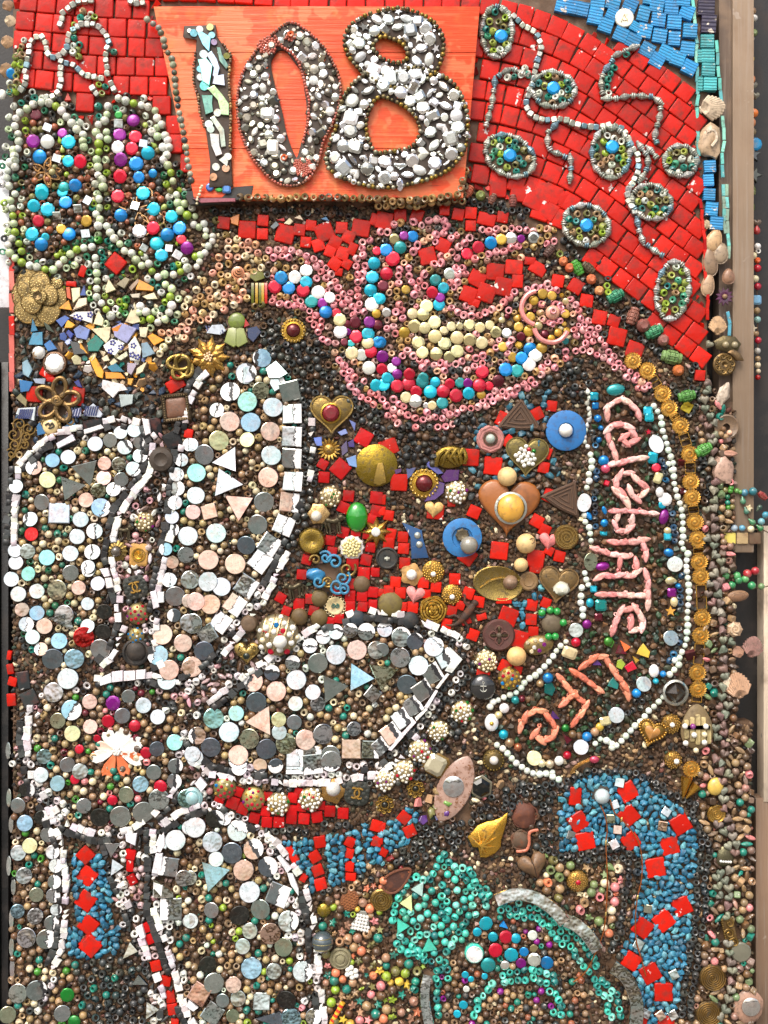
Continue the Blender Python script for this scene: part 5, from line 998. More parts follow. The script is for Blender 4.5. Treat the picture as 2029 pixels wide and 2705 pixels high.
def MIRROR(m,x,y,r,cd_,kind='mirror',part_='mirror_disc',rot=None,paint=0,ry=None):
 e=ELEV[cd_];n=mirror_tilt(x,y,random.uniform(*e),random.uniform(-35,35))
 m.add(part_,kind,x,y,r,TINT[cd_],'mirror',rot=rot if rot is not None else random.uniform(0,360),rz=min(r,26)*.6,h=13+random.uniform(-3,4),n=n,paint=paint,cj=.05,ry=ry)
def mirrors(m,txt):
 for it in txt.split(';'):
  q=it.split()
  if len(q)<4:continue
  x,y=N_(float(q[0]),float(q[1]));pt=random.choice([1.,1.2,1.7])if len(q)>4 else 0;a=float(q[4])if len(q)>4 else None
  MIRROR(m,x,y,float(q[2])*ORG[2],q[3],paint=pt,rot=a)
def tri(m,pts,cd_):
 e=ELEV[cd_];slab_piece(m,'mirror_triangle',pts,TINT[cd_],14,'mirror',4,sum(e)/2)
nat()
lobes=Motif('green_lobes','pair of green and white bead outlined lobes filled with bright gems','bead motif',250,480)
at(0,0)
gems(lobes,'290 1237 60 P;418 1243 62 W;600 1242 63 C;345 1372 65 B;600 1415 52 C;705 1418 60 R;660 1625 57 B;560 1640 50 T;365 1665 60 C;1170 1055 58 P;1050 1180 58 P;1185 1195 58 R;1035 1293 58 W;1153 1300 60 R;1298 1342 60 C;1060 1400 62 P;1195 1435 64 B;1052 1545 62 R;1218 1555 52 B;310 1000 52 D;545 1165 45 P;97 640 48 B;1340 1520 40 B;1040 1010 36 G')
squares(lobes,'418 1118 72 20 w;1040 1085 74 0 g;1257 1257 70 8 w;497 1385 74 15 w')
at(0,500)
gems(lobes,'367 35 60 C;297 145 57 C;418 177 63 C;575 113 58 B;335 275 52 R;280 392 62 C;362 482 60 B;605 392 60 B;540 350 45 A;755 275 52 A;1035 63 60 R;1255 35 62 C;1060 228 58 B;1345 172 62 C;1505 240 56 C;1225 370 62 W;1343 342 60 R;1573 340 62 B;1468 398 60 B;1375 473 63 C;1417 580 58 C;1640 515 58 P;1590 440 46 R;545 20 50 C;400 420 36 C')
squares(lobes,'770 100 72 30 w;683 172 70 -8 g;497 232 66 -5 g;752 390 76 -10 w;1185 145 74 15 w;1480 515 66 5 w;1557 573 76 30 w;1265 515 60 30 g')
bird=Motif('pink_bead_bird','pink bead outlined curling bird head filled with jewel-coloured gems','bead motif',1130,820)
at(500,500)
gems(bird,'805 775 60 B;925 768 58 W;1025 710 58 W;1025 815 56 C;750 855 60 R;872 865 58 B;998 887 60 R;1130 902 62 W;1070 980 60 T;1168 1000 46 P;1197 1075 58 B;1290 1085 44 R;1232 950 50 W;1320 1145 58 Y;1325 1248 62 W;1460 1292 60 R;1568 1270 58 C;1425 1435 60 Y;1510 1450 52 W;1590 1420 58 R;1575 1565 60 W;1565 1345 55 Y;1455 1165 52 D;1580 1165 52 P;1620 650 56 C;1605 770 58 C;1590 885 58 C;1600 1010 62 W;1645 540 40 R;1655 960 50 C;1655 1340 50 B;1650 1185 46 D;1640 1090 40 A;1380 1180 36 D;1420 1350 34 T;1360 1340 34 D;1390 1250 30 P')
at(1000,500)
gems(bird,'65 530 58 B;190 512 56 T;300 412 50 B;225 408 42 P;140 435 46 Y;125 610 66 R;70 740 57 R;40 845 50 D;15 960 50 C;20 1340 50 B;35 1465 54 P;118 1565 43 W;30 1575 50 R;155 1510 42 P;165 1620 46 P;270 1620 52 R;75 1655 50 C;390 1655 50 T;985 470 56 B;1075 440 50 A;1160 430 54 W;875 510 56 R;778 565 54 R;1250 435 36 P;1360 425 50 W;625 740 54 W;500 795 52 T;570 865 50 C;470 905 52 R;540 950 44 P;530 1010 54 C;420 1025 60 Y;390 1095 58 Y;490 1165 60 Y;315 1200 60 Y;405 1215 52 Y;495 1290 60 Y;225 1255 50 A;640 1200 44 Y;575 1240 40 Y;800 1190 55 Y;713 1200 34 Y;890 1210 46 Y;975 1190 42 Y;1030 1250 52 Y;690 1300 60 Y;800 1320 58 Y;905 1345 56 Y;580 1350 60 Y;350 1345 60 Y;385 1430 55 Y;505 1440 60 Y;690 1420 58 Y;620 1470 50 Y;1230 1205 44 A;1440 915 46 A;1520 935 42 A;1360 975 42 A;1330 1120 42 A;1320 1240 50 A;1250 1290 40 D;1330 1400 60 B;1255 1480 56 B;1375 1455 60 W;1320 1535 60 W;1115 1580 62 B;1215 1590 58 T;1180 1470 46 A;910 1600 60 R;1125 1260 44 W;1640 1090 40 A;300 1090 50 Y;1090 1380 44 A;1430 1390 50 A;70 1080 40 W;240 880 40 A;1640 1330 30 T')
at(1000,1000)
gems(bird,'45 55 56 C;90 5 46 C;165 68 58 R;265 45 62 R;385 25 57 T;497 30 46 C;330 115 52 R;455 115 60 C;567 110 60 R;625 45 46 R;680 150 60 R;715 35 46 T;783 40 43 P;790 130 54 C;885 60 60 R;970 65 40 R;1050 20 56 D;240 165 50 Y;322 198 60 W;560 215 54 T;415 235 26 W;900 140 40 A;470 235 40 Y')
at(500,1000);gems(bird,'1640 60 56 C')
nat()
# ================================================================ MIRROR FIELDS
mL=Motif('mirror_column','tall left column of round mirrors edged with black and white painted discs','mirror motif',180,1500)
mO=Motif('mirror_oval','tall leaf-shaped mirror field edged with square mirrors in the centre left','mirror motif',620,1350)
mW=Motif('mirror_wedge','wedge-shaped mirror field with a curved top and black and white squares','mirror motif',900,1850)
mB=Motif('mirror_bowl','rounded mirror field round the white enamel flower at the lower left','mirror motif',300,1950)
mS=Motif('mirror_strip','narrow mirror strip in the lower left corner','mirror motif',90,2400)
mD=Motif('mirror_droplet','lower middle mirror field between the turquoise strips','mirror motif',620,2400)
at(0,1000)
mirrors(mL,'300 778 70 p 200;418 888 72 y;460 717 63 b;600 688 66 w;835 572 68 w;965 540 65 g;1058 473 60 w;1180 455 62 w;1095 600 68 w -40;1233 555 65 g 0;1228 675 66 w 0;1172 793 66 w 40;1042 750 62 g;918 745 60 p;908 870 68 p;1065 885 62 d;867 980 64 o;996 970 64 w 20;145 945 62 w;755 1065 66 p;887 1130 84 b 20;365 1085 70 d;708 1235 70 w;265 1232 66 w 180;275 1363 62 r;680 1385 68 w;830 1337 70 w 180;810 1520 70 w 180;620 1533 70 w;412 1570 70 t;132 1508 60 w;245 1515 65 g;140 1612 65 w;775 1650 62 w 180')
tri(mL,[(630,770),(853,715),(793,950)],'d');tri(mL,[(537,855),(758,935),(570,1070)],'g');squares(mL,'520 1180 180 0 w')
mirrors(mO,'1660 578 60 w 180;1590 713 60 w 180;1548 840 64 w 0;1553 962 66 g 0;1537 1088 64 w 180;1508 1213 62 w;1505 1325 64 w 0;1455 1495 58 b 180;1650 1380 86 w;1630 1545 72 g;1510 1610 57 p')
at(500,1000)
mirrors(mO,'495 -25 75 w 180;357 115 88 w 0;510 205 88 t;627 105 74 o;735 252 88 w;240 275 66 w 20;357 378 88 p;538 383 88 b;712 462 86 p;260 543 88 y;508 537 67 y;20 580 60 w 180;133 668 88 d;720 673 88 w;65 827 82 t;693 868 88 p;60 1025 78 w;35 1170 66 p;655 1083 88 d;597 1282 88 d;237 1355 88 w;500 1462 82 n;168 1588 90 p;405 1625 90 p')
tri(mO,[(200,740),(403,597),(415,822)],'w');tri(mO,[(258,785),(475,930),(228,1037)],'w');tri(mO,[(312,1025),(560,1045),(437,1257)],'p');squares(mO,'175 1165 130 -15 p')
def psq(m,txt,a_paint=1.):
 for it in txt.split(';'):
  q=it.split();x,y=N_(float(q[0]),float(q[1]));MIRROR(m,x,y,float(q[2])*ORG[2]/2,q[4],'mirsq','mirror_square',float(q[3]),paint=a_paint if len(q)<6 else 0)
psq(mO,'885 110 172 -14 d x;900 310 170 -2 w;900 510 172 2 g;898 700 172 4 d;905 900 172 4 w;880 1085 170 6 p;832 1285 165 22 w;705 1455 170 34 g;620 1600 172 36 w;770 30 130 -30 w')
at(500,500);mirrors(mO,'640 1480 82 b 180;500 1610 90 w -30');slab_piece(mO,'mirror_shard',[(670,1570),(760,1500),(870,1620),(800,1659),(700,1659)],(220,226,220),14,'mirror',4,20)
at(500,1500)
mirrors(mO,'10 105 80 g;165 120 88 w;285 165 82 w;60 295 80 p;188 318 88 p;30 488 88 g;130 728 86 n;25 868 90 p')
psq(mO,'500 160 172 33 g;400 320 165 34 p;275 475 160 36 w;160 580 150 58 g x')
mirrors(mW,'1060 683 66 w -90;1175 605 66 w -80;1285 562 66 w -80;1413 548 64 g -80;1553 560 76 g -80;1128 835 88 d;1287 760 88 w;1470 720 88 p;1640 720 78 g;908 833 66 g -90;727 918 68 n -90;558 998 90 p 200;940 980 88 w;762 1082 90 p;1085 1088 68 w;587 1180 90 n;932 1187 66 w;1128 1193 66 g;215 1318 90 t;412 1275 68 t;785 1330 66 y;920 1355 66 d;70 1470 76 p 180;350 1438 90 w;188 1575 88 n;527 1497 88 o;790 1440 66 w;850 1540 90 o;677 1590 90 n;1022 1508 90 p;1175 1455 88 g;1445 1410 63 g;1240 1640 82 d;430 1640 88 p;30 1630 70 w')
tri(mW,[(1175,935),(1397,1035),(1190,1185)],'d');tri(mW,[(1420,835),(1625,970),(1413,1078)],'b');tri(mW,[(490,1350),(700,1210),(715,1465)],'p');squares(mW,'1610 1105 120 40 g')
psq(mW,'1420 1585 172 0 p x;1590 1590 150 3 g;1075 1650 172 0 g;925 1665 150 0 w')
at(1000,1500)
mirrors(mW,'55 540 68 w -90;200 605 88 g -60;320 645 76 n -60;485 690 88 w -60;30 720 62 d;188 785 88 g;350 857 88 w;248 1022 88 n');tri(mW,[(-80,845),(178,885),(20,1070)],'o')
psq(mW,a_paint=2.,txt='585 790 150 -28 w;470 930 165 -30 d;385 1075 160 -32 d;300 1210 150 -32 g;205 1320 155 -35 w;110 1450 160 -35 p;20 1560 130 -40 g')
at(0,1500)
mirrors(mL,'100 100 66 w;252 52 64 t;165 230 68 w;323 205 66 w;498 193 88 o;693 175 62 p;620 45 70 d;775 20 62 w 180;860 137 64 w;770 315 56 w;195 365 62 p;325 395 66 b;563 412 86 g;230 495 66 w 0;392 510 70 p;290 605 64 w;520 640 72 b;765 510 64 w;738 605 90 r;905 562 70 k;915 385 68 k;878 712 88 d;362 710 60 p 180;463 800 92 n;653 797 86 b;598 970 92 w')
tri(mL,[(430,440),(600,395),(655,560)],'g')
mirrors(mB,'468 1092 86 g;630 1245 88 b 30;785 1175 65 p;1125 1127 60 d;1260 1205 68 w;1385 1305 66 w;1075 1295 68 d;508 1340 68 o;790 1393 64 p;637 1450 70 y;1375 1588 66 n;1533 1528 70 t;385 1655 65 b')
mirrors(mO,'1485 105 65 w 180;1535 250 88 d;1650 110 72 g;1525 418 60 n 180;1425 585 90 p;1383 765 90 b 190;1605 660 80 p;1485 895 88 p;1465 985 82 w -90;1660 870 66 p;1655 480 76 g;1655 290 60 p')
at(0,2000)
mirrors(mB,'362 155 66 w;590 68 66 d;703 125 68 w;508 228 68 b;235 290 70 k 0;160 422 66 d;222 577 70 b;735 430 66 g;875 528 85 k;1055 520 92 d;1258 480 92 d;1395 368 90 g;1350 130 66 d;1233 237 70 b;1540 75 66 d 0;1525 215 68 d 0;1105 330 70 o;1640 360 80 t')
gems(mB,'655 195 45 R;1405 260 60 R;985 380 46 R;1195 300 30 D');at(0,1500);gems(mB,'992 1185 66 P;945 1345 58 R;1180 1385 52 R;850 1495 34 R;695 1590 40 R;1280 1620 50 R')
at(0,2000)
mirrors(mS,'265 773 66 y;163 838 66 w;210 1040 70 w;320 1205 62 o;155 1350 60 b;310 1392 68 g;235 1580 84 g;410 1590 85 d 0;370 530 66 k 0;420 680 66 d 0;465 830 60 w 0;490 950 60 w 0;480 1090 60 d 0;465 1215 62 g 0;490 1340 50 w 0;455 1450 64 d 0')
mirrors(mD,'1540 725 90 w;1610 1060 70 g;1655 615 60 w;1655 1435 55 w')
tri(mD,[(920,748),(1050,755),(975,880)],'d');tri(mD,[(985,890),(1090,960),(975,1035)],'w')
psq(mD,'1480 960 160 190 g;1500 1330 185 180 g;1430 740 100 200 w');slab_piece(mD,'mirror_shard',[(1345,1060),(1430,1120),(1520,1190),(1520,1230),(1350,1225)],(200,200,190),14,'mirror',4,10)
at(500,2000)
mirrors(mW,'50 10 75 w;430 20 86 w 90;440 90 68 w 90;617 78 66 p 90;758 78 66 n 90;1245 35 90 g 90')
psq(mW,'925 70 150 90 w;1085 60 172 85 g')
mirrors(mD,'55 612 90 w;225 545 85 k -30;310 540 58 w 0;425 645 92 w -60;205 742 88 w;375 838 92 n;237 890 66 w;562 805 90 p -40;688 963 90 n -30;475 990 92 p;530 1178 92 w;5 1060 62 g;195 1338 68 d;440 1390 88 k;622 1335 88 d;870 1437 90 w 0;530 1525 68 w;712 1543 90 p;15 1435 64 w;470 1655 66 w;825 1665 82 o')
tri(mD,[(110,920),(362,985),(172,1175)],'b');psq(mD,'780 1205 185 22 d')
at(500,2205)
mirrors(mD,'163 1135 76 k;218 1300 88 g;387 1317 70 p;293 1450 60 d;428 1435 68 w;545 1170 92 b;742 1195 68 g;995 1197 88 w 0;850 1452 88 k;890 1620 92 b;1090 1590 70 w 0;380 1590 58 o');squares(mD,'635 1460 145 2 w;90 1390 165 30 p;205 1560 160 34 g');tri(mD,[(575,1610),(800,1540),(830,1690)],'n')
at(0,2205)
mirrors(mS,'158 1390 82 g;325 1360 90 d -20;548 1565 72 d;70 1575 72 o');tri(mD,[(1140,940),(1215,1020),(1080,1085)],'w');tri(mD,[(1285,1465),(1400,1530),(1285,1610)],'w');tri(mD,[(1215,1220),(1300,1310),(1160,1310)],'d')
gems(mS,'590 1405 62 G;650 1640 56 G')
# ================================================================ ROUND MIRRORS AND STONES OF THE WORD PLAQUE
nat();word=Motif('word_plaque','tall plaque edged with pearls and spelling Celebrate in pink shells','plaque',1640,1450)
word2=Motif('word_banner','curved pearl-edged banner with orange shell letters below the word Celebrate','plaque',1500,1900)
at(1540,1020,300,952)
def letter(m,label,strokes,pal=((226,160,152),(214,134,130),(234,190,178)),r=14,step=25):
 P=[N_(*p)for s in strokes for p in s];cx_=sum(p[0]for p in P)/len(P);cy_=sum(p[1]for p in P)/len(P);L=Motif('letter',label,None,cx_,cy_,parent=m)
 for s in strokes:string(L,'shell','shell',s,r,step,pal,'shellm',.8,along=True,tilt=12,check=False,rz=r,h=15);string(L,'shell_chip','pony',s,6.5,9,pal,'shellm',5.5,check=False,h=7)
letter(word,'pink shell letter C',[[(205,235),(205,180),(260,135),(325,108),(395,148),(455,200),(475,265)]])
letter(word,'pink shell letter e, second letter',[[(265,575),(245,520),(215,440),(200,370),(255,330),(320,320),(390,345),(425,400),(425,460),(375,490),(320,440),(375,410)]])
letter(word,'pink shell letter l',[[(255,650),(320,640),(390,625),(450,605),(525,600)]])
letter(word,'pink shell letter e, fourth letter',[[(345,950),(280,880),(280,800),(320,730),(390,730),(460,790),(515,840),(510,900),(450,945),(400,890),(375,830)],[(330,900),(380,990)]])
letter(word,'pink shell letter b',[[(270,1050),(340,1045),(420,1055),(500,1055),(600,1065)],[(290,1090),(265,1160),(300,1215),(360,1215),(410,1180),(410,1100)]],r=12.5)
at(1540,1350,300,952)
letter(word,'pink shell letter r',[[(265,260),(340,265),(420,260),(510,240)],[(505,290),(530,350),(525,420)]])
letter(word,'pink shell letter a',[[(110,320),(170,340),(250,365),(330,375),(410,385)],[(445,440),(455,510),(400,545),(320,535),(240,545),(160,540),(110,570)],[(310,430),(300,490)]])
letter(word,'pink shell letter t',[[(165,700),(240,700),(330,700),(410,705),(500,710)],[(530,540),(545,610),(545,700),(545,790)]])
letter(word,'pink shell letter e, last letter',[[(255,990),(285,900),(320,830),(390,820)],[(440,820),(480,870),(500,930),(495,980),(430,1000),(400,960),(415,880)]])
at(1280,1680,400,952)
OR=((222,134,104),(232,152,118),(206,112,84))
letter(word2,'orange shell letter curled in the tip of the banner',[[(230,570),(255,510),(310,470),(370,470),(420,530),(450,590),(420,640),(360,660),(310,620),(345,570)]],OR)
letter(word2,'orange forked shell letter in the middle of the banner',[[(480,270),(530,330),(590,390),(640,430),(610,490),(560,550)],[(545,380),(490,430)]],OR)
letter(word2,'orange straight shell stroke of the banner',[[(570,230),(620,260),(680,310),(740,355)]],OR)
letter(word2,'orange hooked shell letter at the top of the banner',[[(630,180),(690,140),(750,125),(790,190),(840,260),(885,320),(910,400)]],OR)
at(1540,1020,300,952)
def stones(m,txt,mt='gem'):
 for it in txt.split(';'):
  q=it.split()
  if len(q)<5:continue
  x,y=N_(float(q[0]),float(q[1]));m.add('stone',q[4],x,y,float(q[2])*ORG[2],GM.get(q[3],q[3]),'clear' if q[3]in 'WY' else mt,rot=float(q[5])if len(q)>5 else 0,ry=float(q[6])*ORG[2]if len(q)>6 else None,tilt=(random.uniform(-8,8),random.uniform(-8,8)),rz=12,h=10)
stones(word,'275 30 78 T cab -8 50;95 85 34 C emer;105 165 28 B emer;545 210 38 C emer;555 260 38 C emer;125 270 34 B ball;150 350 24 B ball;135 450 26 B ball;585 600 40 C emer 5 48;615 685 40 R gem;690 950 58 W gem;645 890 36 W cab 0 46;665 995 34 C gem;630 770 34 Y emer 20 46;175 625 48 B ball;190 690 42 hotpink ball;180 1040 36 B marq 70;550 385 28 R star;200 815 24 R emer 20');px,py=N_(615,485);MIRROR(word,px,py,19,'w',ry=26,rot=-18)
at(1540,1350,300,952)
stones(word,'680 50 42 P cab 15 66;710 165 32 Y cab;710 215 32 C emer;720 348 42 B cab 10 36;180 100 34 B cab;175 190 28 C stone1;165 465 60 P cab -8 36;60 770 34 C cab 0 40;745 685 38 P emer;765 760 34 Y cab 0 44;735 840 48 amber star;800 630 26 B ball;740 585 46 Y stone2;90 655 28 C emer;130 890 34 D emer;35 950 40 P cab;150 790 48 T emer;215 1095 40 green cab;50 40 40 B marq 60')
for x,y,r in((770,445,66),(740,1065,66)):px,py=N_(x,y);MIRROR(word,px,py,r*ORG[2],'w')
px,py=N_(65,425);MIRROR(word,px,py,18,'o',ry=24,rot=5)
at(1500,1000,529);px,py=N_(135,1030);MIRROR(word,px,py,19,'w',ry=25,rot=10)
at(1500,1500,529)
for x,y,r in((630,962,64),(402,1220,66),(110,1485,64)):px,py=N_(x,y);MIRROR(word2,px,py,r*ORG[2],'w')
px,py=N_(68,518);MIRROR(word,px,py,19,'g')
stones(word2,'715 855 44 W cab 0 56;160 1400 42 B ball;570 1040 40 B ball;310 1270 46 Y emer -10 36;265 1320 36 A cab;225 1360 38 tan ball;790 880 28 B ball;730 940 26 C ball;630 690 60 yellow shard1;440 680 60 D shard2;350 620 44 green shard0;470 640 60 orange shard3;440 800 44 lime shard4;525 830 52 R shard5;380 960 50 dsea shard1;240 780 50 purple shard2;560 755 40 A shard3;40 1380 36 brown ball','ceramic')
at(1280,1680,400,952);stones(word2,'535 105 46 Y emer 20 36;575 40 32 R ball;400 265 36 B ball;350 300 26 tan ball;195 405 28 gT ball;235 395 24 D ball;125 455 32 W cab;88 498 26 Y ball;45 545 44 W cab 0 56;45 548 18 A ball;120 620 32 C ball;158 672 32 tan ball;210 700 28 copper ball;520 750 28 R ball;470 785 30 W cab;410 805 28 cream ball;360 800 28 cream ball;410 335 44 dsea shard0;510 580 26 G cab;440 500 40 purple shard2;515 640 44 D shard3')
px,py=N_(313,768);MIRROR(word2,px,py,20,'y')
# ================================================================ BEAD STRINGS
nat()
PK=['pink','pink',(214,134,142),(230,168,168),'rose'];PKG=PK+['peach','gold']
GW=['grnw','offw','white',(176,190,150),'lime','offw'];TL=['teal','dgreen',(60,130,100),'offw','char']
SV=['silver',(156,158,146),(190,192,184),(120,150,160)]
r_p=10.4
def LS(m,lines,*a,**k):
 for L in lines:string(m,a[0],a[1],L,*a[2:],**k)
at(500,500)
LS(bird,[[(700,530),(870,525),(1000,565),(1130,635),(1230,715),(1290,835),(1330,890),(1410,985),(1440,1060)],[(740,590),(860,580),(920,620)],[(1060,630),(1140,690),(1170,750),(1210,800),(1260,870),(1310,950),(1360,1010)],[(730,985),(860,1010),(990,1030),(1100,1090),(1180,1170),(1140,1210)],[(1050,1140),(1090,1180),(1180,1340),(1240,1330),(1300,1355)],[(1310,1500),(1410,1600),(1450,1650)],[(1340,1540),(1350,1610),(1390,1655)],[(1580,440),(1500,470),(1540,560),(1470,600),(1460,660),(1480,740),(1480,810),(1470,910),(1500,975),(1470,1070),(1510,1120)],[(1520,600),(1550,670)],[(1500,540),(1470,650)],[(1530,730),(1510,880)],[(1410,1040),(1440,1110)]],'pink_bead','pony',r_p,20.5,PK)
at(1000,500)
L1=[(20,370),(90,320),(180,300),(245,250),(300,275),(400,275),(470,265),(530,265),(595,275),(600,325),(570,380),(470,395),(430,450),(370,460),(315,520),(280,580),(200,655),(170,735),(180,780),(165,870),(150,935),(185,1000),(150,1090),(130,1175),(140,1250),(185,1325),(210,1395),(275,1425),(320,1475),(425,1520),(485,1545),(545,1515),(635,1535),(700,1530),(745,1500),(800,1470),(870,1480),(960,1440),(1020,1400),(1080,1345),(1160,1370)]
L2=[(800,420),(835,380),(900,350),(980,365),(1060,340),(1140,345),(1210,340),(1290,350),(1360,370),(1410,340),(1485,345),(1480,400),(1550,450)]
L3=[(800,420),(750,480),(700,505),(640,550),(605,590),(540,650),(480,660),(435,715),(385,755),(360,815),(330,865),(310,920),(310,965)]
L4=[(1550,450),(1450,440),(1370,460),(1310,480),(1240,495),(1170,510),(1095,540),(1010,550),(930,575),(875,590),(800,630),(760,670),(695,745),(695,830),(635,890),(625,965),(625,1030),(690,1075),(740,1105),(800,1105),(860,1110),(910,1090),(965,1065),(1025,1050),(1080,1035),(1100,990),(1125,950),(1185,920),(1215,870),(1270,870),(1340,880),(1410,850),(1480,865),(1550,880),(1620,890)]
LS(bird,[L1,L2,L3,L4],'pink_bead','pony',10.8,20,PKG);LS(bird,[L1,L2,L3,L4],'ring_bead','pony',10,20,PKG+['gold','char','umber'],rows=2,gap=20,slack=.8)
LS(bird,[[(20,400),(70,380),(140,355)],[(210,1060),(220,1110),(190,1180)],[(230,1440),(300,1500),(380,1560),(480,1590),(570,1590),(660,1580),(760,1590),(830,1560),(870,1540)],[(420,300),(400,320)],[(520,370),(490,390)],[(1480,830),(1430,870)],[(960,1480),(1010,1500),(1080,1440),(1150,1430),(1170,1310)],[(1640,1420),(1560,1430),(1540,1490),(1480,1520),(1420,1580),(1360,1600)],[(1650,1480),(1590,1530),(1530,1570),(1470,1600),(1400,1640)],[(1430,1000),(1480,980),(1550,1000),(1600,1030),(1600,1130),(1540,1170),(1480,1160),(1430,1130),(1410,1040)],[(1120,990),(1160,1030)],[(250,640),(300,670)],[(190,1130),(150,1150)]],'pink_bead','pony',r_p,20,PKG+['char'])
fill(bird,'amber_gem',['cab','rhine'],[(1080,1080),(1250,1060),(1400,880),(1600,900),(1659,1000),(1659,1300),(1400,1340),(1300,1420),(1100,1480),(1050,1330),(1080,1200)],(6,12),['gA','gA','gY','bronze','gD'],'gem',flat=.8,tilt=15)
_e=N_(1525,1080);bird.add('eye','cab',_e[0],_e[1],19,(206,150,130),'ceramic',h=12);bird.add('eye','pony',_e[0],_e[1]-2,9,'pink',h=26)
for k in range(8):bird.add('pink_bead','pony',_e[0]+29*math.cos(k*.785),_e[1]+29*math.sin(k*.785),9,random.choice(['pink','rose','peach']),tilt=(30,20))
for a0,a1,rr,dx,dy in((100,255,45,-38,-10),(190,340,45,-5,36)): # broken pink bangle round the eye
 g=tube(arc(rr,a0,a1,16,0,0,24),6.5,8);o=new('bangle_piece',mesh('bangle_piece',g));o.data.materials.append(MATS['ceramic']);o.color=(*C((222,138,132)),1);o.parent=bird.o;o.matrix_basis=Matrix.Translation(((_e[0]+dx-bird.x)*U,-(_e[1]+dy-bird.y)*U,0))
at(1500,500,529)
LS(bird,[[(30,905),(70,945),(100,1020),(120,1110),(180,1140),(220,1185),(250,1230),(300,1260),(320,1330),(365,1360),(400,1400),(440,1460),(500,1500),(560,1530),(600,1568)],[(0,1340),(60,1340),(160,1330),(230,1360),(280,1385),(350,1420),(390,1470),(440,1510),(500,1560)],[(130,1160),(190,1240),(240,1280),(140,1280)],[(110,960),(150,1060)],[(60,1320),(130,1370)],[(30,870),(0,860)]],'pink_bead','pony',10,20,PK)
at(1500,1000,529);LS(bird,[[(560,10),(630,30),(680,60),(610,90),(560,60)]],'pink_bead','pony',10,19,PK+['peach'])
at(1000,1000)
LS(bird,[[(1340,15),(1285,45),(1240,70),(1165,100),(1115,120),(1020,110),(965,165),(915,205),(860,260),(800,262),(740,262),(700,300),(635,305),(585,340),(530,350),(465,325),(420,370),(355,355),(300,335),(240,320),(180,295),(120,270),(55,225),(25,165),(-30,120)],[(1420,0),(1380,40),(1300,90),(1220,110),(1160,150),(1060,160),(1000,210),(940,240),(890,290)]],'pink_bead','pony',r_p,20.5,PK)
LS(bird,[[(650,405),(560,425),(480,435),(410,430),(310,435),(250,400),(200,440),(160,360),(90,320),(30,330),(10,280)],[(130,180),(180,220),(230,250),(80,140),(20,110)],[(800,310),(740,350),(680,380)]],'pink_bead','pony',r_p,20,PK+['char','black','char'])
at(500,1000);LS(bird,[[(1400,0),(1440,20),(1390,50),(1440,85),(1520,175),(1590,200),(1650,270)],[(1530,20),(1600,70),(1640,120),(1560,130),(1620,180)],[(1500,70),(1540,90)]],'pink_bead','pony',r_p,20,PK+['char'])
nat()
tailm=Motif('peach_bead_tail','drift of peach and gold beads sweeping left from the pink bird','bead motif',590,760)
at(500,500);fill(tailm,'bead',['pony'],[(330,450),(420,430),(600,480),(690,600),(640,700),(520,740),(500,1000),(330,1070),(200,1120),(120,1180),(-30,1190),(-60,1000),(60,830),(120,760),(200,660),(260,560)],(9.5,10.8),['peach','gold','cream','blonde',(206,160,120),(214,150,128)],slack=.86,tries=90)
LS(tailm,[[(220,200),(240,290),(300,330),(390,350)],[(320,400),(330,480)],[(780,660),(870,690)],[(640,1010),(560,1020)]],'bead','pony',10.5,21,['olive','gold','bronze'])
at(0,500);LS(tailm,[[(1590,1100),(1640,1130),(1590,1210),(1530,1260),(1440,1245),(1370,1260)],[(1640,1240),(1600,1330)],[(1470,1320),(1410,1420),(1380,1490)],[(1450,1385),(1530,1200)],[(1630,1010),(1650,950)],[(1630,1330),(1560,1290)]],'bead','pony',10.5,21,['peach','cream',(214,160,140)])
# green lobes
G1=[[(240,960),(325,905),(420,895),(500,935),(545,980),(590,1030),(630,1080),(670,1140),(720,1165),(745,1220),(710,1270),(790,1330)],[(240,960),(150,1010),(125,1090),(165,1180),(175,1290),(95,1420),(60,1540),(90,1640)],[(945,940),(935,1000),(945,1050),(865,1090),(840,1190),(890,1210),(860,1290),(870,1340),(850,1400),(870,1500),(860,1560),(900,1580),(840,1620),(910,1640)],[(1040,865),(1140,905),(1210,910),(1260,930),(1360,960),(1385,1065),(1425,1105),(1320,1150),(1385,1200),(1480,1190),(1470,1240),(1430,1290),(1490,1290),(1475,1350),(1420,1390),(1470,1440),(1500,1500),(1515,1580),(1540,1640)],[(130,1340),(140,1470),(110,1260)],[(940,1160),(945,1220),(930,1290)]]
at(0,0);LS(lobes,G1,'white_bead','ball',11.3,21,GW,'stained',h=15,check=False)
LS(lobes,[[(120,920),(160,910),(210,865),(260,855),(310,855),(370,860),(480,860)],[(110,1130),(95,1180),(100,1240)],[(560,915),(620,930),(690,950),(700,1000)],[(650,1020),(700,1070),(750,1100),(800,1140)],[(1040,830),(1100,835),(1165,845)],[(1060,780),(1120,785)],[(860,930),(900,910)],[(1350,1030),(1300,960)],[(280,800),(290,830)],[(870,1130),(800,1190),(770,1230)],[(170,880),(90,930)]],'teal_bead','pony',10,20,TL)
LS(lobes,G1,'ring_bead','pony',10,20,GW+TL+['lime','char'],rows=3,gap=21,slack=.8)
LS(lobes,[[(1270,1090),(1310,1130),(1290,1180),(1320,1240),(1400,1310)],[(60,1300),(30,1310)],[(1420,1540),(1480,1610)],[(500,1090),(580,1530)]],'lime_bead','drop',9,22,['lime','green',(170,190,90)],'pearl',along=True)
at(0,500)
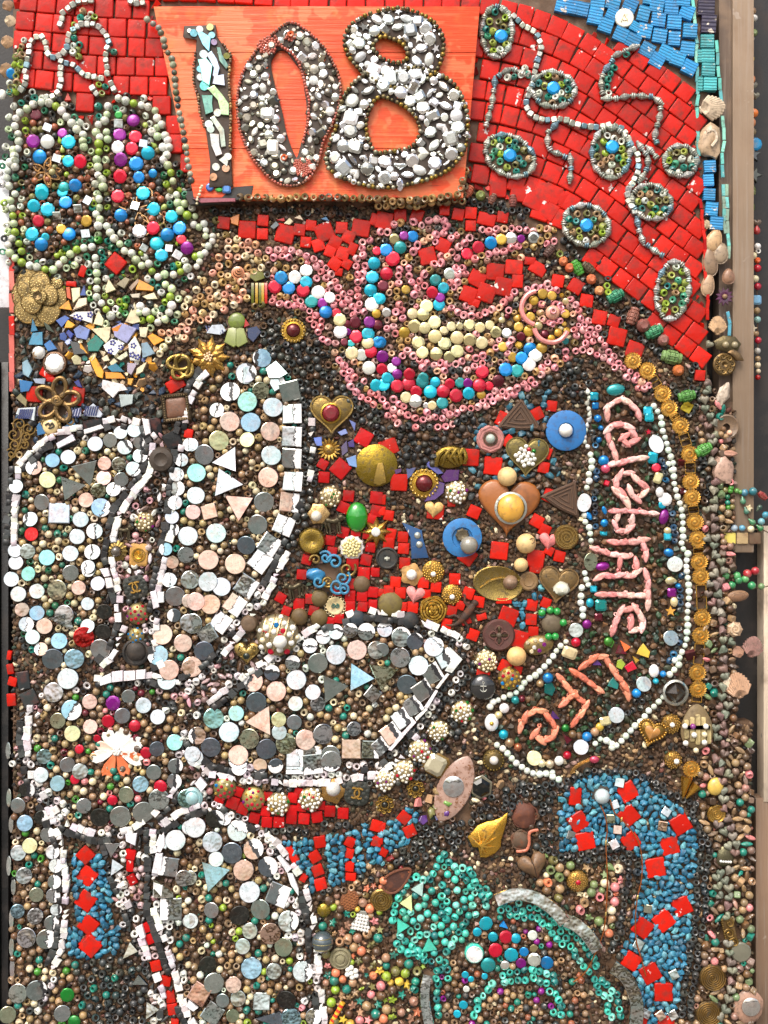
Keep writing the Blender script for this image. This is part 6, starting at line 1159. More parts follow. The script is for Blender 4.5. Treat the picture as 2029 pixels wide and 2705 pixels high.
G2=[[(130,40),(95,95),(120,200),(115,250),(125,300),(140,390),(75,470),(95,565),(160,625),(250,670),(350,690),(420,710),(490,700),(530,640),(590,600),(640,550),(710,520),(830,500),(800,550),(840,600),(840,665),(850,740),(860,830),(845,935),(880,990),(920,1045),(965,1105),(1010,1170)],[(870,90),(870,160),(840,230),(880,260),(850,320),(910,320),(960,330),(920,385),(985,385),(1010,440),(1060,500),(1100,550),(1160,570),(1190,620),(1240,670),(1300,650),(1330,720),(1380,770),(1440,750),(1515,755),(1580,720),(1650,690)],[(1450,840),(1515,880),(1490,940),(1540,940),(1510,1010),(1485,1075),(1455,1145),(1390,1165),(1320,1140),(1275,1070),(1225,1020),(1220,1090)],[(1550,50),(1560,120),(1620,120),(1580,180),(1640,230)],[(530,680),(490,640)],[(1300,610),(1340,690)],[(170,480),(200,570),(230,560)],[(560,640),(640,590),(720,540)]]
LS(lobes,G2,'white_bead','ball',11.3,21,GW,'stained',h=14);LS(lobes,G2,'ring_bead','pony',10,20,GW+TL+['lime','char'],rows=3,gap=21,slack=.8)
LS(lobes,[[(180,370),(130,510),(150,580),(210,610)],[(600,660),(655,610)],[(900,600),(890,680)],[(1280,760),(1365,840),(1420,890)],[(940,200),(950,60)],[(1460,690),(1590,650)],[(950,985),(890,890)]],'dark_bead','pony',10,20,['char','dgreen','green','teal'])
LS(lobes,[[(1045,980),(1105,960),(1110,1010),(1050,1050),(1110,1080),(1060,1110)],[(820,1010),(860,1060),(920,1140)],[(790,960),(800,880),(780,830),(790,740)],[(1410,930),(1430,1010),(1350,1080),(1240,1150)],[(820,120),(840,430),(940,450)]],'green_bead','pony',10,20,['green','lime',(50,120,60)])
LS(lobes,[[(840,430),(520,570),(390,590)],[(1140,470),(1380,670),(1500,690)],[(1440,150),(1520,130)]],'lime_bead','drop',9,38,['lime','lime',(176,190,110)],'pearl',along=True)
at(500,500);LS(lobes,[[(40,300),(70,340),(120,290),(150,340),(130,400),(220,405),(190,465),(150,510),(120,580),(40,570),(100,650),(20,690)],[(20,200),(60,220),(20,260)]],'white_bead','ball',10,19,GW,'pearl')
at(0,0)
fill(lobes,'brown_bead',['pony','melon','ball'],[(150,1050),(300,930),(480,960),(640,1150),(760,1300),(880,1500),(1000,960),(1200,960),(1330,1050),(1420,1300),(1500,1600),(1500,2000),(1500,2300),(1250,2200),(1000,2100),(800,2130),(500,2250),(250,2280),(120,2150),(120,1700)],(7.5,10),['brown','umber','olive','dbrown','copper',(110,76,56),'umber','char'],slack=.8,tries=60)
# silver cube vines
vine=Motif('cube_bead_vine_cluster','silver cube bead vine curling over the red tiles at the upper left','bead vine',200,150)
CUB=[[(800,10),(690,20),(635,60),(590,90),(555,120),(550,170),(535,225)],[(195,790),(225,740),(235,690),(230,635),(250,545),(260,490),(265,435),(275,375),(310,335),(365,325),(400,365),(415,415),(415,470),(455,510),(505,510),(555,480),(590,435),(590,385),(605,335),(630,280),(685,255),(685,215),(745,220),(805,220),(850,225),(890,260),(925,300),(950,350),(965,395),(945,440),(930,495),(935,550),(945,605),(945,660),(950,700)],[(540,545),(590,560),(645,580),(690,615),(730,655),(785,670),(830,680),(890,690)],[(540,605),(535,660),(540,715),(525,770),(515,820),(465,855),(410,855)],[(980,740),(1005,790)],[(820,780),(850,830)],[(1255,35),(1190,35),(1130,15)]]
def cubes(m,lines):LS(m,lines,'cube_bead','cube',8.6,16.6,SV+['offw','offw'],'silver',along=True,tilt=16,check=False,jitter=.8,h=16)
cubes(vine,CUB)
LS(vine,[[(735,105),(710,155),(770,170),(785,130),(830,120),(830,165)],[(645,410),(705,395),(690,445),(635,465),(700,500)],[(1000,460),(985,510)],[(870,750),(925,760),(900,820),(955,810)],[(210,360),(190,410),(210,430),(165,470),(205,495),(125,490),(170,545),(210,580),(130,570),(165,625),(135,690)],[(95,770),(145,765),(70,830),(140,820),(180,720),(80,740)],[(650,340),(655,170)]],'green_bead','pony',9.5,18,['olive','lime','teal',(120,130,60),'tan','offw'],check=False,h=15)
# vines and medallions at the right
vineR=Motif('silver_vine','silver bead vine trailing across the red tiles at the upper right','bead vine',1600,350)
at(1000,0);cubes(vineR,[[(1090,90),(1135,125),(1180,150),(1225,190),(1265,230),(1310,250),(1360,280),(1390,325),(1415,385),(1420,435),(1405,490),(1385,540),(1380,595),(1365,645),(1350,740),(1320,790),(1305,840),(1295,900),(1300,950),(1325,1000),(1370,1035),(1415,1055),(1475,1060),(1535,1055),(1590,1050),(1650,1060)]])
def spin(m,lines):
 for L in lines:
  pts=poly_pts(L,23)
  for i,(x,y,a)in enumerate(pts):
   k='spindle' if i%2==0 else 'spacer';m.add(k+'_bead',k,x,y,10.5 if k=='spindle' else 9,random.choice(SV),'silver',rot=a+random.uniform(-6,6),tilt=(random.uniform(-10,10),0),h=17)
spin(vineR,[[(1260,650),(1180,610),(1090,640),(1020,700),(1010,780),(1000,870),(985,940),(965,1020),(940,1110)],[(1540,1110),(1480,1170),(1480,1260),(1510,1330),(1590,1360),(1650,1390)]])
LS(vineR,[[(1130,680),(1190,680),(1310,640),(1280,600),(1320,690)]],'teal_bead','pony',9.5,18,['teal','offw','dsea'],check=False,h=16)
at(1500,0,529);cubes(vineR,[[(30,1025),(80,1045),(135,1050),(190,1055),(245,1058),(295,1050),(345,1042),(400,1055),(450,1075),(480,1120),(500,1165),(525,1215),(555,1260),(580,1305),(585,1375),(575,1425),(560,1475),(530,1525),(500,1560)]])
spin(vineR,[[(540,400),(405,460),(305,590),(275,670),(275,750),(300,820),(380,825),(520,800),(690,805),(760,850),(765,910),(755,980),(735,1055),(715,1140),(740,1200)],[(600,1220),(660,1300),(660,1390),(600,1490)],[(680,1250),(740,1320),(780,1330)],[(20,1330),(25,1420),(10,1520)]])
LS(vineR,[[(480,450),(475,460)],[(375,565),(355,620),(325,670),(330,725),(335,780)]],'teal_bead','pony',9.5,18,['teal','offw'],check=False,h=16)
at(1500,500,529);cubes(vineR,[[(500,0),(490,50),(495,95),(520,140),(545,185),(555,225)]]);spin(vineR,[[(575,280),(590,360),(620,440),(690,490),(750,540),(820,565)]])
nat()
MG=['teal','lime','olive','offw',(60,140,110),'tan',(150,160,70),'dsea']
for x,y,rx,ry,rot,gx,gy,lb in((1312,86,40,66,0,1323,99,'oval bead medallion with a blue gem beside the orange sign corner'),(1461,238,56,46,10,1461,236,'bead medallion with a blue gem under the cube bead loop'),(1346,413,68,50,30,1346,413,'slanting bead medallion with a blue gem right of digit eight'),(1613,405,50,66,0,1616,391,'upright bead medallion with a blue gem in the middle of the red tiles'),(1797,427,42,40,0,None,None,'small bead medallion without gem near the right edge of the red tiles'),(1548,596,60,52,20,1548,597,'bead medallion with a blue gem just above the black bead band'),(1720,535,52,44,20,None,None,'bead medallion without gem hanging from the cube bead string'),(1776,768,42,76,8,None,None,'long bead medallion without gem, lowest on the red tiles')):
 m=Motif('bead_medallion',lb,'medallion',x,y,group='bead medallions on the red tiles')
 ca,sa=math.cos(R(rot)),math.sin(R(rot));EL=lambda k,q:(x+k*(rx*math.cos(q)*ca-ry*math.sin(q)*sa),y+k*(rx*math.cos(q)*sa+ry*math.sin(q)*ca))
 if gx:m.add('blue_gem','gem',gx,gy,18,(0,142,208),'gem',h=20)
 P=[EL(1,2*math.pi*i/28)for i in range(29)];spin(m,[P])
 fill(m,'bead',['pony'],[EL(.82,2*math.pi*i/24)for i in range(24)],(9,10),MG,slack=.86,tries=260,native=True,h=17,own=[(gx,gy,17)]if gx else[])
 slab_piece(m,'backing',[EL(1.08,2*math.pi*i/24)for i in range(24)],'mortar',8,'matte',4)
 # ---------------------------------------------------------------- black bead bands
BK=['black','char','char',(44,50,50),(58,60,54)]
band=Motif('black_bead_band','double row of black beads enclosing carved beads round the bird head','bead band',1690,850)
at(1500,500,529)
for x,y,k,c,a,r in((80,650,'carved',(70,140,50),60,40),(170,650,'carved',(90,74,56),40,36),(195,745,'melon',(190,104,62),0,44),(260,840,'melon',(206,140,92),20,40),(325,800,'pony','lime',0,30),(335,855,'pony','lime',0,30),(395,885,'carved',(46,130,96),-28,44),(540,1050,'carved',(150,92,76),110,44),(625,1130,'melon',(120,72,64),0,60),(715,1180,'carved',(60,140,96),-25,46),(790,1250,'melon',(150,98,90),0,50),(860,1390,'carved',(110,140,80),12,52),(915,1500,'melon',(196,108,54),0,50),(15,650,'melon',(196,104,62),0,40)):
 px,py=N_(x,y);band.add('carved_bead',k,px,py,r*ORG[2],c,'stone',rot=a,h=11)
at(1500,1000,529)
for x,y,a in((985,145,-12),(1125,590,-28)):px,py=N_(x,y);band.add('carved_bead','carved',px,py,14,(80,140,62),'stone',rot=a,h=12)
px,py=N_(990,235);band.add('mirror_chip','mirsq',px,py,14,(214,176,60),'mirror',rot=30,h=10)
at(1000,500)
for x,y,k,c,a,r in((895,55,'melon',(110,124,62),0,46),(1000,85,'carved',(120,74,62),-65,30),(1178,100,'carved',(124,70,60),90,32),(790,20,'carved',(176,92,66),-60,34),(1620,630,'melon',(196,112,66),0,42),(1500,540,'carved',(84,60,52),-50,36),(1590,570,'pony',(120,132,60),0,34)):px,py=N_(x,y);band.add('carved_bead',k,px,py,r*ORG[2],c,'stone',rot=a,h=11)
at(1500,500,529)
LS(band,[[(20,470),(60,545),(115,570),(170,580),(255,600),(310,620)],[(70,465),(0,510)],[(270,650),(320,730),(370,755),(410,795),(470,790)],[(320,670),(270,690)],[(550,920),(600,945),(655,960),(705,985)],[(620,1000),(670,1030),(760,1100),(820,1115)],[(860,1180),(950,1310),(1000,1350),(1040,1390),(1060,1470),(1010,1520)],[(130,750),(200,840),(260,910),(330,955),(380,1000),(430,1030),(470,1065),(510,1140),(570,1165),(590,1225),(640,1255),(690,1290),(730,1335),(790,1390)],[(40,710),(0,690)],[(150,820),(230,880)]],'black_bead','pony',9.6,18.5,BK)
at(1500,1000,529);LS(band,[[(880,60),(905,120)],[(1040,75),(1100,170),(1050,260),(990,300),(1050,320)],[(1050,490),(1100,500)],[(1115,660),(1140,710),(1090,740),(1130,790),(1170,830),(1175,895),(1150,970)]],'black_bead','pony',10,19,BK)
at(1000,500);LS(band,[[(780,80),(860,110),(900,140),(1060,130),(1120,130),(1090,90),(1130,180)],[(920,190),(1230,180),(1330,190),(1210,260),(1270,230)],[(1620,450),(1650,490),(1640,700),(1580,650),(1520,640),(1490,670)]],'black_bead','pony',10,19,BK)
nat();neck=Motif('black_bead_ground','dark ground of black beads under the bird and round the mirror oval','bead ground',850,1050)
at(500,500);fill(neck,'black_bead',['pony','pony','ball'],[(580,1090),(700,1080),(760,1180),(800,1330),(1000,1350),(1120,1300),(1200,1450),(1300,1560),(1390,1659),(1000,1659),(880,1620),(760,1480),(640,1350),(640,1200)],(9,10.4),BK+['umber'],tries=80,slack=.84)
at(500,1000);fill(neck,'black_bead',['pony','ball'],[(960,0),(1300,0),(1480,130),(1640,260),(1659,420),(1480,400),(1440,250),(1100,140),(1060,400),(1110,500),(1090,700),(1130,900),(1040,1300),(960,1400),(900,1500),(850,1490),(960,1200),(1000,900),(990,500),(990,200)],(8.5,10.2),BK,tries=80,slack=.85)
at(1000,1000);fill(neck,'black_stone',['stone0','stone1','stone2','ball'],[(0,400),(200,450),(400,440),(640,420),(800,330),(860,330),(780,500),(830,640),(870,760),(700,780),(470,760),(430,850),(250,780),(160,720),(180,580)],(7,11),['black','char','umber',(48,44,38)],'stone',tries=60)
outl=Motif('painted_bead_outline','black and white painted bead outlines between the mirror fields','bead outline',600,1900)
PW=['white','white','black','char',(200,190,192)]
at(500,1500)
LS(outl,[[(630,180),(560,310),(500,370),(420,470),(340,560),(300,650),(240,790),(270,830),(200,830),(100,960),(20,1030)],[(650,310),(520,370)],[(330,880),(430,940),(400,1010),(280,1030)],[(600,880),(700,850),(780,800),(860,740),(960,690),(1000,620),(1060,590),(1120,550)],[(0,1300),(70,1290),(110,1220)],[(40,1100),(0,1020)]],'bead','pony',10,19,PW)
at(1000,1500);LS(outl,[[(340,540),(400,575),(460,575),(520,590),(600,620),(655,640),(700,620),(760,650),(810,660)],[(640,690),(700,670),(770,690)],[(760,880),(710,940),(660,1000),(600,1030),(550,1080),(530,1140),(480,1210),(440,1280),(380,1340),(430,1360),(350,1400),(280,1490),(240,1540),(200,1600),(90,1640),(150,1640)],[(780,960),(740,1010),(690,1060),(610,1130),(580,1180),(520,1280),(500,1210)]],'bead','pony',10,20,PW+['char','char'])
at(500,2000);LS(outl,[[(1659,80),(1590,60),(1510,75),(1450,90),(1390,60)],[(1380,180),(1300,160),(1160,155),(1090,160),(970,185),(910,185),(780,180),(720,200),(660,210),(600,220),(510,210)],[(530,100),(460,250)],[(120,330),(165,360),(205,410),(270,440),(130,430),(140,470),(480,540),(570,600),(650,690),(730,780),(700,830),(760,870)],[(680,720),(620,680),(740,800)],[(770,1050),(700,1090),(880,1250),(940,1310),(960,1400),(1000,1450),(990,1530),(930,1590),(860,1570),(990,1620)],[(850,1290),(910,1330)]],'bead','pony',10,20,PW)
at(500,2205);LS(outl,[[(860,890),(920,890),(940,950),(1000,960),(960,1010),(990,1060),(940,1080)],[(1100,1220),(1120,1340),(1130,1390),(1080,1440),(1020,1440),(980,1510),(1010,1560)],[(1150,1280),(1060,1140)]],'bead','pony',10,20,PW+['pink'])
at(0,1500);LS(outl,[[(1010,1020),(1070,1020),(1150,1020),(1210,1010),(1270,1000),(1300,1050)],[(660,1080),(730,1080),(770,1020)],[(1390,1160),(1440,1190),(1500,1190),(1530,1240),(1440,1250)],[(1590,1030),(1640,1010),(1650,1090)],[(1570,1640),(1620,1420)],[(1330,560),(1310,490),(1370,400),(1340,430),(1330,640),(1300,690)],[(220,690),(170,620),(150,590)]],'bead','pony',10,19,PW)
at(0,2000);LS(outl,[[(110,60),(180,30),(240,30),(290,100)],[(300,230),(330,300),(320,380),(390,390),(440,350),(510,400),(600,430),(580,470),(520,530),(480,600)],[(420,310),(450,400),(430,440)],[(890,670),(950,690),(1000,660),(1070,700)],[(1040,1040),(1030,1100),(1090,1130),(1010,1150),(1040,1220),(1130,1190),(1100,1250),(1030,1290),(1090,1300),(1070,1350),(1170,1360),(1120,1420),(1190,1420),(1080,1470),(1060,1510)],[(1370,1300),(1440,1470),(1490,1440),(1470,1560),(1500,1620)],[(1070,780),(1120,800),(1040,890)],[(960,1030),(960,970)],[(1270,890),(1330,890)],[(1170,1560),(1180,1620),(1150,1640)]],'bead','pony',10,18,PW+['white'])
at(0,2205);LS(outl,[[(1180,870),(1190,940),(1230,980),(1240,1050),(1270,1110),(1270,1190),(1300,1240),(1350,1280),(1250,1250)],[(1320,1400),(1400,1450),(1430,1520),(1330,1380)],[(1580,1170),(1610,1230),(1610,1310),(1550,1250)],[(470,1280),(310,1590),(250,1530)],[(1340,1640),(1400,1600)]],'bead','pony',10,18,PW)
WSL=[((1000,1500),[(620,690),(735,800),(640,920),(580,900),(650,790)]),((1000,1500),[(600,920),(620,930),(520,1060),(500,1050)]),((1000,1500),[(500,1070),(520,1075),(430,1230),(400,1220)]),((1000,1500),[(320,1310),(420,1220),(430,1240),(330,1340)]),((1000,1500),[(200,1450),(310,1330),(330,1350),(220,1470)]),((1000,1500),[(85,1590),(195,1450),(220,1475),(110,1600)]),((0,2000),[(1440,650),(1450,760),(1410,830),(1375,820),(1400,720)]),((0,2000),[(1370,840),(1430,840),(1415,1020),(1335,1010)]),((0,2000),[(1350,1090),(1430,1120),(1420,1220),(1345,1220)]),((0,2000),[(1105,670),(1205,665),(1190,770),(1110,730)]),((0,2000),[(1190,1490),(1250,1460),(1280,1570),(1240,1590)]),((500,2000),[(770,870),(800,860),(900,970),(860,1010)]),((500,2000),[(860,1010),(910,1020),(960,1150),(960,1210),(890,1110)]),((0,1500),[(875,970),(975,920),(985,1000),(885,1030)]),((0,1500),[(985,910),(1080,900),(1080,990),(990,1000)]),((0,1500),[(1090,905),(1190,900),(1190,980),(1090,990)]),((0,1500),[(1200,895),(1280,890),(1275,970),(1200,975)]),((0,1500),[(950,785),(1000,710),(1040,730),(990,805)]),((0,1500),[(1320,210),(1370,195),(1400,340),(1350,360)]),((0,1500),[(1385,215),(1440,210),(1440,300),(1390,305)]),((0,1500),[(880,10),(950,0),(970,70),(920,80)]),((0,1500),[(925,90),(980,85),(1000,170),(940,180)]),((0,1500),[(1005,400),(1065,390),(1070,475),(1015,475)]),((0,1500),[(1005,320),(1040,315),(1045,385),(1010,380)]),((500,2000),[(50,230),(100,170),(160,240),(110,300)]),((0,1000),[(500,570),(640,490),(665,540),(515,615)]),((0,1000),[(740,450),(890,405),(915,435),(745,490)]),((0,1000),[(1250,350),(1310,360),(1325,480),(1280,500)]),((500,2205),[(0,1440),(80,1510),(40,1540),(-20,1500)])]
for(ox,oy),pts in WSL:
 at(ox,oy);P=[N_(*p)for p in pts]
 slab_piece(outl,'painted_slip',pts,(222,218,220),16,'paintw',5)
nat()
SLIP=[[(60,1230),(110,1180),(160,1150),(240,1130),(320,1115),(380,1125),(400,1160)],[(395,1180),(385,1250),(345,1300),(310,1350),(290,1420),(285,1480),(300,1540),(310,1600),(320,1650),(295,1720),(260,1760)],[(560,950),(520,1000),(490,1060),(470,1180),(455,1300),(445,1400),(425,1480),(410,1560),(405,1640),(400,1700),(420,1770)],[(810,1010),(818,1200),(806,1330),(770,1420),(700,1560),(620,1680),(550,1760),(480,1800)],[(560,1860),(600,1830),(680,1770),(780,1700),(860,1650),(960,1622),(1060,1632),(1150,1665),(1240,1705)],[(1130,1880),(1060,1990),(1000,2035),(860,2060),(760,2060),(650,2055),(560,2035),(500,1995),(470,1930)],[(395,2200),(400,2300),(395,2400),(425,2480),(450,2560),(470,2640),(500,2710)],[(430,2185),(500,2145),(580,2125),(660,2170),(735,2245),(795,2330),(818,2420),(826,2500),(836,2600),(850,2710)],[(90,2060),(120,2140),(155,2230),(165,2330),(165,2420),(155,2500),(130,2560)],[(70,1870),(60,1950),(75,2050),(110,2120),(180,2190),(260,2215),(350,2200),(420,2150),(480,2080)],[(280,2220),(300,2320),(340,2420),(380,2520),(420,2620),(440,2700)],[(260,1800),(330,1790),(400,1795),(470,1810)],[(40,1240),(30,1350),(25,1450)]]
nat()
for k_,L_ in enumerate(SLIP):
 for o_,pal_ in((0,['white',(212,206,208),'white',(196,186,190)]),(1,['black','black','char'])):
  for x,y,a in poly_pts(L_,15):
   d_=9*(-1 if o_==0 else 1);px,py=x-math.sin(R(a))*d_+random.uniform(-2,2),y+math.cos(R(a))*d_+random.uniform(-2,2);r=random.uniform(8.5,11.5)
   if free(px,py,r*.8,.66):outl.add('painted_slip',random.choice(['ptile','ptile','tile','ptile','shard3']),px,py,r,random.choice(pal_),'paintw',rot=a+random.uniform(-14,14),rz=16,h=11,tilt=(random.uniform(-10,10),random.uniform(-10,10)),ry=r*random.uniform(.75,1))
   # ---------------------------------------------------------------- turquoise stone fields
TQ=['turq','turq',(34,100,130),(62,134,158),(36,90,114),(92,150,164),(54,120,140)];SK=['stone%d'%i for i in range(5)]
tb=Motif('turquoise_band','broad curved band of turquoise stones with red tiles at the lower right','stone band',1740,2330)
at(1500,2000,529)
squares(tb,'430 210 75 12 w;390 395 66 -20 w;818 452 68 35 w;785 570 74 8 p;412 600 70 5 p;385 722 72 -28 w;355 510 68 0 o;30 650 70 20 g;660 1255 66 8 o;585 1545 76 30 w');at(1500,2205,529,952);squares(tb,'335 525 42 30 w;505 665 40 -25 w;370 848 40 25 w;440 858 40 -35 p;500 858 40 -30 w');
at(1500,2000,529)
bl=Motif('black_bead_border','double black bead border running round the turquoise band','bead border',1800,2300)
LS(bl,[[(0,205),(80,180),(150,130),(210,120),(270,125),(330,130),(390,125),(450,130),(510,135),(570,140),(620,170),(690,200),(770,240),(840,250)],[(800,290),(870,320),(925,330),(970,370),(1050,370),(1070,425),(1020,465),(1060,530),(1090,580),(1120,690),(1115,750),(1110,820),(1100,890),(1095,940),(1060,1000),(1075,1120),(1080,1230),(1080,1300),(1070,1350),(1050,1400),(1060,1460),(1045,1530)],[(1130,610),(1170,740),(1190,800),(1165,870),(1150,920),(1140,990),(1130,1100),(1150,1160),(1145,1220),(1155,1280),(1140,1340),(1130,1400),(1115,1450),(1110,1510)],[(0,825),(65,830),(120,810),(185,800),(245,785),(300,775),(410,770),(470,765),(520,810),(560,840),(580,890),(575,950),(575,1010)],[(510,880),(510,990),(510,1050),(480,1100),(470,1200),(460,1300),(440,1380),(400,1440)],[(40,870),(150,860),(300,850),(430,840),(500,860)],[(700,240),(760,290)]],'black_bead','pony',10,19,BK+[(40,50,56)])
at(1500,2205,529,952);LS(bl,[[(600,390),(600,430),(605,470),(600,500),(580,540),(585,590),(575,630),(570,660),(560,710),(555,750),(550,800),(545,850),(540,890)],[(650,400),(650,440),(640,480),(620,550),(625,590),(615,640),(610,690),(600,720),(590,770),(590,830),(590,880)],[(220,520),(200,570),(250,580)],[(250,400),(260,460),(230,500)]],'black_bead','pony',10,19,BK)
at(1000,2000);LS(bl,[[(1659,270),(1560,240),(1480,240),(1390,270),(1270,250),(1230,300),(1300,330),(1160,360),(1050,360)],[(1530,330),(1500,390),(1450,420),(1440,480),(1410,545)],[(1440,700),(1460,770),(1490,830),(1550,850),(1610,890),(1659,830)],[(950,440),(890,470),(820,520),(740,580),(680,590)],[(820,580),(790,630)],[(1120,400),(1180,430),(1300,380)],[(540,660),(460,640),(410,630),(380,690),(440,690)],[(500,750),(400,760),(330,740),(300,820),(360,820),(180,820),(250,790),(260,870),(210,890),(190,945),(130,910)]],'black_bead','pony',10.2,20,BK)
at(500,2000);LS(bl,[[(1230,1180),(1290,1170),(1350,1180),(1430,1150),(1530,1030),(1560,1090),(1640,1060)],[(690,650),(750,660),(820,650),(880,640),(950,640),(1000,660),(1060,670)],[(1180,590),(1240,610),(1300,610),(1400,590)]],'black_bead','pony',10,20,BK+['umber','tan'])
at(1500,2000,529)
fill(tb,'turquoise',SK,[(0,230),(200,160),(430,150),(600,200),(800,300),(900,400),(1010,520),(1050,600),(1070,800),(1050,1000),(1040,1300),(1010,1600),(520,1600),(560,1300),(620,1000),(620,850),(560,790),(480,740),(250,760),(80,790),(-50,780),(-60,400)],(6.5,10.5),TQ,'stone',slack=.74,tries=120,tilt=25)
at(1500,2205,529,952);fill(tb,'turquoise',SK,[(300,480),(570,480),(555,650),(530,800),(500,920),(345,920),(330,700),(260,580)],(6.5,10.5),TQ,'stone',slack=.74,tries=120,tilt=25)
nat();ts=Motif('turquoise_patch','turquoise stone stripes with red tiles below the studded balls','stone patch',900,2270)
at(500,2000);fill(ts,'turquoise',SK,[(810,760),(1080,730),(1060,850),(1080,950),(1080,1230),(1020,1230),(960,1000)],(6.5,10.5),TQ,'stone',slack=.74,tries=150);fill(ts,'turquoise',SK,[(1210,700),(1480,650),(1540,990),(1360,1080),(1280,1150),(1230,1100)],(6.5,10.5),TQ,'stone',slack=.74,tries=150);fill(ts,'turquoise',SK,[(1530,600),(1700,650),(1700,950),(1560,920)],(6.5,10.5),TQ,'stone',slack=.74,tries=120)
at(1000,2000);fill(ts,'turquoise',SK,[(0,600),(60,560),(160,560),(250,440),(350,530),(260,780),(150,790),(0,920)],(6.5,10.5),TQ,'stone',slack=.74,tries=150)
nat();tl=Motif('turquoise_strip','turquoise stone strip with a column of red diamond tiles at the lower left','stone strip',250,2450)
at(0,2000);fill(tl,'turquoise',SK,[(640,860),(860,870),(930,1000),(960,1280),(960,1440),(1040,1520),(1030,1659),(580,1659),(600,1530),(700,1500),(640,1200),(650,1000)],(6.5,11),TQ,'stone',slack=.74,tries=140);at(0,2205);fill(tl,'turquoise',SK,[(580,900),(1030,880),(1020,1030),(880,1090),(700,1090),(580,1030)],(6.5,10.5),TQ,'stone',slack=.74,tries=140)
nat();tm=Motif('turquoise_chips','scattered turquoise chips round the brass and wooden hearts','stone patch',1330,1250)
at(1000,1000);fill(tm,'turquoise',SK,[(790,400),(1000,300),(1250,150),(1550,90),(1620,170),(1480,300),(1460,560),(1560,700),(1600,900),(1450,1000),(1100,900),(900,950),(830,1080),(780,950),(850,700),(840,560)],(7,11),[(40,90,110),(50,104,124),'umber','umber','char',(60,110,124)],'stone',slack=.8,tries=50);at(1000,1500);fill(tm,'turquoise',SK,[(1180,330),(1430,200),(1430,60),(1500,350),(1300,560),(1200,560)],(7,11),TQ+['grey','umber'],'stone',slack=.8,tries=50)
# ---------------------------------------------------------------- turquoise bead bird
nat();sea=Motif('turquoise_bead_bird','bird of sea-green beads with a round white eye at the bottom','bead motif',1250,2450)
SE=['sea','sea',(60,172,156),(120,206,190),'dsea',(40,140,130)]
at(1000,2205)
px,py=N_(840,1040);sea.add('eye','mirror',px,py,22,'white','ceramic',rz=16,h=22);sea.add('eye_ring','pony',px,py,26,'sea',h=10,o=False)
gems(sea,'940 775 62 C;1005 900 45 C;1115 895 58 R;1205 910 44 C;1025 1010 62 R;1165 1055 62 C;1275 1025 42 B;1250 1130 46 P;1365 1095 60 W;1478 1125 58 B;1350 880 44 W;1360 995 36 Y;960 1140 66 T;1110 1150 44 W;760 1225 32 C;810 1265 28 C;930 1240 28 C;745 1495 40 C;690 1575 34 C;865 850 40 C;770 1355 30 W')
for P_,c in(([(165,735),(270,800),(165,870)],'sea'),([(440,900),(512,1005),(380,1025)],'sea'),([(290,480),(395,410),(385,540)],(170,200,190)),([(190,600),(290,530),(295,670)],(206,214,150)),([(1060,800),(1100,755),(1135,820)],'gB')):slab_piece(sea,'glass_triangle',P_,c,12,'ceramic',5)
LS(sea,[[(580,175),(530,230),(500,315),(470,370),(430,420),(370,390),(305,370),(260,430),(225,500),(175,550),(145,620),(130,740),(110,790)],[(620,250),(670,290),(720,290),(780,320),(820,310),(825,380),(850,430),(890,480),(950,485),(980,550),(920,600),(950,630),(990,680)],[(770,410),(800,450),(850,520),(920,540)],[(190,900),(160,970),(210,1020),(280,1060),(330,1030),(350,1080),(415,1110),(485,1120),(550,1100),(610,1140),(560,1180),(610,1195),(500,1190),(560,1230)],[(500,1270),(530,1310),(510,1380),(510,1470),(530,1560),(520,1640)],[(610,1270),(540,1320)],[(400,1060),(240,940)],[(605,590),(520,510)],[(600,1030),(690,890),(660,950),(720,830),(770,760),(760,850)],[(1075,670),(1180,650),(1270,680),(1360,640),(1430,670),(1490,710),(1540,770),(1610,800),(1650,830)],[(1150,700),(1200,715),(1270,730),(1330,740),(1380,720),(1420,780),(1490,800),(1520,870),(1570,920),(1620,970),(1659,900)],[(1110,1300),(1090,1240),(1150,1215),(1210,1215),(1270,1200),(1330,1190),(1390,1195),(1450,1220),(1510,1225),(1560,1270),(1530,1320)],[(1160,1290),(1220,1280),(1290,1280),(1350,1260),(1410,1290),(1480,1310)],[(995,1310),(960,1360),(1000,1390),(940,1420),(880,1440),(850,1510),(890,1500),(830,1600),(810,1650)],[(1500,1380),(1560,1400),(1560,1440),(1610,1490),(1600,1560),(1600,1630),(1540,1570)]],'pony_bead','pony',10.4,20,SE)
fill(sea,'round_bead',['ball','pony'],[(560,280),(740,330),(860,520),(960,700),(820,780),(700,1000),(600,1080),(400,1010),(200,880),(180,700),(330,520),(480,420)],(8.5,10.5),SE+[(60,150,130),'umber'],slack=.88,tries=70)
fill(sea,'pony_bead',['pony'],[(1060,600),(1200,590),(1400,640),(1560,760),(1659,860),(1659,1000),(1500,840),(1300,760),(1100,700)],(9,10),SE+['black'],slack=.86,tries=80)
at(1500,2205,529,952);LS(sea,[[(0,440),(40,490),(70,510),(100,570),(130,600),(140,640)],[(20,470),(10,530),(35,540),(25,575),(70,610),(90,650),(110,660)],[(130,690),(175,700),(210,745),(235,765),(240,800),(250,840),(255,880)],[(140,720),(155,765),(205,780),(185,835),(210,865),(215,895)]],'pony_bead','pony',10,19,SE)
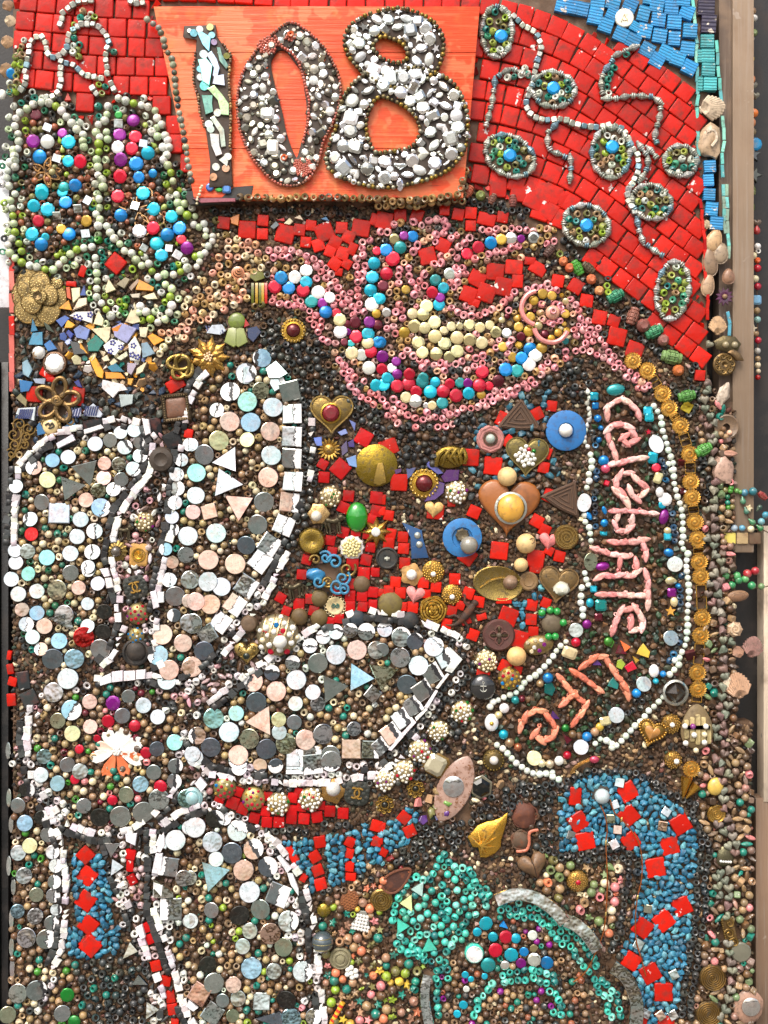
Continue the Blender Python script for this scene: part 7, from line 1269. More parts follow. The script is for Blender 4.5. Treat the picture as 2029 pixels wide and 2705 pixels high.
# ---------------------------------------------------------------- pearls round the plaque
nat();pearls=Motif('pearl_string','string of pale mint pearls outlining the word plaque','pearl string',1700,1500)
at(1500,1000,529)
PR=['pear','pear',(206,220,206),(226,230,220)]
LS(pearls,[[(715,225),(745,270),(775,320),(785,375),(790,435),(810,490),(825,545),(840,600),(858,655),(880,712),(885,825),(890,885),(905,945),(920,1000),(943,1060),(955,1115),(960,1175),(955,1235),(960,1300),(945,1400),(1000,1440),(985,1535),(990,1600)],[(190,630),(205,690),(200,750),(175,805),(180,855),(160,910)],[(145,1130),(145,1180),(175,1220),(190,1275),(200,1330),(195,1390)],[(860,760),(835,700)]],'pearl','ball',9.2,18,PR,'pearl',jitter=.8,check=False)
at(1500,1500,529);LS(pearls,[[(990,30),(1000,90),(1005,155),(1010,215),(1005,280),(1000,345),(995,405),(1000,465),(995,530),(990,590),(980,640),(955,690),(935,745),(885,765),(930,800),(840,895)],[(795,1070),(760,1110),(725,1150),(675,1190),(640,1240),(610,1275),(560,1315),(525,1350),(490,1385),(460,1430),(420,1470),(375,1505),(340,1440)],[(120,165),(180,140),(155,90),(145,40)],[(115,235),(110,290),(130,345),(130,395),(105,445)]],'pearl','ball',9.2,18,PR,'pearl',jitter=.8,check=False)
at(1280,1680,400,952);LS(pearls,[[(515,40),(475,65),(450,100),(425,145),(395,180),(360,210),(335,245),(300,255),(270,280),(240,310),(220,350),(185,365),(140,380),(95,405),(60,405),(45,450),(15,440)],[(80,690),(115,710),(145,740),(170,770),(200,800),(235,825),(280,855),(325,875),(380,870),(440,860)],[(430,890),(480,910)],[(700,680),(730,650),(770,660),(800,680),(840,690)]],'pearl','ball',9.2,17.5,PR,'pearl',jitter=.8,check=False)
at(1500,1000,529);
silv=Motif('white_chain','twisted white painted chain down the left side of the word plaque','chain',1550,1120);LS(silv,[[(170,110),(180,160),(165,220),(185,280),(180,330),(165,390),(150,450),(140,510),(160,560),(190,590)]],'chain_link','drop',8,15,['white','offw','silver'],'pearl',along=True,check=False)
LS(word,[[(230,940),(225,1000),(225,1060),(225,1110),(235,1230)],[(245,770),(240,860)],[(850,1070),(870,1100),(870,1155),(880,1215),(890,1270),(885,1330),(900,1380)],[(780,680),(800,740),(810,800),(820,855)],[(260,500),(230,550),(210,440)]],'blue_bead','pony',9.5,18,[(40,76,104),(30,56,80),'char',(40,100,140)])
at(1500,1500,529);LS(word,[[(945,70),(930,150),(930,210),(940,270),(935,330),(930,380)],[(930,510),(930,620),(900,690),(880,720),(830,790)]],'blue_bead','pony',9.5,18,[(40,76,104),(30,56,80),'char',(40,100,140)]);LS(word2,[[(560,1110),(620,1110),(680,1070),(640,1060),(600,1170),(540,1180),(490,1220)],[(340,1300),(300,1380),(350,1360),(450,1330)]],'dark_bead','pony',9.5,18,BK);LS(word2,[[(235,1455),(270,1420),(315,1480)]],'white_ring_bead','pony',10,20,['white'])
# ---------------------------------------------------------------- gold medallion chains
def medallion(t,x,y,r,name='medallion'):
 s=ORG[2]
 g=join([lathe([(r,0),(r,10),(r*.9,18),(r*.72,18),(r*.68,12),(r*.5,14),(r*.46,22),(r*.3,22),(r*.26,16),(0,20)],28)]+[mv(tube([(-r*.14,-r*.12,0),(r*.14,r*.12,0)],r*.09,5),r*.9*math.cos(a),r*.9*math.sin(a),14,-math.degrees(a))for a in[2*math.pi*i/20 for i in range(20)]]+[mv(ball(r*.07,seg=5,rings=4),r*.38*math.cos(a),r*.38*math.sin(a),22)for a in[2*math.pi*i/12 for i in range(12)]])
 o=part(t,name,mv(g,x,y,6),'gold',(206,156,72));return o
def link(t,x0,y0,x1,y1,w_=80):
 dx,dy=x1-x0,y1-y0;d=math.hypot(dx,dy);nx,ny=-dy/d*w_/2,dx/d*w_/2
 part(t,'link',tube([(x0+nx,y0+ny,16),(x1+nx,y1+ny,16),(x1-nx,y1-ny,16),(x0-nx,y0-ny,16)],7,6,True),'gold',(196,150,70))
CH=[((1500,500),[(540,1420),(660,1500)],(470,1350,440,1320)),((1500,1000),[(785,125),(840,245)],(870,300,890,340)),((1500,1000),[(935,390)],(955,450,975,500)),((1500,1000),[(1010,625)],(1005,560,1002,515)),((1500,1000),[(1020,855),(1030,985)],(1035,1045,1040,1100)),((1500,1000),[(1055,1190),(1075,1330)],(1080,1390,1085,1435)),((1500,1000),[(1090,1520),(1102,1640)],(1080,1460,1078,1445)),((1500,1500),[(1115,415),(1102,560)],(1095,620,1090,665)),((1500,1500),[(1075,870),(1080,1005)],(1072,1060,1068,1110))]
NXT=[(q[1][0][0],q[1][0][1]+(q[0][1]-500)*1568/500)for q in CH]+[(1066,3136+1150)]
ORDN=['topmost','second','third','fourth','fifth','sixth','seventh','eighth','lowest']
for i,((ox,oy),ms,lk)in enumerate(CH):
 at(ox,oy,529);x0,y0=ms[0];t=thing('medallion_clasp','%s of the gold roped medallion clasps running down beside the word plaque'%ORDN[i],'clasp',x0,y0,group='gold medallion clasps')
 for x,y in ms:medallion(t,x-x0,y0-y,68);occ(*N_(x,y),21)
 ax,ay=ms[-1];bx,by=NXT[i+1][0],NXT[i+1][1]-(oy-500)*1568/500;d_=math.hypot(bx-ax,by-ay)
 if i<8 and d_>150:
  u0,u1=72/d_,.5;link(t,ax+(bx-ax)*u0-x0,y0-ay-(by-ay)*u0,ax+(bx-ax)*u1-x0,y0-ay-(by-ay)*u1);occ(*N_(ax+(bx-ax)*.3,ay+(by-ay)*.3),12)
  link(t,ax+(bx-ax)*u1-x0,y0-ay-(by-ay)*u1,bx-(bx-ax)*u0-x0,y0-by+(by-ay)*u0);occ(*N_(ax+(bx-ax)*.7,ay+(by-ay)*.7),12)
 else:link(t,lk[0]-x0,y0-lk[1],lk[2]-x0,y0-lk[3]);occ(*N_((lk[0]+lk[2])/2,(lk[1]+lk[3])/2),10)
at(1500,2000,529);t=thing('gold_medallion','single gold roped medallion above the gold cones','medallion',1025,100,r=66);medallion(t,0,0,68)
t=thing('nubbly_gold_ball','nubbly gold ball with a pearl above the gold medallion','ornament',875,25,r=72);part(t,'ball',ball(76,1,1,.6,18,12),'gold',(150,116,56));part(t,'nubs',join([mv(ball(10,seg=6,rings=4),72*math.sqrt((k+.5)/50)*math.cos(k*2.4),72*math.sqrt((k+.5)/50)*math.sin(k*2.4),46*(1-.7*k/50))for k in range(50)]),'gold',(190,148,76));part(t,'pearl',mv(ball(24),20,-6,50),'pearl','white')
# ---------------------------------------------------------------- heart bead border at the right
nat();hb=Motif('heart_bead_border','border of grey-green heart beads down the right side','bead border',1880,1800)
HB=[(106,112,96),(122,122,104),(112,96,88),(136,132,116),(120,92,86)]
def hearts(lines,r=13.5,step=25):
 for L in lines:
  for x,y,a in poly_pts(L,step):
   if free(x,y,r,.6):hb.add('heart_bead','heart',x+random.uniform(-3,3),y+random.uniform(-3,3),r*random.uniform(.85,1.12),random.choice(HB),'stone',rot=random.uniform(-60,60),tilt=(random.uniform(-35,35),random.uniform(-35,35)),rz=r*1.1,h=13)
hearts([[(1872,910),(1868,970),(1872,1020),(1860,1090),(1885,1110),(1890,1150),(1880,1200),(1890,1260),(1885,1330),(1890,1400),(1885,1500),(1900,1580),(1910,1680),(1915,1780),(1905,1860),(1915,1950),(1905,2040),(1915,2140),(1935,2200),(1900,2310),(1930,2350),(1920,2420),(1925,2500),(1935,2560),(1925,2640),(1900,2700)],[(1870,1130),(1905,1320),(1870,1420),(1915,1500),(1890,1620),(1930,1700),(1900,1760),(1925,1880),(1890,1930),(1925,2060),(1890,2000)],[(1895,2180),(1950,2230),(1905,2370),(1890,2310)],[(1870,1350),(1895,1450),(1870,1560),(1900,1650)]])
# ---------------------------------------------------------------- fragments of painted china (left)
cf=Motif('china_mosaic','patch of broken blue orange and white china below the green lobes','china patch',330,920)
at(0,500)
for pts,c in(([(515,1045),(600,970),(630,1060)],(222,150,30)),([(580,860),(610,855),(625,970),(590,950)],(206,90,50)),([(625,870),(700,860),(700,940),(640,1000)],'cream'),([(700,930),(740,840),(755,930)],(70,90,150)),([(640,1060),(690,960),(760,950),(760,1010)],'cream'),([(610,1110),(660,1075),(815,1070),(805,1175)],'white'),([(490,1150),(570,1105),(610,1130),(540,1210)],(74,100,170)),([(565,1215),(590,1140),(660,1190),(630,1215)],(220,160,40)),([(645,1230),(700,1190),(790,1230),(760,1320),(670,1300)],(110,130,180)),([(800,1225),(970,1205),(960,1300),(930,1350)],'cream'),([(985,1210),(1060,1170),(1200,1220),(1110,1350),(1005,1290)],(150,150,190)),([(980,1220),(1010,1290),(1070,1180)],(220,130,50)),([(765,1350),(840,1275),(910,1340),(860,1420),(775,1420)],(24,112,96)),([(905,1370),(980,1310),(1095,1350),(1010,1460),(930,1420)],'white'),([(1125,1360),(1185,1285),(1240,1400),(1220,1505),(1140,1500)],'white'),([(1240,1350),(1290,1340),(1360,1440),(1250,1480)],(120,150,160)),([(1290,1290),(1340,1265),(1440,1320),(1350,1370)],(222,150,40)),([(1220,1210),(1300,1210),(1280,1300),(1230,1290)],'cream'),([(780,1480),(830,1460),(910,1600),(900,1659),(850,1640)],(222,160,46)),([(920,1600),(1060,1610),(1100,1659),(930,1659)],(224,140,40)),([(940,1560),(1010,1520),(1090,1600),(980,1600)],(40,110,140)),([(1115,1520),(1200,1530),(1150,1630),(1115,1600)],(160,150,160)),([(1200,1570),(1290,1510),(1250,1600),(1190,1630)],'cream'),([(270,1250),(285,1130),(330,1240)],(40,110,150)),([(250,1365),(285,1260),(370,1250),(375,1365)],(60,130,160)),([(385,1360),(440,1320),(500,1400),(420,1420)],(50,110,170)),([(200,1620),(195,1520),(240,1490),(285,1580),(250,1650)],(130,160,180)),([(580,1260),(600,1230),(645,1270),(620,1310)],(60,80,160)),([(1190,880),(1220,790),(1350,860),(1340,890)],(222,150,50)),([(1020,830),(1100,770),(1140,790),(1090,870)],(150,140,110)),([(1130,860),(1210,780),(1220,810),(1150,890)],(160,140,120)),([(920,870),(955,790),(1015,880),(930,910)],'cream'),([(1245,940),(1350,905),(1380,960),(1290,965)],'cream'),([(1140,920),(1230,910),(1220,950),(1160,950)],(190,180,160)),([(890,1480),(940,1450),(960,1500),(910,1510)],'cream'),([(960,1520),(1000,1480),(1030,1510),(980,1550)],'cream'),([(1020,1480),(1110,1420),(1120,1460),(1060,1500)],(200,200,170)),([(700,1340),(770,1440),(740,1440),(700,1390)],(220,150,50)),([(610,1330),(680,1340),(760,1440),(650,1450)],(70,74,74)),([(380,1160),(430,1190),(480,1260),(410,1230)],(56,70,56)),([(820,1180),(860,1060),(910,1140),(900,1200)],'cream'),([(1100,1160),(1180,990),(1230,1160),(1160,1180)],'cream')):slab_piece(cf,'china_shard',pts,c,8,'ceramic',5)
def flowers(ctr,par,r=7): # cobalt flowers glazed on the white shards, in low relief
 for x,y in ctr:
  px,py=N_(x,y)
  for k in range(5):cf.add('blue_flower','stud',px+r*.8*math.cos(k*1.257),py+r*.8*math.sin(k*1.257),r*.45,(50,54,130),'ceramic',rz=1.5,h=13.5,o=False)
flowers([(990,1345),(970,1420),(1060,1385),(1170,1370),(1160,1450),(1205,1470),(670,1120),(790,1100),(700,1130)],cf)
at(0,1000)
for pts,c in(([(170,10),(290,30),(250,110),(180,120)],(50,110,160)),([(140,310),(160,260),(315,250),(300,370)],(190,196,206)),([(290,0),(400,0),(390,50),(310,40)],(140,150,170)),([(730,290),(820,215),(900,310),(880,340),(760,330)],(186,192,206)),([(620,280),(710,255),(710,330),(610,330)],(176,182,200)),([(900,10),(1080,50),(1120,100),(1040,110),(990,170),(890,80)],(214,212,210)),([(1045,140),(1170,140),(1160,220),(1060,250)],(170,180,180)),([(1120,0),(1170,0),(1150,60),(1120,50)],(214,150,50)),([(320,420),(350,380),(400,480),(330,500)],(50,110,160)),([(650,30),(690,10),(720,80),(680,70)],(40,50,120)),([(140,170),(180,130),(240,190),(230,250)],(120,110,70)),([(550,430),(640,360),(660,400),(580,450)],(50,100,140)),([(330,240),(380,250),(390,330),(320,330)],(80,74,96))):slab_piece(cf,'china_shard',pts,c,8,'ceramic',5)
for(ox,oy),n_,a_ in(((235,310),7,0),((810,285),6,30),((660,300),5,10)):
 for k in range(n_):
  px,py=N_(ox-60+k*120/n_,oy);cf.add('blue_stripe','smalti',px,py,2.1,(40,50,96),'ceramic',ry=13,rz=1.2,rot=14+a_*0,h=13.6,o=False)
at(500,500)
for k in range(6):px,py=N_(160+k*25,1230);cf.add('blue_stripe','smalti',px,py,2,(50,60,100),'ceramic',ry=11,rz=1.2,rot=-25,h=12,o=False)
for pts,c in(([(150,1260),(200,1190),(290,1185),(320,1240),(270,1275)],(186,190,200)),([(510,1220),(590,1200),(630,1250),(560,1340),(515,1300)],(40,52,90)),([(360,250),(440,215),(430,320),(370,300)],(200,120,40)),([(710,330),(760,280),(790,310),(740,350)],(110,120,120)),([(830,300),(880,250),(910,280),(880,310)],'cream'),([(920,250),(970,225),(1000,270)],'cream'),([(760,270),(830,250),(840,280)],'red'),([(1150,260),(1200,240),(1230,280)],(60,110,150))):slab_piece(cf,'china_shard',pts,c,8,'ceramic',5)
nat()
vc=Motif('violet_glass','violet and blue glass shards behind the red-stoned brooch','glass patch',1170,1270)
at(1000,1000)
for pts,c in(([(415,720),(480,740),(570,830),(520,840),(430,770)],(90,90,160)),([(550,860),(600,800),(710,800),(700,890),(580,910)],(76,40,96)),([(245,790),(330,780),(290,850),(255,880)],(84,90,140)),([(520,900),(580,920),(570,1000),(500,1060),(400,1080)],(80,50,110)),([(140,800),(200,790),(200,820),(150,840)],(80,50,96))):slab_piece(vc,'glass_shard',pts,c,7,'ceramic',4)
at(500,1000)
for pts,c in(([(1090,520),(1160,510),(1165,590),(1110,590)],(90,110,180)),([(1375,700),(1460,670),(1470,780),(1400,760)],(120,150,200)),([(1400,360),(1460,390),(1450,460)],(90,100,160)),([(1300,470),(1370,440),(1390,480),(1330,500)],(120,130,180)),([(1390,560),(1440,530),(1450,600),(1400,600)],(70,60,120)),([(1330,600),(1380,540),(1390,640),(1340,680)],(80,70,100))):slab_piece(vc,'glass_shard',pts,c,7,'ceramic',4)
nat()
# ================================================================ LEFT AND RIGHT MARGINS
at(0,0)
for x,y,r,rot,lb,c in((55,30,62,60,'brown scallop shell in the top left corner',(150,112,78)),(75,165,62,100,'pale weathered scallop, second from the top left corner',(190,170,140)),(50,350,70,90,'tan ribbed scallop, third from the top left corner',(170,136,100)),(45,600,80,95,'long brown scallop beside the blue gem at the left edge',(150,118,84))):scallop(lb,x,y,r,rot,c,h=-10,occ_=False)
nat();le=Motif('left_edge_tiles','column of narrow pink and red tiles on the left edge of the wall','tile column',28,840)
for y,c in((740,(196,110,100)),(800,(196,100,90)),(860,'red'),(908,(196,100,90)),(958,(200,110,100)),(1008,(190,96,86)),(690,(190,60,50))):le.add('edge_tile','smalti',29,y,7,c,'tile',ry=26,rz=20,h=0,rot=-2)
at(0,0);px,py=N_(10,815);hub=thing('white_ball','round white ball at the left edge below the shells','ball',5,815,h=-6);part(hub,'ball',mv(ball(1,40,46,30,16,10),0,0,0),'ceramic','white')
nat();lm=Motif('edge_mirrors','oval mirrors glued to the side edge of the wall at the lower left','mirror row',28,2300)
for x,y,ry in((20,1305,20),(22,1345,20),(20,2110,24),(26,2180,22),(20,2290,26),(32,2345,22),(27,2430,26),(27,2505,24),(29,2560,30),(18,1985,22),(26,1450,20)):lm.add('mirror_oval','mirror',x,y,9,'gW','mirror',ry=ry,rz=8,h=2,n=Vector((-.55,.05,.83)).normalized())
nat();pc=Motif('pipe_beads','slim turquoise bugle beads edging the upper right of the wall','bead edging',1845,300)
at(1500,0,529);LS(pc,[[(1040,0),(1060,200),(1070,330),(1070,480),(1078,640),(1080,800),(1075,960),(1082,1130),(1090,1330)],[(1240,380),(1250,560),(1265,700),(1280,850)],[(1290,1000),(1300,1150),(1285,1300),(1290,1500)]],'bugle_bead','smalti',16,33,[(100,190,176),(80,160,160),(130,200,180)],'bead',ry=4.2,rz=6,tilt=4,along=True,check=False,jitter=.5,h=6)
at(1500,500,529);LS(pc,[[(1295,0),(1300,130),(1305,280),(1310,400)],[(1325,0),(1330,250),(1340,500),(1345,600)],[(1340,1060),(1350,1200)]],'bugle_bead','smalti',16,33,[(70,150,170),(100,180,170),(130,160,140)],'bead',ry=4.2,rz=6,tilt=4,along=True,check=False,jitter=.5,h=4)
rd=Motif('red_bugle_edge','thin red bugle beads edging the red tiles on the right','bead edging',1860,700);LS(rd,[[(1105,120),(1120,300),(1140,450),(1140,650),(1150,850)],[(1165,870),(1160,1040)]],'bugle_bead','smalti',13,27,['red','dred'],'tile',ry=4,rz=8,tilt=4,along=True,check=False,jitter=.5,h=8)
# hanging bead strand at the far right
nat();hs_=Motif('hanging_bead_strand','strand of mixed beads hanging at the far right edge','bead strand',2005,450)
hs_.o.location.y+=30*U
at(1500,0,529)
for x,y,r,c,k,rz in((1545,45,32,'cream','ball',0),(1612,60,30,'white','ball',0),(1560,105,36,'yellow','drop',0),(1530,180,42,(110,110,100),'heart',0),(1608,185,32,(130,150,90),'melon',0),(1578,245,42,(140,130,120),'heart',0),(1572,338,34,(170,64,64),'melon',0),(1575,408,40,'yellow','drop',0),(1580,490,26,'tan','carved',90),(1580,578,42,(216,140,90),'cab',0),(1605,635,40,(120,116,100),'heart',0),(1562,690,28,(206,90,60),'ball',0),(1625,720,36,(130,124,110),'heart',0),(1565,750,30,(206,84,54),'ball',0),(1608,865,40,(226,120,40),'ball',0),(1582,945,44,(214,140,92),'cab',0),(1595,1025,36,(130,116,80),'ball',0),(1620,1130,58,(0,132,190),'gem',0),(1600,1220,66,(70,76,76),'star',0),(1610,1390,70,(80,84,78),'star',20),(1590,1090,18,'cream','ball',0),(1600,1520,24,(110,120,60),'carved',80),(1500,15,26,(150,60,60),'ball',0),(1600,0,30,'tan','ball',0)):px,py=N_(x,y);hs_.add('bead',k,px,py,r*ORG[2],c,'pearl',rot=rz,h=-30,o=False)
at(1500,500,529)
for x,y,r,c,k,rz in((1590,90,24,(90,110,50),'carved',85),(1635,230,40,(110,94,80),'heart',0),(1635,290,36,(170,50,50),'drop',90),(1640,425,30,'gW','ball',0),(1605,505,32,'cream','ball',0),(1645,465,24,'white','pony',0),(1640,545,28,(200,90,40),'melon',0),(1640,610,34,(190,30,50),'ball',0),(1622,700,32,'cream','ball',0),(1642,765,32,(180,30,54),'ball',0),(1630,880,40,(110,170,200),'emer',0),(1635,970,30,'tan','ball',0),(1640,1045,30,(130,170,170),'ball',0),(1600,1120,40,'cream','star',10),(1625,1165,30,'tan','drop',0),(1645,1220,30,(176,30,54),'ball',0),(1640,1310,28,'silver','ball',0),(1585,330,16,'char','carved',90),(1580,420,14,'char','carved',90)):px,py=N_(x,y);hs_.add('bead',k,px,py,r*ORG[2],c,'pearl',rot=rz,h=-30,o=False)
LS(hs_,[[(1640,1380),(1650,1568)]],'bead','ball',8,16,['tan','dred','cream','teal'],'pearl',check=False,h=-30)
nat();sw=Motif('bead_swag','looped swag of green and blue beads crossing in front of the door frame','bead swag',1960,1340)
at(1500,1000,529)
for x,y,r,c,k,a in((1545,935,36,(40,110,120),'ball',0),(1475,945,32,(50,120,140),'ball',0),(1440,940,20,'green','ball',0),(1462,1015,30,(60,120,90),'drop',80),(1490,1100,28,(60,110,90),'drop',70),(1540,1190,30,(60,120,80),'drop',40),(1605,1240,30,(50,120,70),'drop',40),(1600,1070,28,(40,70,56),'drop',-50),(1625,970,26,(130,40,40),'carved',40),(1512,1075,34,'cream','flower5',0),(1615,1185,30,(100,160,170),'ball',0),(1650,1130,30,(60,130,150),'ball',0),(1390,1240,30,(150,170,180),'ball',0),(1455,1240,28,(90,150,180),'ball',0),(1528,1248,30,'cream','ball',0)):px,py=N_(x,y);sw.add('bead',k,px,py,r*ORG[2],c,'pearl',rot=a,h=0)
for x,c in((1357,(196,178,90)),(1460,(170,150,110)),(1565,(92,76,58))):px,py=N_(x,1325);sw.add('square_tile','tile',px,py,15,c,'tile',rz=14,h=-4)
LS(sw,[[(1360,910),(1290,920),(1420,930)],[(1330,980),(1340,1080),(1390,1060)]],'bead','ball',8,15,['green','dgreen','teal','olive'],'pearl',check=False,h=0)
at(1500,1500,529)
LS(sw,[[(1330,70),(1440,70),(1510,110),(1560,170),(1620,160)],[(1370,150),(1540,20),(1640,60)]],'bead','ball',11,26,[(80,150,90),(50,130,80),(110,140,90),'teal',(170,40,50)],'pearl',check=False,h=-6)
nat()
def thread(m,pts,h):
 P=[N_(*p)for p in pts];o=new('thread',mesh('thread',tube(wig([(x-m.x,m.y-y,h)for x,y in P],4),1.6,5)));o.data.materials.append(MATS['matte']);o.color=(*C('umber'),1);o.parent=m.o
at(1500,0,529);thread(hs_,[(1580,-60),(1575,200),(1578,500),(1585,800),(1600,1100),(1605,1400),(1600,1800),(1630,2200),(1640,2600),(1645,3000)],-30)
at(1500,1000,529);thread(sw,[(1280,900),(1360,910),(1440,930),(1545,935),(1625,970),(1700,1000)],0);thread(sw,[(1440,940),(1462,1015),(1490,1100),(1540,1190),(1605,1240),(1700,1290)],0);thread(sw,[(1330,1245),(1455,1240),(1528,1248),(1620,1250)],0)
at(1500,1500,529);thread(sw,[(1280,60),(1330,70),(1440,70),(1510,110),(1560,170),(1700,150)],-6)
nat()
# ================================================================ FILL: everything between
fillm=Motif('small_bead_fill','small coloured beads scattered between the larger ornaments','beads',CX,CY)
def region_fill(part_,kinds,poly,rr,pal,mt='bead',tries=26,slack=.9,m=None,flat=1.):fill(m or fillm,part_,kinds,poly,rr,pal,mt,slack=slack,tries=tries,native=True,flat=flat)
BRN=['brown','umber','tan','dbrown',(120,98,74),(136,112,84),(92,72,54)]
CRM=['cream','tan',(170,148,100),(150,128,84),(190,176,140),'umber']
region_fill('ring_bead',['pony'],[(690,650),(800,650),(900,760),(940,700),(1000,590),(1190,570),(1200,610),(1350,590),(1480,600),(1380,680),(1250,760),(1190,800),(1330,820),(1420,760),(1560,760),(1600,880),(1690,960),(1640,1000),(1500,900),(1400,1000),(1250,1085),(1100,1120),(980,1090),(890,990),(850,860),(720,800)],(8,10.2),['pink','rose','peach','gold','umber','char','bronze',(150,110,100),(110,84,70),'umber'],m=bird,tries=70,slack=.82)
f1=Motif('bead_filling','cream and teal beads filling the tall left mirror column','bead filling',170,1500)
region_fill('bead',['ball','ball','pony'],[(40,1200),(130,1190),(330,1130),(360,1250),(270,1600),(260,1700),(180,1800),(60,1700),(30,1400)],(7,10.5),CRM+CRM+['teal','dgreen',(40,110,90)],m=f1,tries=40)
f2=Motif('bead_filling','brown and cream beads filling the mirror oval','bead filling',620,1350)
region_fill('bead',['ball','ball','pony'],[(640,930),(770,1000),(790,1200),(760,1450),(600,1720),(520,1800),(430,1750),(470,1400),(500,1150),(560,1000)],(7,10.5),CRM+BRN+['teal'],m=f2,tries=40)
f3=Motif('bead_filling','tan, pearl and teal beads filling the mirror wedge','bead filling',900,1850)
region_fill('bead',['ball','ball','pony'],[(830,1700),(980,1650),(1100,1700),(1180,1740),(1100,1900),(1000,2010),(750,2030),(520,2000),(560,1880),(680,1780)],(7,10.5),CRM+BRN+['teal','pear'],m=f3,tries=40)
f4=Motif('bead_filling','brown, green and pink beads round the enamel flower','bead filling',300,1980)
region_fill('bead',['ball','pony','ball'],[(110,1850),(300,1800),(480,1850),(500,2100),(380,2180),(200,2180),(80,2050)],(7,10.5),BRN+CRM+['green','teal','gD','rose'],m=f4,tries=40)
f5=Motif('bead_filling','tan, pearl and teal beads filling the lower middle mirror field','bead filling',640,2450)
region_fill('bead',['ball','ball','pony'],[(470,2180),(640,2150),(760,2300),(830,2500),(840,2710),(500,2710),(450,2500)],(7,10.5),CRM+BRN+['teal','teal','pear','lime'],m=f5,tries=40)
f6=Motif('bead_filling','brown and teal beads filling the lower left mirror strip','bead filling',90,2450)
region_fill('bead',['ball','pony','ball'],[(35,2100),(150,2150),(160,2450),(230,2710),(20,2710)],(7,10.5),BRN+CRM+['teal','green'],m=f6,tries=40)
f7=Motif('bead_filling','dark grey beads at the foot of the lower left turquoise strip','bead filling',240,2620)
region_fill('bead',['pony','pony','ball'],[(150,2530),(300,2520),(400,2580),(400,2710),(140,2710)],(8.5,10.5),BK+['teal','char',(40,60,60)],m=f7,tries=50)
f8=Motif('charm_filling','small stars flowers and round beads packed along the bottom edge','bead filling',1000,2620)
region_fill('charm',['ball','pony','flower5','star','melon','ball'],[(860,2350),(1000,2380),(1010,2500),(1130,2560),(1130,2710),(860,2710),(820,2500)],(8,13),['brown','tan','lime','coral','olive','umber',(150,110,90),(170,130,96),'rose','teal','yellow'],m=f8,tries=60,slack=.84)
f9=Motif('charm_filling','small flower and round beads between the turquoise band and the bird','bead filling',1560,2330)
region_fill('charm',['ball','pony','flower5','star','ball','drop'],[(1440,2260),(1640,2270),(1650,2400),(1620,2480),(1570,2440),(1480,2380),(1420,2340)],(8,13),['tan','brown','rose','olive','cream','coral',(110,130,80),'umber'],m=f9,tries=60,slack=.84)
f10=Motif('bead_filling','tan, dark and jewel-coloured beads inside the turquoise bird','bead filling',1320,2560)
region_fill('bead',['ball','ball','pony'],[(1280,2430),(1400,2420),(1500,2500),(1550,2600),(1550,2710),(1150,2710),(1150,2560),(1230,2520)],(6.5,9.5),BRN+['char','gP','tan','teal','copper'],m=f10,tries=50)
f11=Motif('bead_filling','small pink, green and brown shells and beads along the right border','bead filling',1930,2000)
region_fill('bead',['ball','pony','shell','ball','cube'],[(1850,1060),(1880,1000),(1920,1080),(1940,1350),(1940,1600),(1945,1890),(1985,1930),(1988,2300),(1990,2710),(1800,2710),(1860,2300),(1850,2050),(1870,1900),(1860,1500)],(7,11),BRN+['rose',(150,110,96),(120,96,84),'tan','teal',(110,130,90)],m=f11,tries=60,slack=.84)
f12=Motif('maroon_glass_fill','dark maroon glass squares behind the gold clasps','glass patch',1840,1500)
region_fill('glass_square',['smalti'],[(1800,1200),(1860,1200),(1880,1500),(1890,1900),(1810,1900),(1830,1600),(1800,1400)],(9,14),['maroon',(80,20,24),(60,20,26),'dbrown'],'tile',m=f12,tries=30)
f13=Motif('red_shard_fill','small red tile chips wedged between the large red tiles','tile chips',1600,300)
for P_ in([(35,-10),(420,-10),(430,120),(490,300),(500,420),(420,330),(250,330),(150,280),(50,260)],[(1270,15),(1400,20),(1700,130),(1850,250),(1870,850),(1840,960),(1700,800),(1520,640),(1450,540),(1240,510),(1240,300)]):region_fill('red_chip',['shard0','shard1','shard3','ptile'],P_,(7,17),['red','red',(170,40,30),'maroon'],'tile',tries=40,slack=.82,m=f13,flat=.6)
f14=Motif('glass_chip_ground','dark green and brown glass chips behind the shell letters','glass patch',1660,1600)
region_fill('chip',SK+['shard1','shard2'],[(1560,1050),(1700,1030),(1790,1300),(1810,1700),(1740,1850),(1560,2000),(1350,2030),(1310,1900),(1500,1760),(1570,1500),(1560,1250)],(5.5,10),['dbrown','umber',(50,56,36),(40,60,50),'brown',(60,50,40),(40,70,40)],'stone',m=f14,tries=50,slack=.84)
crust=Motif('painted_crust','crust of pink, white and black painted shells round the mirror bowl','bead outline',260,2180)
CRU=['white',(200,150,156),(186,160,160),(206,196,196),'black','umber',(150,110,110),(120,96,90),'char']
for P_ in([(60,1860),(130,1830),(110,1960),(130,2090),(180,2150),(140,2200),(60,2120),(40,1980)],[(150,2130),(260,2190),(370,2190),(460,2130),(480,2180),(400,2240),(250,2240),(150,2190)],[(260,2190),(410,2200),(420,2400),(440,2560),(470,2700),(420,2700),(380,2560),(320,2430),(280,2330)],[(400,1800),(560,1760),(640,1690),(720,1700),(640,1790),(560,1860),(480,1870),(520,2010),(620,2110),(740,2230),(800,2330),(830,2480),(860,2700),(820,2700),(800,2500),(760,2330),(640,2180),(540,2130),(500,2060),(440,1900)],[(330,1130),(420,1100),(440,1300),(400,1440),(390,1560),(420,1700),(380,1720),(370,1600),(300,1620),(270,1780),(250,1700),(320,1400)],[(130,1160),(330,1110),(330,1140),(140,1200),(60,1230),(40,1210)]):region_fill('bead',['pony','shell','pony','ball','stone1'],P_,(6.5,10),CRU,'bead',m=crust,tries=50,slack=.84)
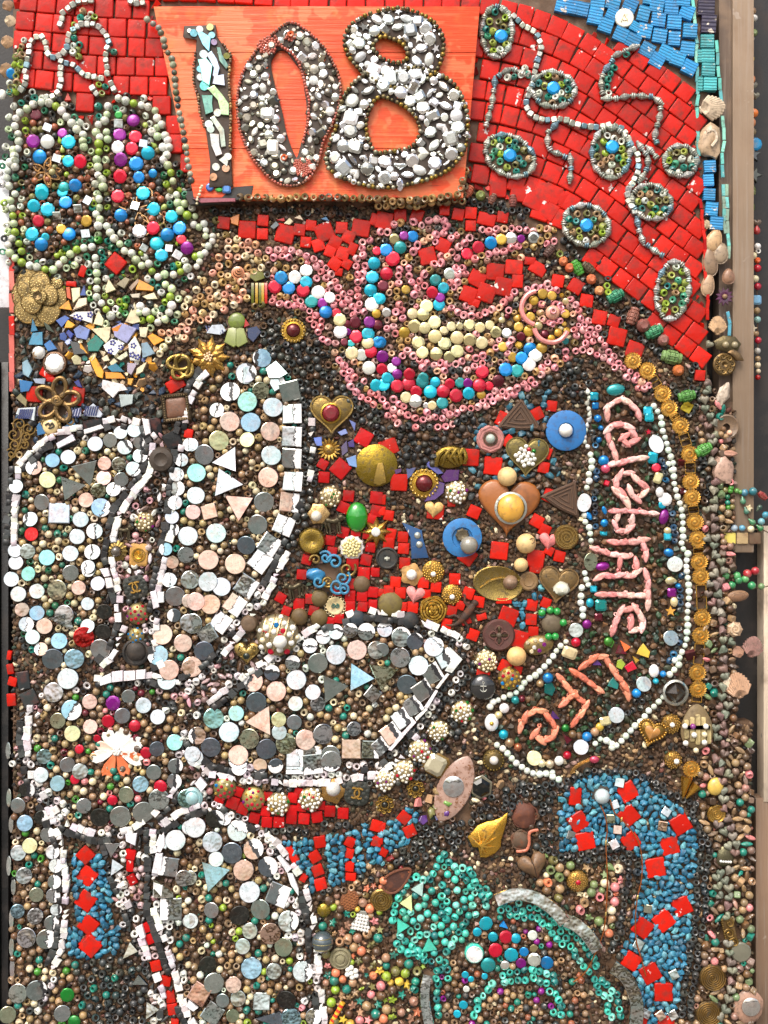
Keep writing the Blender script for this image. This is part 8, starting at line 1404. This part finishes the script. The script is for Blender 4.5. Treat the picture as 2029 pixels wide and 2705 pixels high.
bk2=Motif('black_bead_surround','loose black beads round the wedge, agate and gold leaf','bead ground',1200,2000)
for P_ in([(1230,1720),(1290,1760),(1270,1850),(1200,1960),(1120,2060),(1010,2090),(700,2090),(640,2060),(1010,2040),(1130,1890),(1190,1770)],[(1060,2200),(1170,2170),(1250,2130),(1330,2090),(1450,2060),(1420,2150),(1300,2160),(1180,2260),(1080,2290),(1040,2260)],[(1390,2140),(1450,2080),(1460,2250),(1420,2260)],[(800,2360),(870,2340),(860,2500),(880,2600),(850,2600)],[(1500,950),(1560,1000),(1560,1060),(1450,1020),(1350,1040),(1250,1080),(1300,1010)],[(870,1000),(960,1080),(1020,1130),(1100,1150),(1060,1180),(960,1140),(860,1050)]):region_fill('black_bead',['pony','pony','ball'],P_,(8.5,10.2),BK+['umber','dbrown'],m=bk2,tries=60,slack=.84)
region_fill('china_chip',['shard0','shard1','shard3','shard4'],[(170,830),(400,850),(420,960),(380,1030),(300,1010),(200,960),(150,930)],(7,15),['cream','cream',(214,150,50),(80,100,160),'tan','white',(30,110,100)],'ceramic',m=cf,tries=60,slack=.8,flat=.6)
region_fill('slate_chip',['stone0','stone1','stone2','shard2'],[(40,880),(150,860),(260,960),(440,1010),(540,960),(560,1000),(430,1110),(300,1130),(40,1180)],(7,12),['char',(50,62,56),'black',(40,60,80),'umber',(70,74,66)],'stone',m=cf,tries=40,slack=.84)
region_fill('multi_bead',['ball','stone1','flower5','pony'],[(830,2340),(1010,2250),(1150,2260),(1030,2330),(1010,2420),(860,2400)],(7,11),['copper','umber','bronze','coral','brown','maroon','tan'],'bead',m=f8,tries=50,slack=.84)
region_fill('glass_chip',['shard0','shard1','shard5','stone2'],[(1110,2090),(1330,2070),(1380,2100),(1270,2160),(1180,2200),(1090,2180)],(8,14),['purple','olive','tan',(110,150,70),'rose','umber','cream',(60,60,110)],'ceramic',m=vc,tries=40,slack=.82)
# pebble bed: thousands of tiny stones and seed beads nobody could count
PB=[]
PALP=[C(c)for c in BRN+['dbrown','dbrown','umber','umber',(110,84,66),'char',(110,66,56),(86,74,54),(70,66,50),(56,46,38),(74,58,44),'black']]+[C('cream'),C((170,140,130)),C((50,70,56))]
PBR=[(30,1870,440,2710),(1870,1944,1080,1915),(1870,1988,1915,2710)]
PALD=[C(c)for c in('char','black','dbrown','umber',(50,46,40))];PALG=[C(c)for c in(TL+['olive','brown','lime'])]
for(xa,xb,ya,yb)in PBR:
 n=int((xb-xa)*(yb-ya)/20)
 for i in range(n):
  x,y=random.uniform(xa,xb),random.uniform(ya,yb);r=(8-4.8*min(1,i/n*1.15))*random.uniform(.85,1.05)
  if y<960 and x>1240+max(0,y-480)*1.35:continue
  if not free(x,y,r,.76):continue
  occ(x,y,r);pal=PALP
  if y<760 and x<500 and random.random()<.35:pal=PALG
  if random.random()<.12:pal=PALD
  c=random.choice(pal);f=random.uniform(.5,1.15)
  M=Matrix.Translation(((x-CX)*U,-(y-CY)*U,r*random.uniform(-.1,.3)*U))@Matrix.Rotation(random.uniform(0,6.28),4,'Z')@Matrix.Rotation(random.uniform(-.7,.7),4,'X')@Matrix.Diagonal((r*U,r*U,r*U,1))
  PB.append((random.choice(['stone0','stone1','stone2','stone3','stone4','stone0','stone1','shard1','shard2']),M,tuple(min(1,v*f)for v in c)))
pb=bulk('pebble_bed',PB,None,'stone_s');pb.matrix_basis=Matrix.Translation(wpos(CX,CY))@BASE
tag(pb,'brown pebbles and seed beads pressed into the mortar between the ornaments','pebbles')
print('pebbles',len(PB))
finalize()
for o in bpy.data.objects:
 if '_s' in o.keys():del o['_s']
for s in MOTIFS: # motifs that stayed empty
 if not s.o.children and s.o.type=='EMPTY':print('EMPTY motif',s.o.name);bpy.data.objects.remove(s.o)
